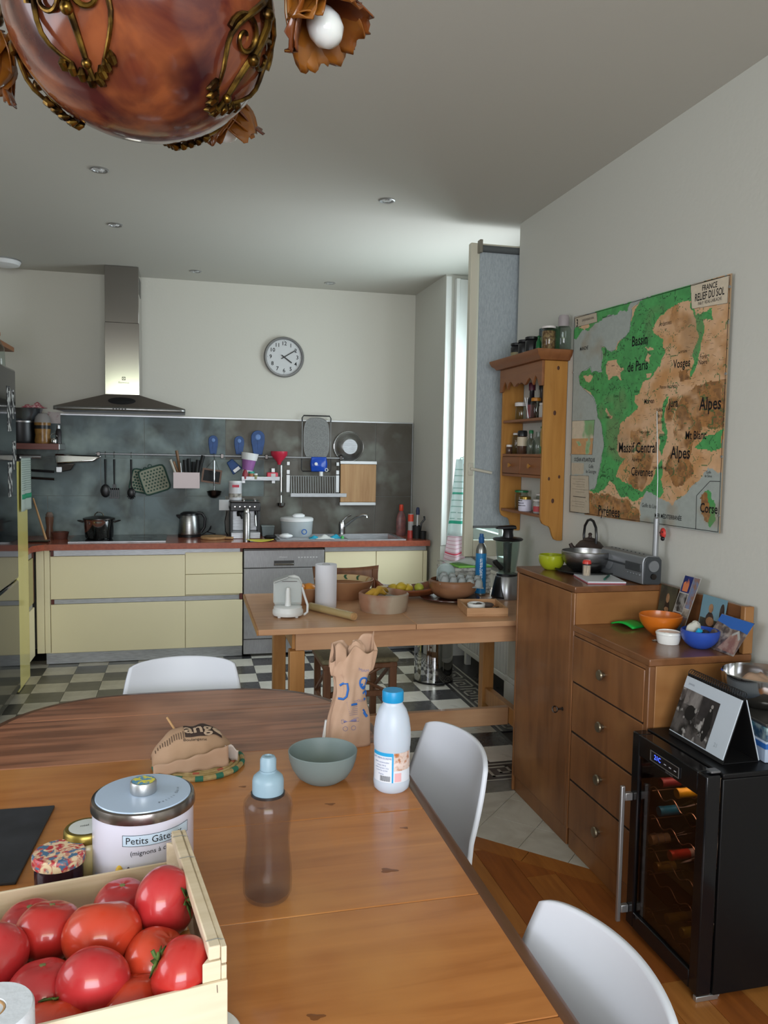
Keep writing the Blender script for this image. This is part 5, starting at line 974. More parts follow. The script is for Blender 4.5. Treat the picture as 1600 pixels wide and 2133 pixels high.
# paper roll and plate in front
pr_ = T('paper_roll', 'white embossed paper roll standing at the bottom left in front of the crate', 'paper roll', (-.211, .885, Z)); papm = mat('kitchen_paper', '#d5dae2', .9, bump=.6, bscale=55); MB().lathe([(.018, 0), (.045, 0), (.047, .003), (.047, .162), (.045, .165), (.019, .165), (.018, .162)], 40).to('paper', papm, pr_); MB().lathe([(.0178, .001), (.0178, .164), (.016, .164), (.016, .001)], 24).to('core', oak_cut, pr_)
one(MB().lathe([(0, 0), (.053, 0), (.055, .0015), (.053, .0034), (0, .0034)], 48), 'coaster', white_c, 'white round coaster sticking out under the right side of the crate', 'coaster', (.012, 1.012, Z))
MAPP = {"land":[[0.528,1.002],[0.452,0.962],[0.449,0.927],[0.439,0.858],[0.385,0.837],[0.358,0.811],[0.345,0.794],[0.282,0.791],[0.261,0.819],[0.235,0.826],[0.242,0.778],[0.239,0.727],[0.245,0.707],[0.168,0.703],[0.155,0.737],[0.074,0.714],[0.053,0.696],[0.066,0.655],[0.112,0.62],[0.183,0.578],[0.211,0.537],[0.224,0.491],[0.257,0.445],[0.269,0.387],[0.281,0.348],[0.263,0.291],[0.241,0.213],[0.223,0.14],[0.176,0.125],[0.122,0.122],[0.127,-0.013],[0.557,-0.01],[0.546,0.055],[0.569,0.11],[0.593,0.135],[0.635,0.126],[0.691,0.112],[0.746,0.088],[0.789,0.124],[0.831,0.159],[0.872,0.183],[0.904,0.226],[0.929,0.253],[0.962,0.249],[0.985,0.234],[1.004,0.234],[1.012,1.004],[0.797,1.008]],"england":[[-0.013,0.894],[0.008,0.951],[0.196,1.008],[0.459,1.002],[0.416,0.967],[0.36,0.975],[0.342,0.96],[0.294,0.963],[0.265,0.95],[0.204,0.943],[0.183,0.953],[0.158,0.932],[0.132,0.907],[0.088,0.924],[0.055,0.91],[0.022,0.885]],"corse":[[0.937,0.16],[0.961,0.151],[0.972,0.105],[0.972,0.054],[0.954,0.016],[0.923,0.038],[0.911,0.08],[0.902,0.126],[0.921,0.154]],"green":[[0.519,1.018],[0.811,1.015],[0.804,0.933],[0.736,0.942],[0.699,0.934],[0.654,0.905],[0.623,0.888],[0.592,0.866],[0.602,0.83],[0.643,0.812],[0.661,0.765],[0.678,0.735],[0.649,0.683],[0.61,0.654],[0.578,0.634],[0.537,0.627],[0.522,0.582],[0.492,0.572],[0.516,0.517],[0.482,0.49],[0.438,0.468],[0.393,0.44],[0.377,0.384],[0.375,0.329],[0.4,0.292],[0.438,0.28],[0.393,0.242],[0.375,0.204],[0.433,0.181],[0.488,0.159],[0.559,0.139],[0.591,0.17],[0.639,0.201],[0.664,0.27],[0.682,0.31],[0.658,0.327],[0.659,0.378],[0.686,0.389],[0.669,0.423],[0.677,0.496],[0.671,0.541],[0.698,0.555],[0.689,0.489],[0.701,0.399],[0.682,0.316],[0.677,0.248],[0.672,0.197],[0.697,0.152],[0.675,0.117],[0.593,0.129],[0.527,0.095],[0.418,0.107],[0.378,0.154],[0.338,0.178],[0.29,0.137],[0.225,0.108],[0.176,0.118],[0.223,0.277],[0.271,0.355],[0.156,0.607],[0.043,0.65],[0.017,0.72],[0.149,0.751],[0.183,0.715],[0.209,0.833],[0.35,0.788],[0.42,0.873]],"rhine":[[0.801,0.928],[0.832,0.875],[0.873,0.872],[0.918,0.893],[0.926,0.846],[0.88,0.85],[0.877,0.774],[0.843,0.638],[0.819,0.625],[0.83,0.698],[0.856,0.787],[0.832,0.859],[0.803,0.897]],"po":[[0.993,0.401],[0.942,0.387],[0.897,0.368],[0.865,0.336],[0.912,0.326],[0.999,0.335]],"tan1":[[0.265,0.724],[0.294,0.746],[0.352,0.744],[0.381,0.71],[0.419,0.687],[0.383,0.679],[0.394,0.648],[0.355,0.676],[0.307,0.663],[0.276,0.691]],"tan2":[[0.098,0.691],[0.152,0.699],[0.174,0.677],[0.132,0.661]],"tan3":[[0.565,0.745],[0.586,0.745],[0.575,0.709],[0.562,0.717]],"tan4":[[0.552,0.666],[0.585,0.668],[0.582,0.645],[0.557,0.639]],"tan5":[[0.53,0.773],[0.588,0.773],[0.605,0.765],[0.564,0.76]],"tan6":[[0.283,0.526],[0.34,0.473],[0.33,0.464],[0.279,0.511]],"tan7":[[0.054,0.943],[0.13,0.956],[0.142,0.934],[0.088,0.924]],"alps":[[0.776,0.554],[0.846,0.585],[1.002,0.595],[0.995,0.411],[0.908,0.414],[0.856,0.363],[0.832,0.283],[0.862,0.236],[0.808,0.185],[0.757,0.172],[0.685,0.248],[0.728,0.31],[0.739,0.393],[0.751,0.475]],"massif":[[0.477,0.412],[0.58,0.426],[0.631,0.379],[0.628,0.281],[0.559,0.151],[0.452,0.158],[0.502,0.244],[0.462,0.34]],"pyr":[[0.122,0.102],[0.311,0.113],[0.446,0.096],[0.528,0.072],[0.557,-0.01],[0.127,-0.006]],"vosges":[[0.757,0.648],[0.807,0.658],[0.816,0.615],[0.766,0.609]],"foret":[[0.871,0.775],[0.993,0.764],[0.996,0.596],[0.911,0.63],[0.844,0.612],[0.85,0.643],[0.879,0.732]],"jura":[[0.717,0.554],[0.845,0.601],[0.776,0.549],[0.743,0.486],[0.731,0.404],[0.7,0.416],[0.696,0.506]],"lux":[[0.706,0.943],[0.801,0.928],[0.833,0.854],[0.764,0.814],[0.687,0.871]],"inset":[[0.004,0.472],[0.199,0.47],[0.185,0.3],[0.005,0.3]],"legend":[[-0.002,0.192],[0.162,0.194],[0.176,0.008],[0.0,-0.0]],"legend2":[[0.007,0.255],[0.116,0.256],[0.118,0.203],[0.01,0.196]],"title":[[0.801,0.999],[0.991,0.995],[0.99,0.89],[0.813,0.9]],"tl":[[0.003,1.003],[0.192,0.993],[0.199,0.947],[0.014,0.947]],"corsebox":[[0.884,0.003],[0.881,0.141],[0.945,0.202],[0.987,0.203]]}
MAPL = [('Bassin', 0.511, 0.814, 0.044), ('de Paris', 0.503, 0.701, 0.044), ('Vosges', 0.771, 0.684, 0.034), ('Jura', 0.733, 0.522, 0.034), ('Alpes', 0.929, 0.508, 0.049), ('Alpes', 0.783, 0.312, 0.049), ('Mt Blanc', 0.862, 0.384, 0.032), ('Massif Central', 0.517, 0.333, 0.045), ('Cévennes', 0.555, 0.225, 0.037), ('Pyrénées', 0.33, 0.029, 0.046), ('Corse', 0.945, 0.092, 0.036), ('MER MÉDITERRANÉE', 0.726, 0.039, 0.021), ('OCÉAN ATLANTIQUE', 0.121, 0.273, 0.022), ('MANCHE', 0.094, 0.831, 0.021), ('Golfe du Lion', 0.612, 0.078, 0.018), ('Golfe', 0.179, 0.241, 0.018), ('de Gascogne', 0.18, 0.216, 0.017), ('Ardennes', 0.668, 0.866, 0.019), ('Forêt', 0.886, 0.699, 0.018), ('Noire', 0.883, 0.677, 0.019), ('Morvan', 0.587, 0.539, 0.021), ('Vallée', 0.654, 0.498, 0.017), ('de la', 0.656, 0.473, 0.017), ('Saône', 0.66, 0.446, 0.017), ('Auvergne', 0.518, 0.281, 0.017), ('Lorraine', 0.775, 0.734, 0.014), ('Plateau de Langres', 0.7, 0.595, 0.014), ('Golfe', 0.937, 0.237, 0.011), ('de Gênes', 0.936, 0.222, 0.01), ('FRANCE', 0.9, 0.972, 0.025), ('RELIEF DU SOL', 0.9, 0.940, 0.034), ('PAR P. VIDAL-LABLACHE', 0.903, 0.914, 0.015), ('3', 0.03, 0.965, 0.045), ('CARTES MURALES VIDAL', 0.120, 0.972, 0.013), ('Vallée du Rhône', 0.665, 0.248, 0.013), ('Plateau Central', 0.564, 0.404, 0.011), ('Bassin de Londres', 0.274, 0.961, 0.01), ('Beauce', 0.504, 0.589, 0.012), ('Poitou', 0.359, 0.577, 0.014), ('Vendée', 0.305, 0.481, 0.014), ('Landes', 0.277, 0.201, 0.014), ('Gironde', 0.341, 0.329, 0.012)]

# ---------------------------------------------------------------- relief map of France on the right wall
def inpoly(P, X, Y):
    c = np.zeros(X.shape, bool); n = len(P)
    for i in range(n):
        x1, y1 = P[i]; x2, y2 = P[i - 1]
        if y1 == y2: continue
        k = ((y1 > Y) != (y2 > Y)) & (X < (x2 - x1) * (Y - y1) / (y2 - y1) + x1); c ^= k
    return c
rng = np.random.default_rng(3)
def vnoise(X, Y, f, seed):
    g = np.random.default_rng(seed).random((64, 64)); x = X * f; y = Y * f; xi = np.floor(x).astype(int); yi = np.floor(y).astype(int); fx = x - xi; fy = y - yi
    fx = fx * fx * (3 - 2 * fx); fy = fy * fy * (3 - 2 * fy); G_ = lambda a, b_: g[a % 64, b_ % 64]
    return (G_(xi, yi) * (1 - fx) + G_(xi + 1, yi) * fx) * (1 - fy) + (G_(xi, yi + 1) * (1 - fx) + G_(xi + 1, yi + 1) * fx) * fy
def fbm(X, Y, f, s): return vnoise(X, Y, f, s) * .55 + vnoise(X, Y, f * 2, s + 1) * .3 + vnoise(X, Y, f * 4.1, s + 2) * .15
MQ = [Vector((1.806, 3.545, 2.184)), Vector((1.806, 2.402, 2.150)), Vector((1.806, 2.402, 1.257)), Vector((1.806, 3.525, 1.246))]   # TL TR BR BL
def mpt(u, v, off=0): p = (MQ[0] * (1 - u) + MQ[1] * u) * v + (MQ[3] * (1 - u) + MQ[2] * u) * (1 - v); return (p.x - off, p.y, p.z)
def map_colors(nu, nv):
    V, U = np.meshgrid((np.arange(nv) + .5) / nv, (np.arange(nu) + .5) / nu, indexing='ij')
    J = .016; u = U + J * (fbm(U, V, 22, 5) - .5) * 2; v = V + J * (fbm(U, V, 22, 9) - .5) * 2
    def inp(k, wob=True): return inpoly(MAPP[k], u if wob else U, v if wob else V)
    col = np.zeros((nv, nu, 3)); c = lambda h: np.array([int(h[i:i + 2], 16) / 255 for i in (0, 2, 4)])
    sea, tan, tan_o, brown, dk, green, cream = c('a2a9a4'), c('d3ab86'), c('c08c58'), c('a0703f'), c('765333'), c('4a9a55'), c('cdbfa9')
    n1 = fbm(U, V, 14, 20)[..., None]; n2 = fbm(U, V, 40, 30)[..., None]; n3 = fbm(U, V, 75, 40)[..., None]
    col[:] = sea; land = inp('land'); high = tan * (1 - np.clip((n1 - .35) * 2.2, 0, 1)) + tan_o * np.clip((n1 - .35) * 2.2, 0, 1)
    col[land] = high[land]
    relief = brown * (.75 + .5 * n2) * (1 - np.clip((n3 - .46) * 5, 0, .75)) + dk * np.clip((n3 - .46) * 5, 0, .75)
    for k in ('jura', 'massif', 'alps', 'pyr', 'foret', 'vosges', 'lux'):
        m = inp(k) & land; w = np.clip((n1 - (.15 if k in ('alps', 'pyr', 'vosges') else .36)) * 4, 0, 1) * (.45 if k in ('lux', 'foret') else 1)
        col[m] = (col * (1 - w) + relief * w)[m]
    g = (inp('green') | inp('rhine') | inp('po')) & land; col[g] = (green * (.88 + .24 * n2))[g]
    e = inp('england'); col[e] = (green * (.85 + .3 * n2))[e]
    for k in ('tan1', 'tan2', 'tan3', 'tan4', 'tan5', 'tan6', 'tan7'): m = inp(k); col[m] = (tan * (.95 + .1 * n2))[m]
    # rivers as thin dark-green lines where the noise crosses a level
    r = (np.abs(fbm(u, v, 9, 60) - .5) < .006) | (np.abs(fbm(u, v, 15, 66) - .5) < .007); m = r & land; col[m] = col[m] * .62; m = r & land & ~g; col[m] = col[m] * .6 + green * .4
    k_ = inp('corse'); ed = k_ & ~inpoly([(.925 + (x - .94) * .7, .09 + (y - .09) * .85) for x, y in MAPP['corse']], u, v); col[k_] = relief[k_]; col[ed] = green
    i_ = inp('inset', 0); mixn = np.clip((n1 - .42) * 6, 0, 1); col[i_] = (cream * (1 - .6 * mixn) + green * .6 * mixn)[i_]
    lo = i_ & (V < .38) & (n1[..., 0] < .5); col[lo] = (tan_o * .8 + cream * .2)[None] if lo.any() else col[lo]
    for k in ('legend', 'legend2', 'title', 'tl'): m = inp(k, 0); col[m] = cream * (.9 if k != 'title' else 1.02)
    col *= (.96 + .08 * n3); st = np.clip((fbm(U, V, 6, 80) - .62) * 3, 0, .35)[..., None]; col = col * (1 - st) + np.array([.55, .45, .34]) * st
    return np.clip(col, 0, 1)
mp = T('wall_map', 'old relief wall map of France in green, orange and grey on the right wall', 'map', (0, 0, 0))
NU, NV = 264, 210
b = MB().grid(NU, NV, lambda u, v: mpt(u, v, .0042)); me = bpy.data.meshes.new('printed_sheet'); me.from_pydata(b.v, [], b.f)
cl_ = map_colors(NU, NV).reshape(-1, 3); cl_ = np.where(cl_ <= .04045, cl_ / 12.92, ((cl_ + .055) / 1.055) ** 2.4)
at = me.color_attributes.new('print', 'FLOAT_COLOR', 'CORNER'); full_ = np.ones((NU * NV, 4, 4), np.float32); full_[:, :, :3] = cl_[:, None, :]; at.data.foreach_set('color', full_.ravel())
mm = bpy.data.materials.new('map_print'); mm.use_nodes = True; nd = mm.node_tree.nodes.new('ShaderNodeVertexColor'); nd.layer_name = 'print'; mm.node_tree.links.new(nd.outputs[0], mm.node_tree.nodes['Principled BSDF'].inputs['Base Color']); mm.node_tree.nodes['Principled BSDF'].inputs['Roughness'].default_value = .6
me.materials.append(mm); o = bpy.data.objects.new('printed_sheet', me); COL.objects.link(o); o.parent = mp
b = MB(); b.add([mpt(0, 0, .004), mpt(1, 0, .004), mpt(1, 1, .004), mpt(0, 1, .004), mpt(0, 0, -.001), mpt(1, 0, -.001), mpt(1, 1, -.001), mpt(0, 1, -.001)], [(0, 1, 2, 3), (7, 6, 5, 4), (0, 4, 5, 1), (1, 5, 6, 2), (2, 6, 7, 3), (3, 7, 4, 0)]); b.to('board', mat('map_edge', '#8d7a63', .8), mp)
def mline(pts, w, name, m=ink):
    b = MB()
    for (u1, v1), (u2, v2) in zip(pts, pts[1:]): b.tube([mpt(u1, v1, .0046), mpt(u2, v2, .0046)], w, 4)
    o = b.to(name, m, mp, kind='stuff'); return o
mline([(.004, .005), (.996, .005), (.996, .995), (.004, .995), (.004, .005)], .0011, 'border_line'); mline([(.884, .003), (.881, .141), (.945, .202), (.993, .203)], .0011, 'inset_line')
for k in ('title', 'tl', 'legend', 'inset'): mline(MAPP[k] + MAPP[k][:1], .0006, 'box_line')
mline([(.03, .085), (.14, .085)], .0014, 'scale_bar')
coast = MAPP['land'][:30]; mline(coast, .0005, 'coast_line', mat('coast_ink', '#3f5a4a', .7))
for st, u, v, h_ in MAPL:
    tx, ty = Vector(mpt(u + .01, v)) - Vector(mpt(u, v)), Vector(mpt(u, v + .01)) - Vector(mpt(u, v))
    text(st, h_ * .9 * (1.25 if st.isupper() or st == '3' else 1.5), ink, mp, frame(mpt(u, v, .0047), tx, ty), bold=.014 if h_ > .02 else 0, sx=.66 if 'RELIEF' in st else .72 if 'VIDAL' in st else .82)
# rows of tiny place names nobody could read from here
b = MB(); rr_ = random.Random(4)
for k in range(420):
    u, v = rr_.uniform(.05, .97), rr_.uniform(.04, .94)
    if not inpoly(MAPP['land'], np.array([u]), np.array([v]))[0] or inpoly(MAPP['title'], np.array([u]), np.array([v]))[0]: continue
    L_ = rr_.uniform(.006, .02); a = rr_.uniform(-.5, .5) if k % 3 == 0 else 0
    b.tube([mpt(u, v, .0044), mpt(u + L_ * math.cos(a), v + L_ * math.sin(a), .0044)], .00055, 3)
for k in range(9): b.tube([mpt(.05 if k % 2 else .02, .175 - k * .013 if k < 6 else .06 - (k - 6) * .012, .0044), mpt(.13, .175 - k * .013 if k < 6 else .06 - (k - 6) * .012, .0044)], .0005, 3)
b.to('tiny_names', mat('map_ink_brown', '#3b3029', .8), mp, kind='stuff')
for u, v in ((.998, .95), (.998, .62), (.998, .3), (.998, .07), (.002, .3), (.002, .72)): p = mpt(u, v, .004); MB().cyl((0, 0, 0), .005, .0035, 10).to('pin', alu, mp, p, (0, R_(-90), 0))
lb_ = T('ladybird_magnet', 'tiny red ladybird clip under the map by the radio aerial', 'clip', (1.79, 2.72, 1.225)); MB().sph((0, 0, 0), .008, .018, .022, 16, 10).to('body', mat('ladybird', '#c93a32', .4), lb_); MB().sph((-.004, -.006, -.02), .007, .01, .009, 12, 8).to('head', black, lb_)
for y, z in ((-.008, .006), (.009, .002), (0, -.01)): MB().sph((-.0075, y, z), .002, .003, .003, 8, 6).to('spot', black, lb_)
# ---------------------------------------------------------------- things on the kitchen table
K = .7504
fp = T('mini_chopper', 'white electric mini chopper with clear cover and cord on the kitchen table', 'chopper', (.450, 3.665, K), R_(-6))
wp2 = mat('appliance_white', '#dcdedd', .35)
MB().lathe([(0, .008), (.068, .008), (.071, .014), (.071, .03), (.066, .037), (.066, .046), (.058, .052), (0, .053)], 40).to('base', wp2, fp)
for a in (40, 140, 220, 320): MB().cyl((.052 * math.cos(R_(a)), .052 * math.sin(R_(a)), 0), .008, .009, 10).to('foot', wp2, fp)
MB().prism([(-.068, .052), (.066, .052), (.068, .15), (.052, .178), (.03, .186), (-.03, .178), (-.068, .158)], .02, 'y', .045).to('back_housing', wp2, fp, bev=.006)
MB().hexa([(-.069, -.02, .1585), (-.0, -.02, .182), (-.0, .065, .182), (-.069, .065, .1585)], [(-.066, -.018, .166), (.002, -.018, .19), (.002, .063, .19), (-.066, .063, .166)]).to('top_cover', mat('cover_grey', '#b3b6b4', .3), fp, bev=.003)
MB().prism([(-.064, .054), (.064, .054), (.064, .148), (.048, .174), (-.0, .180), (-.064, .156)], .050, 'y', -.006).to('clear_cover', mat('cover_clear', '#d5dbd9', .15, alpha=.35), fp, bev=.004)
MB().lathe([(.016, 0), (.013, .02), (.011, .07), (.008, .085), (0, .087)], 20).to('spindle', wp2, fp, (0, -.022, .0535)); MB().box(-.028, .042, -.0075, -.0065, .163, .166).to('slot', dark_steel, fp)
MB().tube([(.066, .04, .13), (.078, .03, .09), (.092, .01, .05), (.09, -.01, .02), (.074, -.02, .01)], .0055, 8).to('cord', white_p, fp)
pt = T('paper_towel', 'standing white roll of paper towel on the kitchen table', 'paper roll', (.662, 3.86, K)); pap2 = mat('towel_paper', '#dbdbe2', .95, bump=.2, bscale=60)
MB().lathe([(.02, 0), (.0525, 0), (.0535, .002), (.0535, .212), (.0525, .2145), (.021, .2145), (.02, .212)], 40).to('paper', pap2, pt); MB().lathe([(.0195, .001), (.0195, .2135), (.018, .2135), (.018, .001)], 20).to('core', mat('core_brown', '#6a5442', .8), pt)
cf = T('film_roll', 'roll of clear kitchen film lying on the kitchen table', 'roll', (.655, 3.655, K + .0195), R_(-60)); MB().cyl((0, 0, 0), .0185, .31, 24).to('film', mat('film_gold', '#b09a6c', .12, coat=.5), cf, (-.155, 0, 0), (0, R_(90), 0)); MB().lathe([(.0125, 0), (.0165, 0), (.0165, .33), (.0125, .33)], 20).to('core', oak_cut, cf, (-.165, 0, 0), (0, R_(90), 0))
clay = mat('clay_bowl', '#a3775d', .55, c2='#8a5d48', scale=6, detail=6, c3='#a99a86', s3=5, lo3=.45, hi3=.62)
def bowl(name, label, loc, r, h, base, m, t=.008, sx=1, sy=1, rz=0, belly=.3, cat='bowl', **k):
    prof = [(0, 0), (base, 0)] + [(base + (r - base) * (1 - (1 - q) ** (1 + belly * 3)) ** .9, h * q) for q in (.12, .3, .5, .7, .88, 1)]
    inn = [(max(.001, a - t), z + (0 if i == len(prof) - 1 else t * .8)) for i, (a, z) in enumerate(prof[1:])][::-1]
    return one(MB().lathe(prof + inn + [(0, t)], 56, sx=sx, sy=sy), name, m, label, cat, loc, (0, 0, rz), **k)
bowl('clay_bowl', 'round straight sided clay bowl holding bananas', (.928, 3.735, K), .123, .083, .112, clay, .009)
ban = mat('banana', '#b98f32', .5, c2='#7c5a26', scale=12, lo=.5, hi=.65)
for k, (dx, a, lb) in enumerate(((-.02, 20, 'spotted banana, left of the two in the clay bowl'), (.012, 45, 'spotted banana, right of the two in the clay bowl'))):
    MB_ = MB().tube([(-.07, 0, .0), (-.04, 0, .028), (0, 0, .04), (.045, 0, .03), (.078, 0, .0)], .016, 10, rs=[.006, .015, .017, .015, .005]); one(MB_, 'banana', ban, lb, 'banana', (.905 + dx, 3.75 + .02 * k, K + .052 + k * .008), (0, R_(-10), R_(a)), group='bananas in the clay bowl')
one(MB().sph((0, 0, .024), .055, .05, .022, 20, 12, lump), 'grey_cloth', mat('cloth_grey', '#8b8b88', .9, bump=.4, bscale=40), 'crumpled grey cloth in the clay bowl beside the bananas', 'cloth', (.965, 3.735, K + .027))
def painted(label, loc, r, h, base, rz, sx=1):
    t = T('painted_bowl', label, 'bowl', loc, rz, 'clay bowls with painted rims'); cw = mat('painted_clay%d' % int(r * 1000), '#a67a57', .5, c2='#976a4a', scale=5)
    prof = [(0, 0), (base, 0), (base + (r - base) * .45, h * .35), (base + (r - base) * .85, h * .75), (r, h), (r - .006, h + .002), (r * .87 - .006, h * .72), (base, .014), (0, .012)]
    MB().lathe(prof, 56, sx=sx).to('body', cw, t)
    f = lambda u, v, a0, a1: ((r - .011 - .16 * r * v) * math.cos(a0 + (a1 - a0) * u) * sx, (r - .011 - .16 * r * v) * math.sin(a0 + (a1 - a0) * u), h * (.985 - .27 * v) + .002)
    MB().grid(48, 2, lambda u, v: f(u, v, 0, 2 * math.pi)).to('cream_rim', mat('rim_cream%d' % int(r * 1000), '#c3a87e', .4), t)
    lm = mat('leaf_green%d' % int(r * 1000), '#34553a', .5); om = mat('fruit_orange%d' % int(r * 1000), '#b5722f', .5)
    for k in range(12):
        a = k * math.pi / 6 + .2; w = .10 if k % 3 else .05
        MB().grid(4, 3, lambda u, v: (lambda p: (p[0] * .995, p[1] * .995, p[2] + .0022))(f(u, v * .8 + .1, a + .05 * math.sin(4 * v), a + w + .05 * math.sin(4 * v)))).to('leaf_motif' if k % 3 else 'fruit_motif', lm if k % 3 else om, t)
    return t
painted('large painted clay bowl behind the paper towel roll', (.80, 4.10, K), .16, .10, .10, 0); painted('small painted clay bowl of oranges left of the paper towel', (.568, 3.985, K), .098, .082, .06, .4)
orm = mat('orange_peel', '#cf8224', .45, bump=.3, bscale=120)
for k, (x, y, z, lb) in enumerate(((.54, 3.96, .092, 'orange in the small painted bowl, left one'), (.595, 3.975, .088, 'orange in the small painted bowl, right one'))): one(MB().sph((0, 0, 0), .037, .037, .034, 24, 14), 'orange', orm, lb, 'orange', (x, y, K + z - .02), group='oranges in the small bowl')
# long wooden dish of lemons
dish_w = wood('dish_wood', '#80492b', '#673820', 0, 5, .35, coat=.2)
def boat(u, v):
    x = (u - .5) * .37; e = max(0, 1 - (abs(u - .5) * 2) ** 2.2); w = .012 + .085 * e ** .6; s = v * 2 - 1
    return (x, s * w, .012 + (.042 + .02 * (1 - e)) * abs(s) ** 2.2 + .035 * (1 - e) ** 2)
one(MB().grid(36, 14, boat), 'leaf_dish', dish_w, 'long leaf shaped wooden dish of lemons behind the clay bowl', 'dish', (1.135, 4.03, K), (0, 0, R_(4)), solid=.008)
lem = mat('lemon', '#c2a530', .45, bump=.2, bscale=100); lim = mat('lemon_green', '#a3a53a', .45, bump=.2, bscale=100)
for k, (x, y, dz, m, lb) in enumerate(((1.055, 4.03, .008, lem, 'leftmost lemon in the leaf shaped dish'), (1.095, 4.015, .018, lem, 'second lemon from the left, lying highest'), (1.135, 4.03, .006, lem, 'third lemon from the left in the dish'), (1.195, 4.03, .008, lim, 'greenish lemon at the right in the leaf shaped dish'))):
    one(MB().sph((0, 0, 0), .034, .026, .026, 20, 12, lambda d: 1 + .12 * abs(d.x) ** 10), 'lemon', m, lb, 'lemon', (x, y, K + .045 + dz), (0, 0, R_(30 * k)), group='lemons in the leaf dish')
pl = T('serving_plate', 'dark reddish round plate under the brown wooden bowl', 'plate', (1.345, 3.955, K)); MB().lathe([(0, 0), (.09, 0), (.095, .004), (.158, .014), (.157, .018), (.09, .009), (0, .008)], 56).to('plate', mat('plate_redbrown', '#56312a', .25, coat=.3), pl)
bowl('wooden_bowl', 'turned brown wooden bowl with egg cartons on a plate', (1.36, 3.955, K + .0092), .128, .092, .06, olive_w, .010, belly=.9)
egm = mat('carton_grey', '#9ba09f', .9, bump=.3, bscale=70)
eg = T('egg_carton', 'grey moulded egg carton sticking out of the wooden bowl', 'carton', (1.385, 3.90, K + .10), rot=(R_(16), R_(6), R_(-8)))
for i in range(5):
    for j in range(2): MB().lathe([(.024, 0), (.021, .018), (.013, .034), (.0, .037)], 12).to('cup', egm, eg, (-.09 + i * .045, -.02 + j * .045, 0), kind='stuff' if 0 else None)
bx('tray', egm, eg, -.12, .115, -.048, .05, -.004, .0, .002)
one(MB().grid(12, 8, lambda u, v: ((u - .5) * .11, .01 * math.sin(6 * u), .09 * v * (1 - 1.6 * (u - .5) ** 2))), 'plastic_wrap', mat('wrap_clear', '#b6c7c6', .15, alpha=.55), 'crumpled clear plastic standing in the wooden bowl behind the carton', 'plastic', (1.33, 3.99, K + .10), (0, 0, .2), solid=.002)
# stack of newspaper and green bag behind
np_ = T('newspaper_pile', 'pile of papers with a bright green edge behind the egg cartons', 'papers', (1.50, 4.175, K), R_(3)); pm_ = mat('news_print', '#bdbcb5', .85, c2='#8d8c87', scale=40, lo=.5, hi=.62)
for k in range(7): bx('folded_paper', pm_, np_, -.13 + random.uniform(-.008, .008), .12 + random.uniform(-.008, .008), -.09, .085, k * .021, k * .021 + .020, .004)
bx('green_folder', mat('lime_edge', '#86c95a', .5), np_, -.07, .13, -.092, .08, .1475, .158, .003); MB().grid(10, 6, lambda u, v: (-.14 + .2 * u, -.09 + .15 * v, .159 + .012 * math.sin(5 * u + 3 * v) + .012)).to('clear_bag', mat('bag_clear', '#d4d9d6', .2, alpha=.6), np_, solid=.002)
# gas cylinder
gc = T('gas_cylinder', 'slim blue gas cylinder with white upright lettering', 'gas cylinder', (1.555, 4.06, K)); MB().lathe([(0, 0), (.026, 0), (.0295, .004), (.0295, .225), (.029, .245), (.024, .268), (.015, .284), (.0125, .287), (0, .287)], 36).to('body', mat('gas_grey', '#8f8f8c', .3, .8), gc)
MB().lathe([(.0300, .012), (.0300, .232)], 36).to('label', mat('gas_blue', '#1c6aa6', .3, c2='#2d86bd', scale=9), gc); MB().lathe([(.0135, .2872), (.0155, .292), (.0155, .318), (.012, .322), (.011, .338), (0, .339)], 24).to('cap', mat('gas_cap', '#265a92', .4), gc)
A_ = R_(-112)
v_, f_ = text_geo('sodastream', .030, 'CENTER', .01); b = MB(); b.add([((.0305) * math.cos(A_ - y / .0305), .0305 * math.sin(A_ - y / .0305), .135 + x) for x, y, z in v_], f_); me = bpy.data.meshes.new('lettering'); me.from_pydata(b.v, [], b.f); me.materials.append(mat('gas_white', '#dfe7ee', .5)); o = bpy.data.objects.new('lettering', me); COL.objects.link(o); o.parent = gc
MB().sph((.0302 * math.cos(A_ - .55), .0302 * math.sin(A_ - .55), .085), .006, .006, .008, 10, 8).to('lemon_motif', mat('gas_yellow', '#c9c63f', .5), gc)
# blender
bd = T('blender', 'silver and black countertop blender with a ribbed glass jug', 'blender', (1.665, 3.955, K)); slv = mat('blender_silver', '#a4a5a8', .3, .85)
MB().lathe([(0, 0), (.078, 0), (.08, .008), (.072, .06), (.058, .115), (.054, .122), (0, .122)], 40).to('base', slv, bd); MB().lathe([(.0, .1225), (.056, .1225), (.056, .134), (0, .134)], 32).to('collar', black, bd)
MB().grid(12, 10, lambda u, v: ((.0815 - .022 * v ** 1.2) * math.cos(R_(-205 + 85 * u * (1 - .3 * v))), (.0815 - .022 * v ** 1.2) * math.sin(R_(-205 + 85 * u * (1 - .3 * v))), .006 + .112 * v)).to('control_panel', black, bd, solid=.002)
MB().lathe([(.045, .1345), (.048, .15), (.062, .25), (.066, .31), (.062, .31), (.058, .25), (.044, .15), (.04, .14), (0, .139)], 40, wob=lambda a, z: 1 + .025 * math.cos(6 * a)).to('jug', thin_glass, bd)
MB().lathe([(.064, .3105), (.078, .313), (.082, .320), (.074, .326), (.03, .329), (.026, .36), (.03, .372), (0, .373)], 40).to('lid', black, bd); MB().hexa([(-.07, -.016, .3735), (.04, -.03, .3735), (.04, .03, .3735), (-.07, .016, .3735)], [(-.066, -.012, .388), (.036, -.026, .394), (.036, .026, .394), (-.066, .012, .388)]).to('lid_handle', black, bd, bev=.006, seg=3)
MB().tube([(-.045, -.03, .165), (-.085, -.045, .20), (-.09, -.045, .21)], .014, 8).to('spout_handle', black_m, bd)
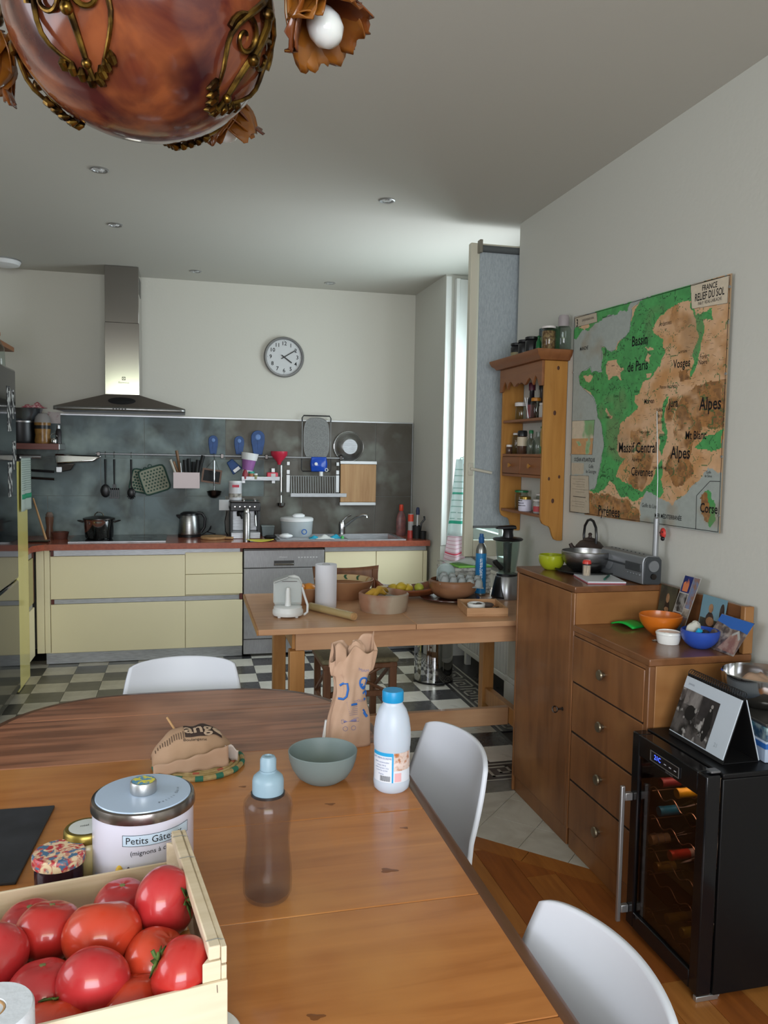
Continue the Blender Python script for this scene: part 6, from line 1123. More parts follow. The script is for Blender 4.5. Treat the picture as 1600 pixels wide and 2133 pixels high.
for k in range(4): MB().rod((.006 * math.cos(k * 1.57), .006 * math.sin(k * 1.57), .140), (.022 * math.cos(k * 1.57), .022 * math.sin(k * 1.57), .158), .0025, 6).to('blade', chrome, bd)
MB().lathe([(.018, .14), (.024, .30), (.02, .30), (.015, .14)], 20, wob=lambda a, z: 1 + .06 * math.cos(5 * a)).to('inner_filter', mat('filter_grey', '#4e4f50', .3, alpha=.85), bd)
# shallow wooden tray
ty = T('wooden_tray', 'small pale wooden tray at the front right of the kitchen table', 'tray', (1.40, 3.625, K), R_(-8)); wt_ = wood('tray_pale', '#c2966d', '#b0835a', 0, 6, .55)
bx('base', wt_, ty, -.10, .10, -.12, .12, 0, .006, .001); bx('front_side', wt_, ty, -.10, .10, -.12, -.112, .0065, .04, .001); bx('back_side', wt_, ty, -.10, .10, .112, .12, .0065, .04, .001); bx('left_side', wt_, ty, -.10, -.092, -.1115, .1115, .0065, .04, .001); bx('right_side', wt_, ty, .092, .10, -.1115, .1115, .0065, .04, .001)
bowl('ramekin', 'white ramekin of odds and ends in the pale wooden tray', (1.36, 3.60, K + .0068), .044, .038, .036, white_c, .004)
for k, (x, y, r, lb) in enumerate(((1.355, 3.60, 10, 'dark scrap in the white ramekin'), (1.375, 3.605, 70, 'grey scrap in the white ramekin'))): one(MB().sph((0, 0, .012), .026, .016, .011, 14, 8, lump), 'scrap', mat('scrap%d' % k, '#57504c' if k else '#3c3533', .7), lb, 'scrap', (x, y, K + .022 + .004 * k), (0, 0, R_(r)))
scs = T('scissors', 'pair of dark scissors lying in the pale wooden tray', 'scissors', (1.445, 3.61, K + .012), R_(35))
for s in (-1, 1): MB().tube(arc((-.05, s * .022, .006), .02, 0, 2 * math.pi, 14, (1, 0, 0), (0, 1, 0)), .004, 6).to('finger_ring', black, scs); MB().hexa([(-.03, s * .01 - .004, .002), (.075, -s * .004 - .001, .002), (.075, -s * .004 + .001, .002), (-.03, s * .01 + .004, .002)], [(-.03, s * .01 - .004, .006), (.075, -s * .004 - .001, .005), (.075, -s * .004 + .001, .005), (-.03, s * .01 + .004, .006)]).to('blade', dark_steel, scs)
one(MB().sph((0, 0, .015), .035, .022, .014, 16, 10, lump), 'key_pouch', mat('pouch_dark', '#5b4f4a', .7), 'crumpled brown pouch beside the scissors in the tray', 'pouch', (1.44, 3.66, K + .008))
# chrome pedal bin behind the kitchen table
pbn = T('pedal_bin', 'mirror chrome pedal bin standing on the chequered floor', 'bin', (1.60, 5.02, 0)); MB().lathe([(0, .012), (.13, .012), (.13, .60), (.127, .604), (0, .604)], 56).to('body', mat('bin_chrome', '#b5b5b5', .05, 1), pbn); MB().lathe([(0, 0), (.133, 0), (.134, .0115), (0, .0115)], 48).to('base_ring', black, pbn); MB().lathe([(.132, .6045), (.133, .635), (.12, .655), (0, .67)], 48).to('lid', chrome, pbn); MB().lathe([(.134, .6), (.1345, .612)], 48).to('lid_seam', black, pbn); bx('pedal', black, pbn, -.03, .03, -.165, -.136, .006, .02, .004)
# tea towels hung behind the open sash
for k, (z0, z1, y, wid, c, sc_, lb) in enumerate(((1.03, 1.49, 4.50, .11, '#c3d6d6', '#2f9a80', 'white and green striped towel hanging behind the open window'), (.76, 1.06, 4.53, .14, '#cdbcc4', '#bd3f55', 'pink and red edged towel hanging below the green one'))):
    t = T('tea_towel', lb, 'towel', (1.565, y, z0), group='towels on the open window'); H_ = z1 - z0
    fnc = lambda u, v: ((u - .5) * wid * (1.15 - .55 * v) + (.02 if k == 0 else 0) * v, .02 * math.sin(8 * u + k) * (1.2 - v), v * H_ + (0 if k == 0 else .03 * (u - .5) ** 2 * 4 * (1 - v)))
    MB().grid(16, 14, fnc).to('cloth', mat('towel_c%d' % k, c, .95, bump=.3, bscale=120), t, solid=.004)
    st_ = mat('towel_s%d' % k, sc_, .95)
    for q in ((.16, .20), (.55, .57)) if k == 0 else ((.02, .06), (.5, .53)): MB().grid(16, 1, lambda u, v: (lambda p: (p[0], p[1] - .0036, p[2]))(fnc(u, q[0] + (q[1] - q[0]) * v))).to('stripe', st_, t)
    b = MB()
    for q in range(9): b.grid(16, 1, lambda u, v: (lambda p: (p[0], p[1] - .0032, p[2]))(fnc(u, .22 + q * .08 + .012 * v)))
    b.to('thin_stripes', mat('towel_t%d' % k, '#86a8a2' if k == 0 else '#b4838f', .95), t, kind='stuff')
    MB().tube(arc((.02, 0, H_), .01, 0, 2 * math.pi, 10), .002, 5).to('loop', st_, t); MB().tube([(.02, 0, H_ + .008), (.025, -.05, H_ + (.02 if k == 0 else .40)), (.028, 4.383 - y, H_ + (.02 if k == 0 else .43))], .002, 5).to('hanging_cord', white_p, t)
# ---------------------------------------------------------------- things on the sideboard, high part
H1 = 1.0245
bowl('lime_bowl', 'lime green bowl at the far corner of the tall sideboard top', (1.535, 3.155, H1), .057, .062, .028, mat('lime_ceramic', '#9aa31f', .2, coat=.5), .005, belly=.6)
trm = T('black_tray', 'round black tray under the steel mixing bowl', 'tray', (1.65, 3.05, H1)); MB().lathe([(0, 0), (.105, 0), (.135, .012), (.134, .015), (.104, .006), (0, .005)], 48).to('tray', black_m, trm)
bowl('mixing_bowl', 'steel mixing bowl on the black tray', (1.645, 3.05, H1 + .0062), .105, .086, .05, steel, .003, belly=.5)
tp = T('cast_iron_teapot', 'dark cast iron teapot with an arched handle behind the steel bowl', 'teapot', (1.748, 3.215, H1)); ci = mat('cast_iron', '#3a2e2b', .5, .3, bump=.3, bscale=90)
MB().lathe([(0, 0), (.055, 0), (.076, .025), (.085, .062), (.078, .092), (.055, .113), (.036, .120), (0, .120)], 40, sx=.74).to('body', ci, tp); MB().lathe([(.034, .1205), (.028, .128), (.01, .132), (.008, .140), (.011, .147), (.006, .153), (0, .154)], 28, sx=.8).to('lid', ci, tp)
MB().tube([(0, -.054, .108), (0, -.057, .14), (0, -.05, .18), (0, -.025, .207), (0, 0, .213), (0, .025, .207), (0, .05, .18), (0, .057, .14), (0, .054, .108)], .006, 8).to('handle', black, tp); MB().tube([(-.04, .03, .06), (-.062, .05, .085), (-.068, .055, .10)], .012, 10, .008).to('spout', ci, tp)
one(MB().sph((0, 0, .02), .03, .03, .022, 20, 12), 'onion', mat('onion', '#9a6a3e', .4, c2='#7f4f2c', scale=6, sv=(8, 8, 1)), 'brown onion between the steel bowl and the radio', 'onion', (1.735, 2.99 + .055, H1), group=None)
nb = T('notepad', 'white notepad with a pink back cover on the tall sideboard', 'notepad', (1.60, 2.86, H1), R_(-12)); bx('pink_cover', mat('pink_card', '#b8636f', .6), nb, -.075, .075, -.105, .105, 0, .003, .0005); bx('paper_block', mat('paper_white2', '#c6c9cf', .8), nb, -.073, .077, -.102, .102, .0032, .009, .0005)
one(MB().grid(6, 6, lambda u, v: (u * .10, v * .07, .012 * u * v)), 'loose_sheet', mat('paper_white3', '#c3c8d0', .8), 'loose white sheet beside the radio', 'paper', (1.655, 2.985, H1 + .001), (0, 0, R_(-25)), solid=.0006)
one(MB().tube([(-.065, 0, .0045), (.045, 0, .0045), (.06, 0, .0045), (.068, 0, .0045)], .0045, 10, rs=[.0042, .0046, .004, .0015]), 'pen', mat('pen_green', '#0d5443', .35), 'dark green pen lying on the notepad', 'pen', (1.625, 2.84, H1 + .0092), (0, 0, R_(52)))
tpk = T('toothpick_holder', 'clear toothpick holder with red and black cap on the notepad', 'holder', (1.575, 2.915, H1 + .0092)); MB().lathe([(0, 0), (.0165, 0), (.0165, .044), (0, .044)], 24).to('tube', mat('pick_tube', '#cbbfb3', .1, alpha=.3), tpk)
for k in range(12): a = k * 2.4; r = .004 + .0007 * k; MB().rod((r * math.cos(a), r * math.sin(a), .001), (r * 1.05 * math.cos(a + .5), r * 1.05 * math.sin(a + .5), .043), .0016, 5).to('toothpick', poplar, tpk)
MB().lathe([(.0175, .0442), (.0175, .049), (0, .049)], 24).to('black_ring', black, tpk); MB().lathe([(.0178, .0492), (.0178, .056), (.014, .064), (0, .067)], 24).to('cap', mat('pick_red', '#c63a30', .3), tpk)
ra = T('radio', 'silver portable radio with a raised telescopic aerial', 'radio', (1.74, 2.868, H1)); rm = mat('radio_silver', '#8b8e92', .4, .6); rd = mat('radio_dark', '#3a3d40', .4)
MB().prism([(-.04, .004), (.034, 0), (.04, .006), (.04, .10), (.03, .112), (-.022, .116), (-.036, .108), (-.042, .09)], .325, 'y', -.1625).to('body', rm, ra, bev=.006, seg=3)
MB().prism([(-.037, .006), (.032, .003), (.037, .01), (.037, .098), (.026, .109), (-.02, .112), (-.034, .102), (-.039, .088)], .006, 'y', -.169).to('end_cap', rd, ra, bev=.003)
MB().cyl((0, 0, 0), .022, .006, 24).to('tuning_dial', rm, ra, (0, -.1695, .075), (R_(90), 0, 0)); MB().cyl((0, 0, 0), .011, .009, 20).to('volume_knob', dark_steel, ra, (0, -.1695, .035), (R_(90), 0, 0))
bx('groove', rd, ra, -.0445, -.0405, -.05, .16, .062, .070, .001); bx('tuner_panel', rd, ra, -.047, -.040, -.155, -.045, .05, .082, .002)
for k in range(5): bx('button', rm, ra, -.0465, -.041, -.15 + k * .021, -.135 + k * .021, .036, .042, .001)
MB().cyl((0, 0, 0), .034, .0015, 28).to('speaker_grille', mat('grille', '#7b7e82', .6, .4, bump=.6, bscale=300), ra, (-.0425, .09, .062), (0, R_(-88), 0))
for k in range(9): MB().sph((-.012, -.12 + k * .03, .1165), .004, .004, .0015, 8, 4).to('top_vent', rd, ra)
ae = MB().lathe([(.011, 0), (.0115, .01), (.0105, .145), (.006, .15), (0, .15)], 18).to('aerial_sleeve', mat('aerial_grey', '#97999b', .35, .5), ra, (.02, -.148, .113)); MB().tube([(0, 0, .15), (0, .004, .30), (0, .028, .56)], .0017, 6).to('aerial_rod', bpy.data.materials['aerial_grey'], ae)
# low part
H2 = .8775
gcl = T('green_clip', 'bright green plastic bag clip on the drawer top', 'clip', (1.62, 2.66, H2), R_(-72)); MB().grid(12, 4, lambda u, v: ((u - .5) * .105, (v - .5) * .075, .006 + .012 * math.sin(math.pi * u))).to('body', mat('clip_green', '#17a53c', .35), gcl, solid=.006); MB().cyl((0, 0, 0), .004, .03, 10).to('hinge_pin', mat('clip_green2', '#128233', .4), gcl, (-.05, -.015, .008), (R_(-90), 0, 0))
ob = bowl('orange_bowl', 'orange plastic bowl on the drawer top', (1.66, 2.515, H2), .0755, .072, .026, mat('orange_plastic', '#c86a1c', .3, coat=.2), .004, belly=.3)
MB().lathe([(.028, 0), (.024, .007), (.02, .007), (.022, 0)], 32).to('foot_ring', mat('orange_foot', '#b85f18', .4), ob)
rk = bowl('white_ramekin', 'white fluted ramekin in front of the orange bowl', (1.615, 2.395, H2), .0415, .038, .035, white_c, .004); MB().lathe([(.0425, .031), (.0435, .033), (.0435, .037), (.042, .0395), (.040, .0385)], 40).to('rim', white_c, rk)
one(MB().sph((0, 0, .012), .025, .02, .012, 14, 8, lump), 'crumpled_foil', alu, 'crumpled foil in the white ramekin', 'foil', (1.615, 2.395, H2 + .014))
one(MB().tube(arc((0, 0, .006), .008, 0, 2 * math.pi, 14, (1, 0, 0), (0, 1, 0)), .0022, 6), 'ring', chrome, 'small shiny ring in front of the orange bowl', 'ring', (1.585, 2.43, H2 - .0035))
bowl('blue_bowl', 'translucent blue bowl of odds and ends on the drawer top', (1.682, 2.315, H2), .063, .060, .026, mat('blue_plastic', '#2f51ae', .35, alpha=.92), .004, belly=.5)
for k, (x, y, z, c, lb) in enumerate(((1.665, 2.33, .058, '#b9b6ab', 'crumpled pale wrapper in the blue bowl'), (1.69, 2.30, .05, '#2b2a30', 'black scrap in the blue bowl'), (1.70, 2.325, .045, '#b09a86', 'beige scrap in the blue bowl'))): one(MB().sph((0, 0, 0), .026 if k == 0 else .017, .016, .034 if k == 0 else .014, 14, 10, lump), 'wrapper', mat('wrapper%d' % k, c, .6), lb, 'wrapper', (x, y, H2 + z), (.3, .2, k))
one(MB().lathe([(.009, 0), (.009, .014), (0, .015)], 14), 'plastic_stopper', mat('top_cyan', '#1fa7d6', .4), 'cyan bottle top in the blue bowl', 'cap', (1.66, 2.296, H2 + .056), (.5, .3, 0))
# postcards leaning on the back board
def pcard(label, y0, y1, z1, m, dx0, dx1, patches=(), z0=H2 + .0006, sl=0.0):
    t = T('postcard', label, 'postcard', (0, 0, 0), 0, 'postcards on the sideboard'); L_ = z1 - z0
    P = lambda u, v, e=0: (dx0 + (dx1 - dx0) * v - e, y0 + (y1 - y0) * u + sl * v, z0 + L_ * v)
    MB().add([P(0, 0), P(1, 0), P(1, 1), P(0, 1), P(0, 0, .0008), P(1, 0, .0008), P(1, 1, .0008), P(0, 1, .0008)], [(0, 1, 2, 3), (7, 6, 5, 4), (0, 4, 5, 1), (1, 5, 6, 2), (2, 6, 7, 3), (3, 7, 4, 0)]).to('card', m, t)
    for k, (u0, u1, v0, v1, pmx, nm) in enumerate(patches): MB().add([P(u0, v0, .0011), P(u1, v0, .0011), P(u1, v1, .0011), P(u0, v1, .0011)], [(0, 1, 2, 3)]).to(nm, pmx, t)
    return t, P
pic = lambda n, a, b_, s=30, **k: mat('pic_' + n, a, .4, c2=b_, scale=s, lo=.42, hi=.58, **k)
dkg = pic('dark_land', '#33322a', '#4b4938', 16); skin = pic('warm', '#a5805f', '#8a6547', 20)
t, P = pcard('dark postcard of a seated figure at the far end of the back board', 2.70, 2.592, 1.03, dkg, 1.762, 1.782)
MB().add([P(.5 + .16 * math.cos(a), .34 + .34 * math.sin(a), .0013) for a in [k * math.pi / 8 for k in range(16)]], [tuple(range(16))]).to('dark_figure', pic('figure', '#1d1816', '#2a211c'), t)
MB().add([P(.5 + .10 * math.cos(a), .70 + .12 * math.sin(a), .0015) for a in [k * math.pi / 8 for k in range(16)]], [tuple(range(16))]).to('face_patch', skin, t); MB().add([P(.5 + .13 * math.cos(a), .42 + .06 * math.sin(a), .0015) for a in [k * math.pi / 8 for k in range(16)]], [tuple(range(16))]).to('collar_patch', skin, t)
white_e = pic('white_edge', '#b9b7b2', '#a9a7a2')
t, P = pcard('tall narrow postcard of six city views, standing highest', 2.585, 2.49, 1.092, white_e, 1.735, 1.772, [
    (.03, .58, .70, .985, pic('night', '#1f2a63', '#2d3a78', 20), 'night_view'), (.60, .97, .45, .985, pic('facade', '#6f7f9c', '#8a6a5a', 40), 'facade_view'), (.03, .56, .36, .68, pic('bw', '#8e8c88', '#2c2b2a', 26), 'arcade_view'), (.58, .97, .31, .44, pic('cream', '#a59c90', '#7d756c', 30), 'cream_view'),
    (.03, .50, .015, .34, pic('pinkish', '#a98a86', '#6a3f3c', 30), 'pink_view'), (.52, .97, .015, .30, pic('sky', '#4a86bd', '#8a6a50', 18, ), 'sky_view')], sl=-.045)
MB().add([P(.14, .72, .0016), P(.46, .72, .0016), P(.46, .84, .0016), (P(.38, .93, .0016)), P(.36, .85, .0016), P(.32, .95, .0016), P(.28, .85, .0016), P(.22, .90, .0016), P(.10, .86, .0016)], [tuple(range(9))]).to('lit_building', mat('pic_orange', '#cf7a52', .4), t)
t, P = pcard('postcard of a seated person under a pale blue sky', 2.445, 2.312, 1.036, pic('blue_haze', '#6f93a2', '#7fa0ab', 6), 1.76, 1.783, [(0.02, .98, .0, .5, pic('rock', '#4d4f47', '#343630', 22), 'rock_patch')])
MB().add([P(.42 + .2 * math.cos(a), .36 + .3 * math.sin(a), .0015) for a in [k * math.pi / 8 for k in range(16)]], [tuple(range(16))]).to('dark_figure', pic('figure2', '#2b2624', '#463a34'), t); MB().add([P(.42 + .09 * math.cos(a), .74 + .10 * math.sin(a), .0018) for a in [k * math.pi / 8 for k in range(16)]], [tuple(range(16))]).to('face_patch', skin, t); MB().add([P(.45 + .16 * math.cos(a), .45 + .10 * math.sin(a), .0018) for a in [k * math.pi / 8 for k in range(16)]], [tuple(range(16))]).to('arm_patch', skin, t)
MB().add([P(.86 + .09 * math.cos(a), .70 + .2 * math.sin(a), .0015) for a in [k * math.pi / 8 for k in range(16)]], [tuple(range(16))]).to('bush', bpy.data.materials['pic_figure2'], t)
t, P = pcard('postcard of a rocky hill and domes under a deep blue sky, leaning', 2.345, 2.185, .992, pic('rock2', '#6b5a55', '#3f3a3a', 24, c3='#a99c92', s3=40), 1.715, 1.765, sl=-.03)
MB().add([P(.0, .99, .0012), P(1, .99, .0012), P(1, .66, .0012), P(.75, .70, .0012), P(.5, .68, .0012), P(.25, .74, .0012), P(0, .78, .0012)], [tuple(range(7))]).to('blue_sky', mat('pic_deepblue', '#2f64b4', .4), t); MB().add([P(.45, .08, .0014), P(.98, .05, .0014), P(.92, .45, .0014), P(.75, .62, .0014), P(.6, .52, .0014)], [tuple(range(5))]).to('pink_hill', pic('hill', '#8a6258', '#a5887b', 30), t); MB().add([P(.62, .56, .0016), P(.75, .70, .0016), P(.9, .5, .0016), P(.88, .42, .0016), P(.75, .6, .0016), P(.64, .5, .0016)], [tuple(range(6))]).to('white_ridge', white_e, t)
# ---------------------------------------------------------------- on the wine fridge
H3 = .6552
cal_ = T('desk_calendar', 'spiral bound desk calendar with a black and white photo, standing like a tent', 'calendar', (1.463, 1.885, H3 + .001), R_(0)); ht = .188; rx = .062; Lc = .258; bxk = .115
def cp_f(u, v, e=0): return (rx * v - e, Lc * (1 - u), ht * v + e * .3)                     # u from far-left to near-right... far end is u=0
def slabq(name, m, fn, e0, e1): return MB().add([fn(0, 0, e0), fn(1, 0, e0), fn(1, 1, e0), fn(0, 1, e0), fn(0, 0, e1), fn(1, 0, e1), fn(1, 1, e1), fn(0, 1, e1)], [(0, 1, 2, 3), (7, 6, 5, 4), (0, 4, 5, 1), (1, 5, 6, 2), (2, 6, 7, 3), (3, 7, 4, 0)]).to(name, m, cal_)
blk = mat('card_black', '#121214', .55); pw = mat('calendar_white', '#c3ccd6', .6)
slabq('front_board', blk, cp_f, 0, .002); slabq('back_board', blk, lambda u, v, e: (bxk + (rx - bxk) * v + e, Lc * (1 - u), ht * v), 0, .002); bx('base_board', blk, cal_, .004, bxk - .002, .002, Lc - .002, 0, .002, 0)
slabq('page', pw, lambda u, v, e: cp_f(u * .985 + .01, .06 + v * .90, e), .0022, .006); slabq('back_page', pw, lambda u, v, e: (bxk + (rx - bxk) * (.02 + .95 * v) + e, Lc * (1 - u), ht * (.02 + .95 * v)), .0025, .0055)
phm = mat('photo_bw', '#5b5654', .4, c2='#1d1b1b', scale=24, lo=.40, hi=.60, detail=6, c3='#a9a5a2', s3=34, lo3=.58, hi3=.68)
Q = lambda u, v, e: cp_f(u, v, e)
MB().add([Q(.012, .075, .0066), Q(.70, .075, .0066), Q(.70, .78, .0066), Q(.012, .78, .0066)], [(0, 1, 2, 3)]).to('photo', phm, cal_)
MB().add([Q(.40, .42, .0069), Q(.70, .42, .0069), Q(.70, .78, .0069), Q(.40, .78, .0069)], [(0, 1, 2, 3)]).to('dark_awning', mat('photo_dark', '#242122', .5, c2='#363232', scale=30), cal_)
MB().add([Q(.10, .55, .0068), Q(.38, .55, .0068), Q(.38, .78, .0068), Q(.10, .78, .0068)], [(0, 1, 2, 3)]).to('pale_columns', mat('photo_pale', '#8d8784', .5, c2='#55504e', scale=34, sv=(1, 1, .15)), cal_)
def blob(cu, cv, ru, rv, m, nm, e=.0072): MB().add([Q(cu + ru * math.cos(a), cv + rv * math.sin(a), e) for a in [k * math.pi / 7 for k in range(14)]], [tuple(range(14))]).to(nm, m, cal_)
ph_l = mat('photo_light', '#8f8b87', .5); ph_k = mat('photo_black', '#161515', .5)
blob(.60, .40, .055, .26, ph_k, 'standing_figure'); blob(.60, .685, .022, .03, ph_l, 'cap', .0076); blob(.59, .625, .014, .025, ph_l, 'face', .0078); blob(.53, .44, .012, .045, ph_l, 'hand', .0078); blob(.57, .28, .012, .02, ph_l, 'hand', .0078); blob(.27, .45, .09, .12, ph_k, 'seated_figure'); blob(.36, .52, .022, .04, ph_l, 'shirt', .0076); blob(.19, .35, .018, .02, ph_l, 'shoe', .0076); blob(.15, .62, .04, .05, mat('photo_mid', '#79736f', .5), 'seated_figure', .0074)
text('21', .017, mat('cal_grey', '#9aa3ad', .6), cal_, frame(Q(.83, .20, .0066), Vector(Q(1, 0, 0)) - Vector(Q(0, 0, 0)), Vector(Q(0, 1, 0)) - Vector(Q(0, 0, 0)))); text('JANVIER', .008, bpy.data.materials['cal_grey'], cal_, frame(Q(.14, .86, .0066), Vector(Q(1, 0, 0)) - Vector(Q(0, 0, 0)), Vector(Q(0, 1, 0)) - Vector(Q(0, 0, 0))))
for k in range(24): y = .012 + k * (Lc - .02) / 23; MB().tube(arc((rx + .003, y, ht + .002), .013, 0, 2 * math.pi, 14, (1, .12, 0), (0, 0, 1)), .0011, 5).to('coil_ring', black, cal_)
st = T('magazine_stack', 'stack of magazines and a box with blue band behind the calendar', 'magazines', (1.70, 2.0, H3 + .0005), R_(-4)); bx('blue_white_box', mat('box_paleblue', '#a9b7cc', .5), st, -.10, .10, -.135, .16, 0, .06, .003); bx('blue_band', mat('box_blue', '#2a64b0', .5), st, -.1012, -.1002, -.135, .16, .04, .055, 0); bx('blue_band', bpy.data.materials['box_blue'], st, -.10, .10, -.1363, -.1353, .04, .055, 0)
bx('magazine', mat('mag_teal', '#4f8a96', .3, c2='#2b4a66', scale=18, lo=.45, hi=.55, c3='#a5b8b5', s3=30), st, -.095, .095, -.13, .15, .0605, .10, .003); bx('magazine', mat('mag_dark', '#3e4147', .35), st, -.098, .098, -.132, .15, .1005, .107, .002); bx('glass_tray', mat('tray_dark', '#55524e', .15, .5), st, -.103, .10, -.135, .15, .1075, .113, .002)
bowl('steel_salad_bowl', 'wide steel bowl at the right edge, on the magazines', (1.70, 2.03, H3 + .1145), .118, .098, .055, chrome, .003, belly=.6)
one(MB().grid(10, 8, lambda u, v: ((u - .5) * .12, (v - .5) * .10, .012 + .035 * u * v + .012 * math.sin(5 * u))), 'kraft_scrap', kraft_l, 'piece of brown paper inside the steel bowl at the right edge', 'paper', (1.70, 2.02, H3 + .165), (.1, .1, .4), solid=.001)
# ---------------------------------------------------------------- jars on the spice shelf
def jar(label, x, y, z, r, h, m, lidm=None, lr=None, lh=.012, name='jar', lab=None, labz=(.2, .7), cat='jar', grp='jars on the spice shelf', neck=None):
    t = T(name, label, cat, (x, y, z), 0, grp); s = h - (lh if lidm else 0)
    prof = [(0, 0), (r * .92, 0), (r, r * .12), (r, s * .86), (r * .9, s * .94), (r * .82, s), (0, s)] if not neck else [(0, 0), (r * .92, 0), (r, r * .12), (r, s * .55), (r * .8, s * .68), (neck, s * .78), (neck, s), (0, s)]
    MB().lathe(prof, 28).to('glass', m, t)
    if lidm: MB().lathe([(lr or r * .9, s + .0003), (lr or r * .9, s + lh * .8), ((lr or r * .9) * .85, s + lh), (0, s + lh)], 28).to('lid', lidm, t)
    if lab: MB().lathe([(r * 1.012, s * labz[0]), (r * 1.012, s * labz[1])], 28).to('label', lab, t)
    return t
gj = tint_glass('jar_glass', '#dfe5e0'); tea = mat('jar_brown', '#4a3327', .2); herb = mat('jar_herb', '#77705a', .3, c2='#5b4f3a', scale=60); capb = mat('cap_black', '#1a1a1c', .35); grn_l = mat('lid_green', '#1f6b40', .35); wh_l = mat('lid_white', '#cfc9c6', .35)
def T_(b_): return b_
y_at = lambda k: 3.625 + k
# bottom shelf z=1.224
B0 = 1.2246
jar('jar with a green lid at the back of the lowest spice shelf', 1.765, 4.02, B0, .036, .105, gj, grn_l, .037); jar('white labelled pot in front on the lowest spice shelf', 1.735, 3.90, B0, .036, .078, mat('pot_white', '#c9c6d6', .4), mat('gold_lid', '#8d7434', .3, .7), .03, .016)
jar('tall clear jar behind the red label jar', 1.775, 3.79, B0, .028, .10, gj, wh_l, .029); jar('small jar with a red label at the near end of the lowest spice shelf', 1.735, 3.735, B0, .027, .072, mat('jar_pale', '#9d9a97', .15), wh_l, .028, .01, lab=mat('label_red', '#b3444a', .5), labz=(.15, .6))
for k, (st, zz) in enumerate((('THE NOIR', .052), ('de ceylan', .036))): text(st, .016, blue_ink if 0 else ink, bpy.data.objects['jar.001'], None, fn=lambda x, y: (.0367 * math.cos(math.pi + .35 - x / .0367), .0367 * math.sin(math.pi + .35 - x / .0367), zz + y)) if False else None
b = MB()
for k in range(3):
    for q in range(5 + k): a = math.pi + .55 - .75 + q * .2 + .05 * k; b.sph((.0362 * math.cos(a), .0362 * math.sin(a), .056 - k * .013), .002, .003, .0028, 6, 5)
b.to('handwriting', ink, bpy.data.objects['jar.001'], kind='stuff')
# middle shelf z=1.526
M0 = 1.5265
jar('clear bottle at the far end of the middle spice shelf', 1.755, 4.085, M0, .024, .115, gj, wh_l, .02); jar('brown jar with a cream label and black lid', 1.745, 3.985, M0, .027, .125, tea, capb, .026, .03, lab=mat('label_cream', '#c0b29a', .5), labz=(.45, .95)); jar('clear bottle with a green cap in the middle', 1.755, 3.895, M0, .025, .125, gj, grn_l, .012, .018, neck=.010, cat='bottle', name='bottle'); jar('clear wide bottle on the middle spice shelf', 1.76, 3.815, M0, .033, .115, gj, None, name='bottle', cat='bottle', neck=.014)
jar('small brown jar at the far corner of the middle shelf', 1.725, 4.115, M0, .017, .05, tea, wh_l, .016); jar('yellow and green packet tin at the near end', 1.75, 3.715, M0, .024, .14, mat('tin_yellow', '#a5884a', .5), grn_l, .024, .01, name='tin', cat='tin', lab=grn_l, labz=(.02, .3))
# upper shelf z=1.709
U0 = 1.7096
jar('clear jar with a scalloped white lid on the upper spice shelf', 1.75, 4.02, U0, .032, .095, gj, wh_l, .036, .022); jar('dark bottle with a purple cap and pink label', 1.755, 3.90, U0, .026, .19, mat('bottle_dark', '#1f1a20', .15), mat('cap_plum', '#55202e', .4), .018, .04, neck=.013, name='bottle', cat='bottle', lab=mat('label_pinkred', '#8d4a50', .5), labz=(.05, .5)); jar('bottle with a dark cap behind the orange lidded jar', 1.785, 3.84, U0, .02, .175, mat('bottle_dk2', '#3b3534', .2), capb, .016, .025, neck=.012, name='bottle', cat='bottle')
oj = jar('jar of vanilla pods with an orange lid', 1.735, 3.80, U0, .028, .105, gj, mat('lid_orange', '#b5741c', .4), .026, .018); 
for k in range(5): MB().rod((.008 * math.cos(k), .008 * math.sin(k), .004), (.02 * math.cos(k * 1.3), .02 * math.sin(k * 1.3), .08), .002, 5).to('vanilla_pod', tea, oj)
jar('small white jar at the near end of the upper shelf', 1.74, 3.72, U0, .024, .075, mat('jar_whitish', '#b4b0aa', .3), wh_l, .022)
for k, (dx, dy) in enumerate(((0, .02), (.012, .0))): one(MB().rod((0, 0, 0), (dx - .02, dy - .01, .11), .002, 6), 'mini_spoon', alu, ('steel stick leaning left in the upper shelf jars', 'steel stick leaning beside the orange lid')[k], 'stick', (1.725, 3.865 + k * .018, U0))
# on top of the spice shelf, z about 2.036
P0 = 2.0362
for k, y in enumerate((4.06, 3.96, 3.87)): jar(('black canister at the far end on top of the spice shelf, pale band', 'black canister in the middle of the three', 'black canister nearest the green box')[k], 1.735, y, P0, .037, .088 + .004 * k, capb, capb, .038, .014, name='canister', cat='canister', grp='black canisters on the spice shelf', lab=mat('label_olive', '#8b8260', .5) if k == 0 else None, labz=(.0, .5))
tbx = T('tea_box', 'dark green tea box with pale figure on the spice shelf top', 'box', (1.765, 3.745, P0)); bx('box', mat('box_green', '#2f5c39', .45), tbx, -.035, .035, -.06, .035, 0, .125, .002); bx('sky_panel', mat('box_navy', '#223238', .45, c2='#7d95a0', scale=9, lo=.55, hi=.65), tbx, -.0362, -.0352, -.058, .033, .08, .122, 0); bx('field_panel', mat('box_field', '#6a7f3f', .45, c2='#3f6a3a', scale=20), tbx, -.0362, -.0352, -.058, .033, .004, .078, 0)
one(MB().lathe([(0, 0), (.013, 0), (.015, .01), (.013, .045), (.006, .06), (.006, .068), (.009, .075), (0, .08)], 20), 'green_bottle', mat('green_glass', '#1d5a33', .15), 'little green bottle in front of the tea box', 'bottle', (1.695, 3.705, P0))
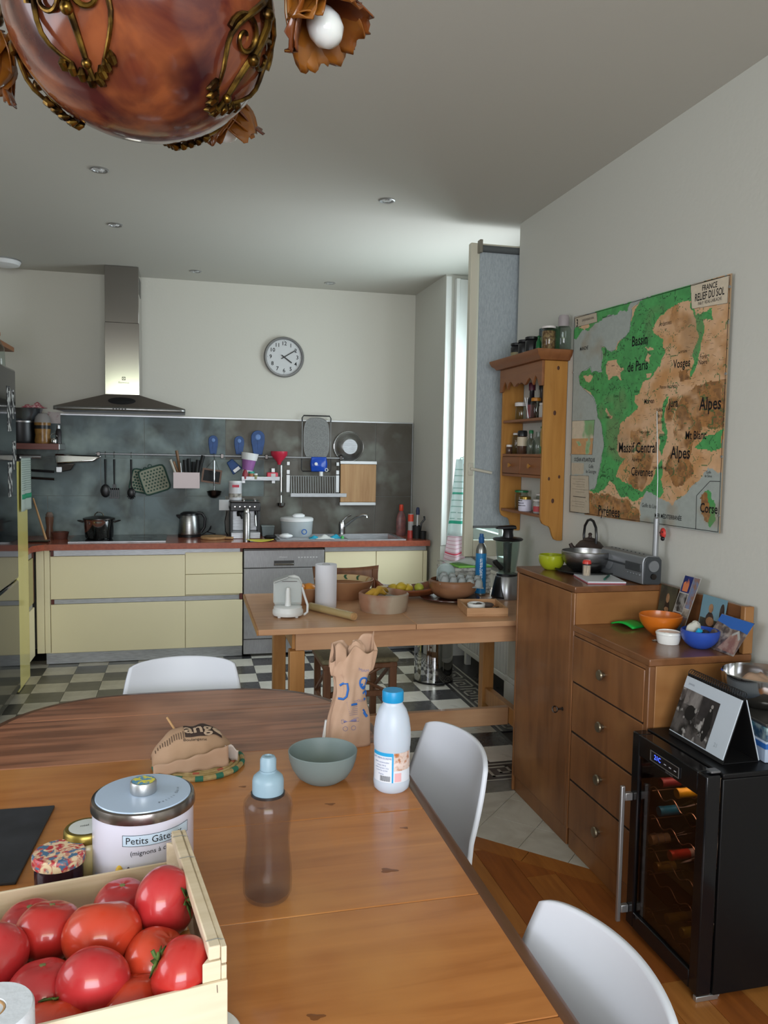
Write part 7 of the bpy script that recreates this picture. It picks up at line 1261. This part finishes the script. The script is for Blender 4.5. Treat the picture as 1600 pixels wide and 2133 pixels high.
nj = jar('clear jar of nuts on the spice shelf top', 1.715, 3.635, P0, .034, .115, gj, wh_l, .034, .012, name='nut_jar'); MB().lathe([(0, .003), (.031, .003), (.0315, .09), (0, .092)], 24).to('nuts', mat('nuts', '#a5835a', .7, c2='#6e4a2d', scale=70, lo=.42, hi=.58, bump=.6, bscale=70), nj)
sb_ = jar('square clear bottle of water at the near end of the shelf top', 1.775, 3.600, P0, .038, .165, tint_glass('bottle_glass', '#e6ede9'), mat('stopper_grey', '#a39a9c', .2, alpha=.8), .026, .055, name='glass_bottle', cat='bottle'); MB().tube(arc((0, .028, .14), .018, -math.pi / 2, math.pi / 2, 8, (0, 1, 0), (0, 0, 1)), .003, 6).to('clasp', dark_steel, sb_)
# ---------------------------------------------------------------- ceiling: spots, detector, alabaster chandelier
for k, (x, y, lb) in enumerate(((-.403, 4.03, 'recessed ceiling spot nearest the chandelier, on the left'), (-.412, 4.97, 'recessed ceiling spot behind it on the left'), (.054, 6.06, 'recessed ceiling spot right of the cooker hood'), (1.061, 6.15, 'recessed ceiling spot above the sink'), (.996, 4.08, 'recessed ceiling spot in the middle of the ceiling'))):
    t = T('ceiling_spot', lb, 'ceiling light', (x, y, 2.8195), rot=(math.pi, 0, 0), group='recessed ceiling spots'); MB().lathe([(.042, 0), (.043, .003), (.038, .006), (.03, .004), (.028, 0)], 36).to('ring', alu, t); MB().lathe([(.0275, .0), (.02, .004), (0, .005)], 28).to('bulb', mat('spot_glass%d' % k, '#d8dad8', .2), t)
    for s in (-1, 1): MB().tube(arc((0, s * .012, .005), .012, 0, math.pi, 8, (1, 0, 0), (0, s, 0)), .0015, 5).to('clip', alu, t)
sd = T('ceiling_lamp', 'round white ceiling disc at the left edge by the back wall', 'ceiling light', (-1.25, 6.12, 2.8195), rot=(math.pi, 0, 0)); MB().lathe([(.105, 0), (.112, .012), (.10, .035), (.06, .045), (0, .047)], 40).to('disc', white_p, sd); MB().lathe([(.1125, .0), (.1135, .008), (.108, .009)], 40).to('rim', alu, sd)
chn = T('chandelier', 'amber alabaster bowl chandelier with gilt mounts and glass flower lamps', 'chandelier', (-.075, 1.45, 0))
alb = mat('alabaster', '#965331', .14, c2='#552521', scale=5.5, sv=(1, 1, .7), detail=8, lo=.38, hi=.60, dist=1.3, c3='#3a191c', s3=8, lo3=.50, hi3=.68, coat=.35, sss=.1)
RB = .218
prof = [(0, 2.052)] + [(RB * math.sin(R_(a)) ** .95, 2.247 - .195 * math.cos(R_(a))) for a in range(6, 91, 6)] + [(RB + .004, 2.262), (RB + .002, 2.275), (RB - .008, 2.276)] + [((RB - .012) * math.sin(R_(a)) ** .95, 2.255 - .185 * math.cos(R_(a))) for a in range(86, 0, -10)] + [(0, 2.072)]
MB().lathe(prof, 64).to('bowl', alb, chn)
gilt = mat('gilt_bronze', '#8a6a2e', .28, .95, c2='#3c2a16', scale=40, lo=.35, hi=.6); bronze = mat('dark_bronze', '#5a4a38', .35, .9); pet = mat('amber_petal', '#8a541a', .25, c2='#6d3c14', scale=14, sss=.25, coat=.3); pet_d = mat('amber_petal_dark', '#59291a', .25, c2='#7a4318', scale=12, coat=.3); opal = mat('opal_bulb', '#dfe1df', .15, sss=.1, coat=.4)
def surf(a, t, off=0):                                        # point on the bowl: a = azimuth, t = angle from the bottom, off = stand-off
    d = Vector((math.sin(t) * math.cos(a), math.sin(t) * math.sin(a), -math.cos(t))); r = RB * math.sin(t) ** .95
    return Vector((r * math.cos(a), r * math.sin(a), 2.247 - .195 * math.cos(t))) + d * off
def spiral(a0, t0, r0, turns, sgn, n=26, r1=.004): return [surf(a0 + sgn * (r0 + (r1 - r0) * k / n) * math.cos(turns * 2 * math.pi * k / n) / RB / math.sin(t0), t0 + (r0 + (r1 - r0) * k / n) * math.sin(turns * 2 * math.pi * k / n) / .2, .006) for k in range(n + 1)]
for i, az in enumerate((-28, 62, 152, 242)):
    a = R_(az); tm = R_(66)
    b = MB()
    for s in (-1, 1):
        b.tube(spiral(a + s * .17, tm + .02, .036, 1.3, s), .0055, 8, .003)
        b.tube([surf(a + s * (.02 + .30 * math.sin(k / 10 * 2.6)), R_(88) - k / 10 * .80, .007 + .004 * math.sin(k)) for k in range(11)], .006, 8, .003)
        for k in range(4): b.tube([surf(a + s * (.25 - .07 * k) + s * q * .012, R_(46) - .05 * k - q * .035, .004 + .006 * math.sin(q * 1.05)) for q in range(4)], .005, 8, rs=[.003, .0075, .0065, .002])
    b.tube([surf(a, R_(90) - k / 8 * .95, .008 + .006 * math.sin(k * .9)) for k in range(9)], .008, 8, .004)
    for k in range(3): p = surf(a, R_(82 - 20 * k), .010); b.sph(p, .012 - .002 * k, .012 - .002 * k, .012 - .002 * k, 10, 8)
    mt = b.to('gilt_mount', gilt, chn)
    dx, dy = math.cos(a), math.sin(a); E_ = lambda r, z: (r * dx, r * dy, z)
    arm = MB().tube([E_(.210, 2.235), E_(.226, 2.27), E_(.245, 2.292), E_(.272, 2.288), E_(.290, 2.262), E_(.297, 2.238)], .0085, 10, .007); [arm.sph(E_(r, z), .012, .012, .010, 10, 8) for r, z in ((.219, 2.255), (.245, 2.292), (.286, 2.268))]
    arm.to('arm', bronze, chn)
    C_ = Vector(E_(.302, 2.225)); tilt = Matrix.Translation(C_) @ Matrix.Rotation(R_(-32), 4, Vector((-dy, dx, 0)))
    fl_ = MB().lathe([(.006, .012), (.014, .004), (.018, -.012), (.012, -.016)], 16).xf(tilt).to('flower_cup', bronze, chn)
    def petal(k, ring):
        a_ = k * 2 * math.pi / (5 if ring else 6) + ring * .55; L_ = .092 if ring else .108; w_ = .042 if ring else .044
        def f(u, v):
            s = u * 2 - 1; wv = w_ * (math.sin(math.pi * (.18 + .70 * v)) ** .8); out = .010 + (.026 + .010 * ring) * math.sin(v * 1.5) + .028 * v * v * (1.3 if not ring else .6) + .003 * math.sin(7 * s + 2 * k) * v * v; z = .026 - L_ * v + (.010 * v * v * (2.2 if not ring else .4)) + .007 * s * s + .006 * math.sin(5 * v + k) + .008 * v * v * math.cos(3 * s + k)
            x, y = out - .012 * s * s * (1 - v), s * wv
            return (x * math.cos(a_) - y * math.sin(a_), x * math.sin(a_) + y * math.cos(a_), z)
        b = MB().grid(6, 7, f); b.xf(tilt); return b.to('petal', pet if (k + ring) % 3 else pet_d, fl_, solid=.0022)
    for k in range(6): petal(k, 0)
    for k in range(5): petal(k, 1)
    bu = MB().lathe([(.010, .004), (.016, -.010), (.025, -.026), (.0285, -.042), (.0255, -.058), (.015, -.070), (0, -.074)][::-1], 24).xf(tilt); bu.to('bulb', opal, chn)
for k in range(3): a = R_(30 + 120 * k); MB().tube([(.20 * math.cos(a), .20 * math.sin(a), 2.27), (.10 * math.cos(a), .10 * math.sin(a), 2.5), (.01 * math.cos(a), .01 * math.sin(a), 2.76)], .004, 6).to('chain', bronze, chn)
MB().lathe([(.06, 2.8195), (.058, 2.80), (.03, 2.775), (.012, 2.755), (0, 2.753)], 32).to('ceiling_rose', gilt, chn)
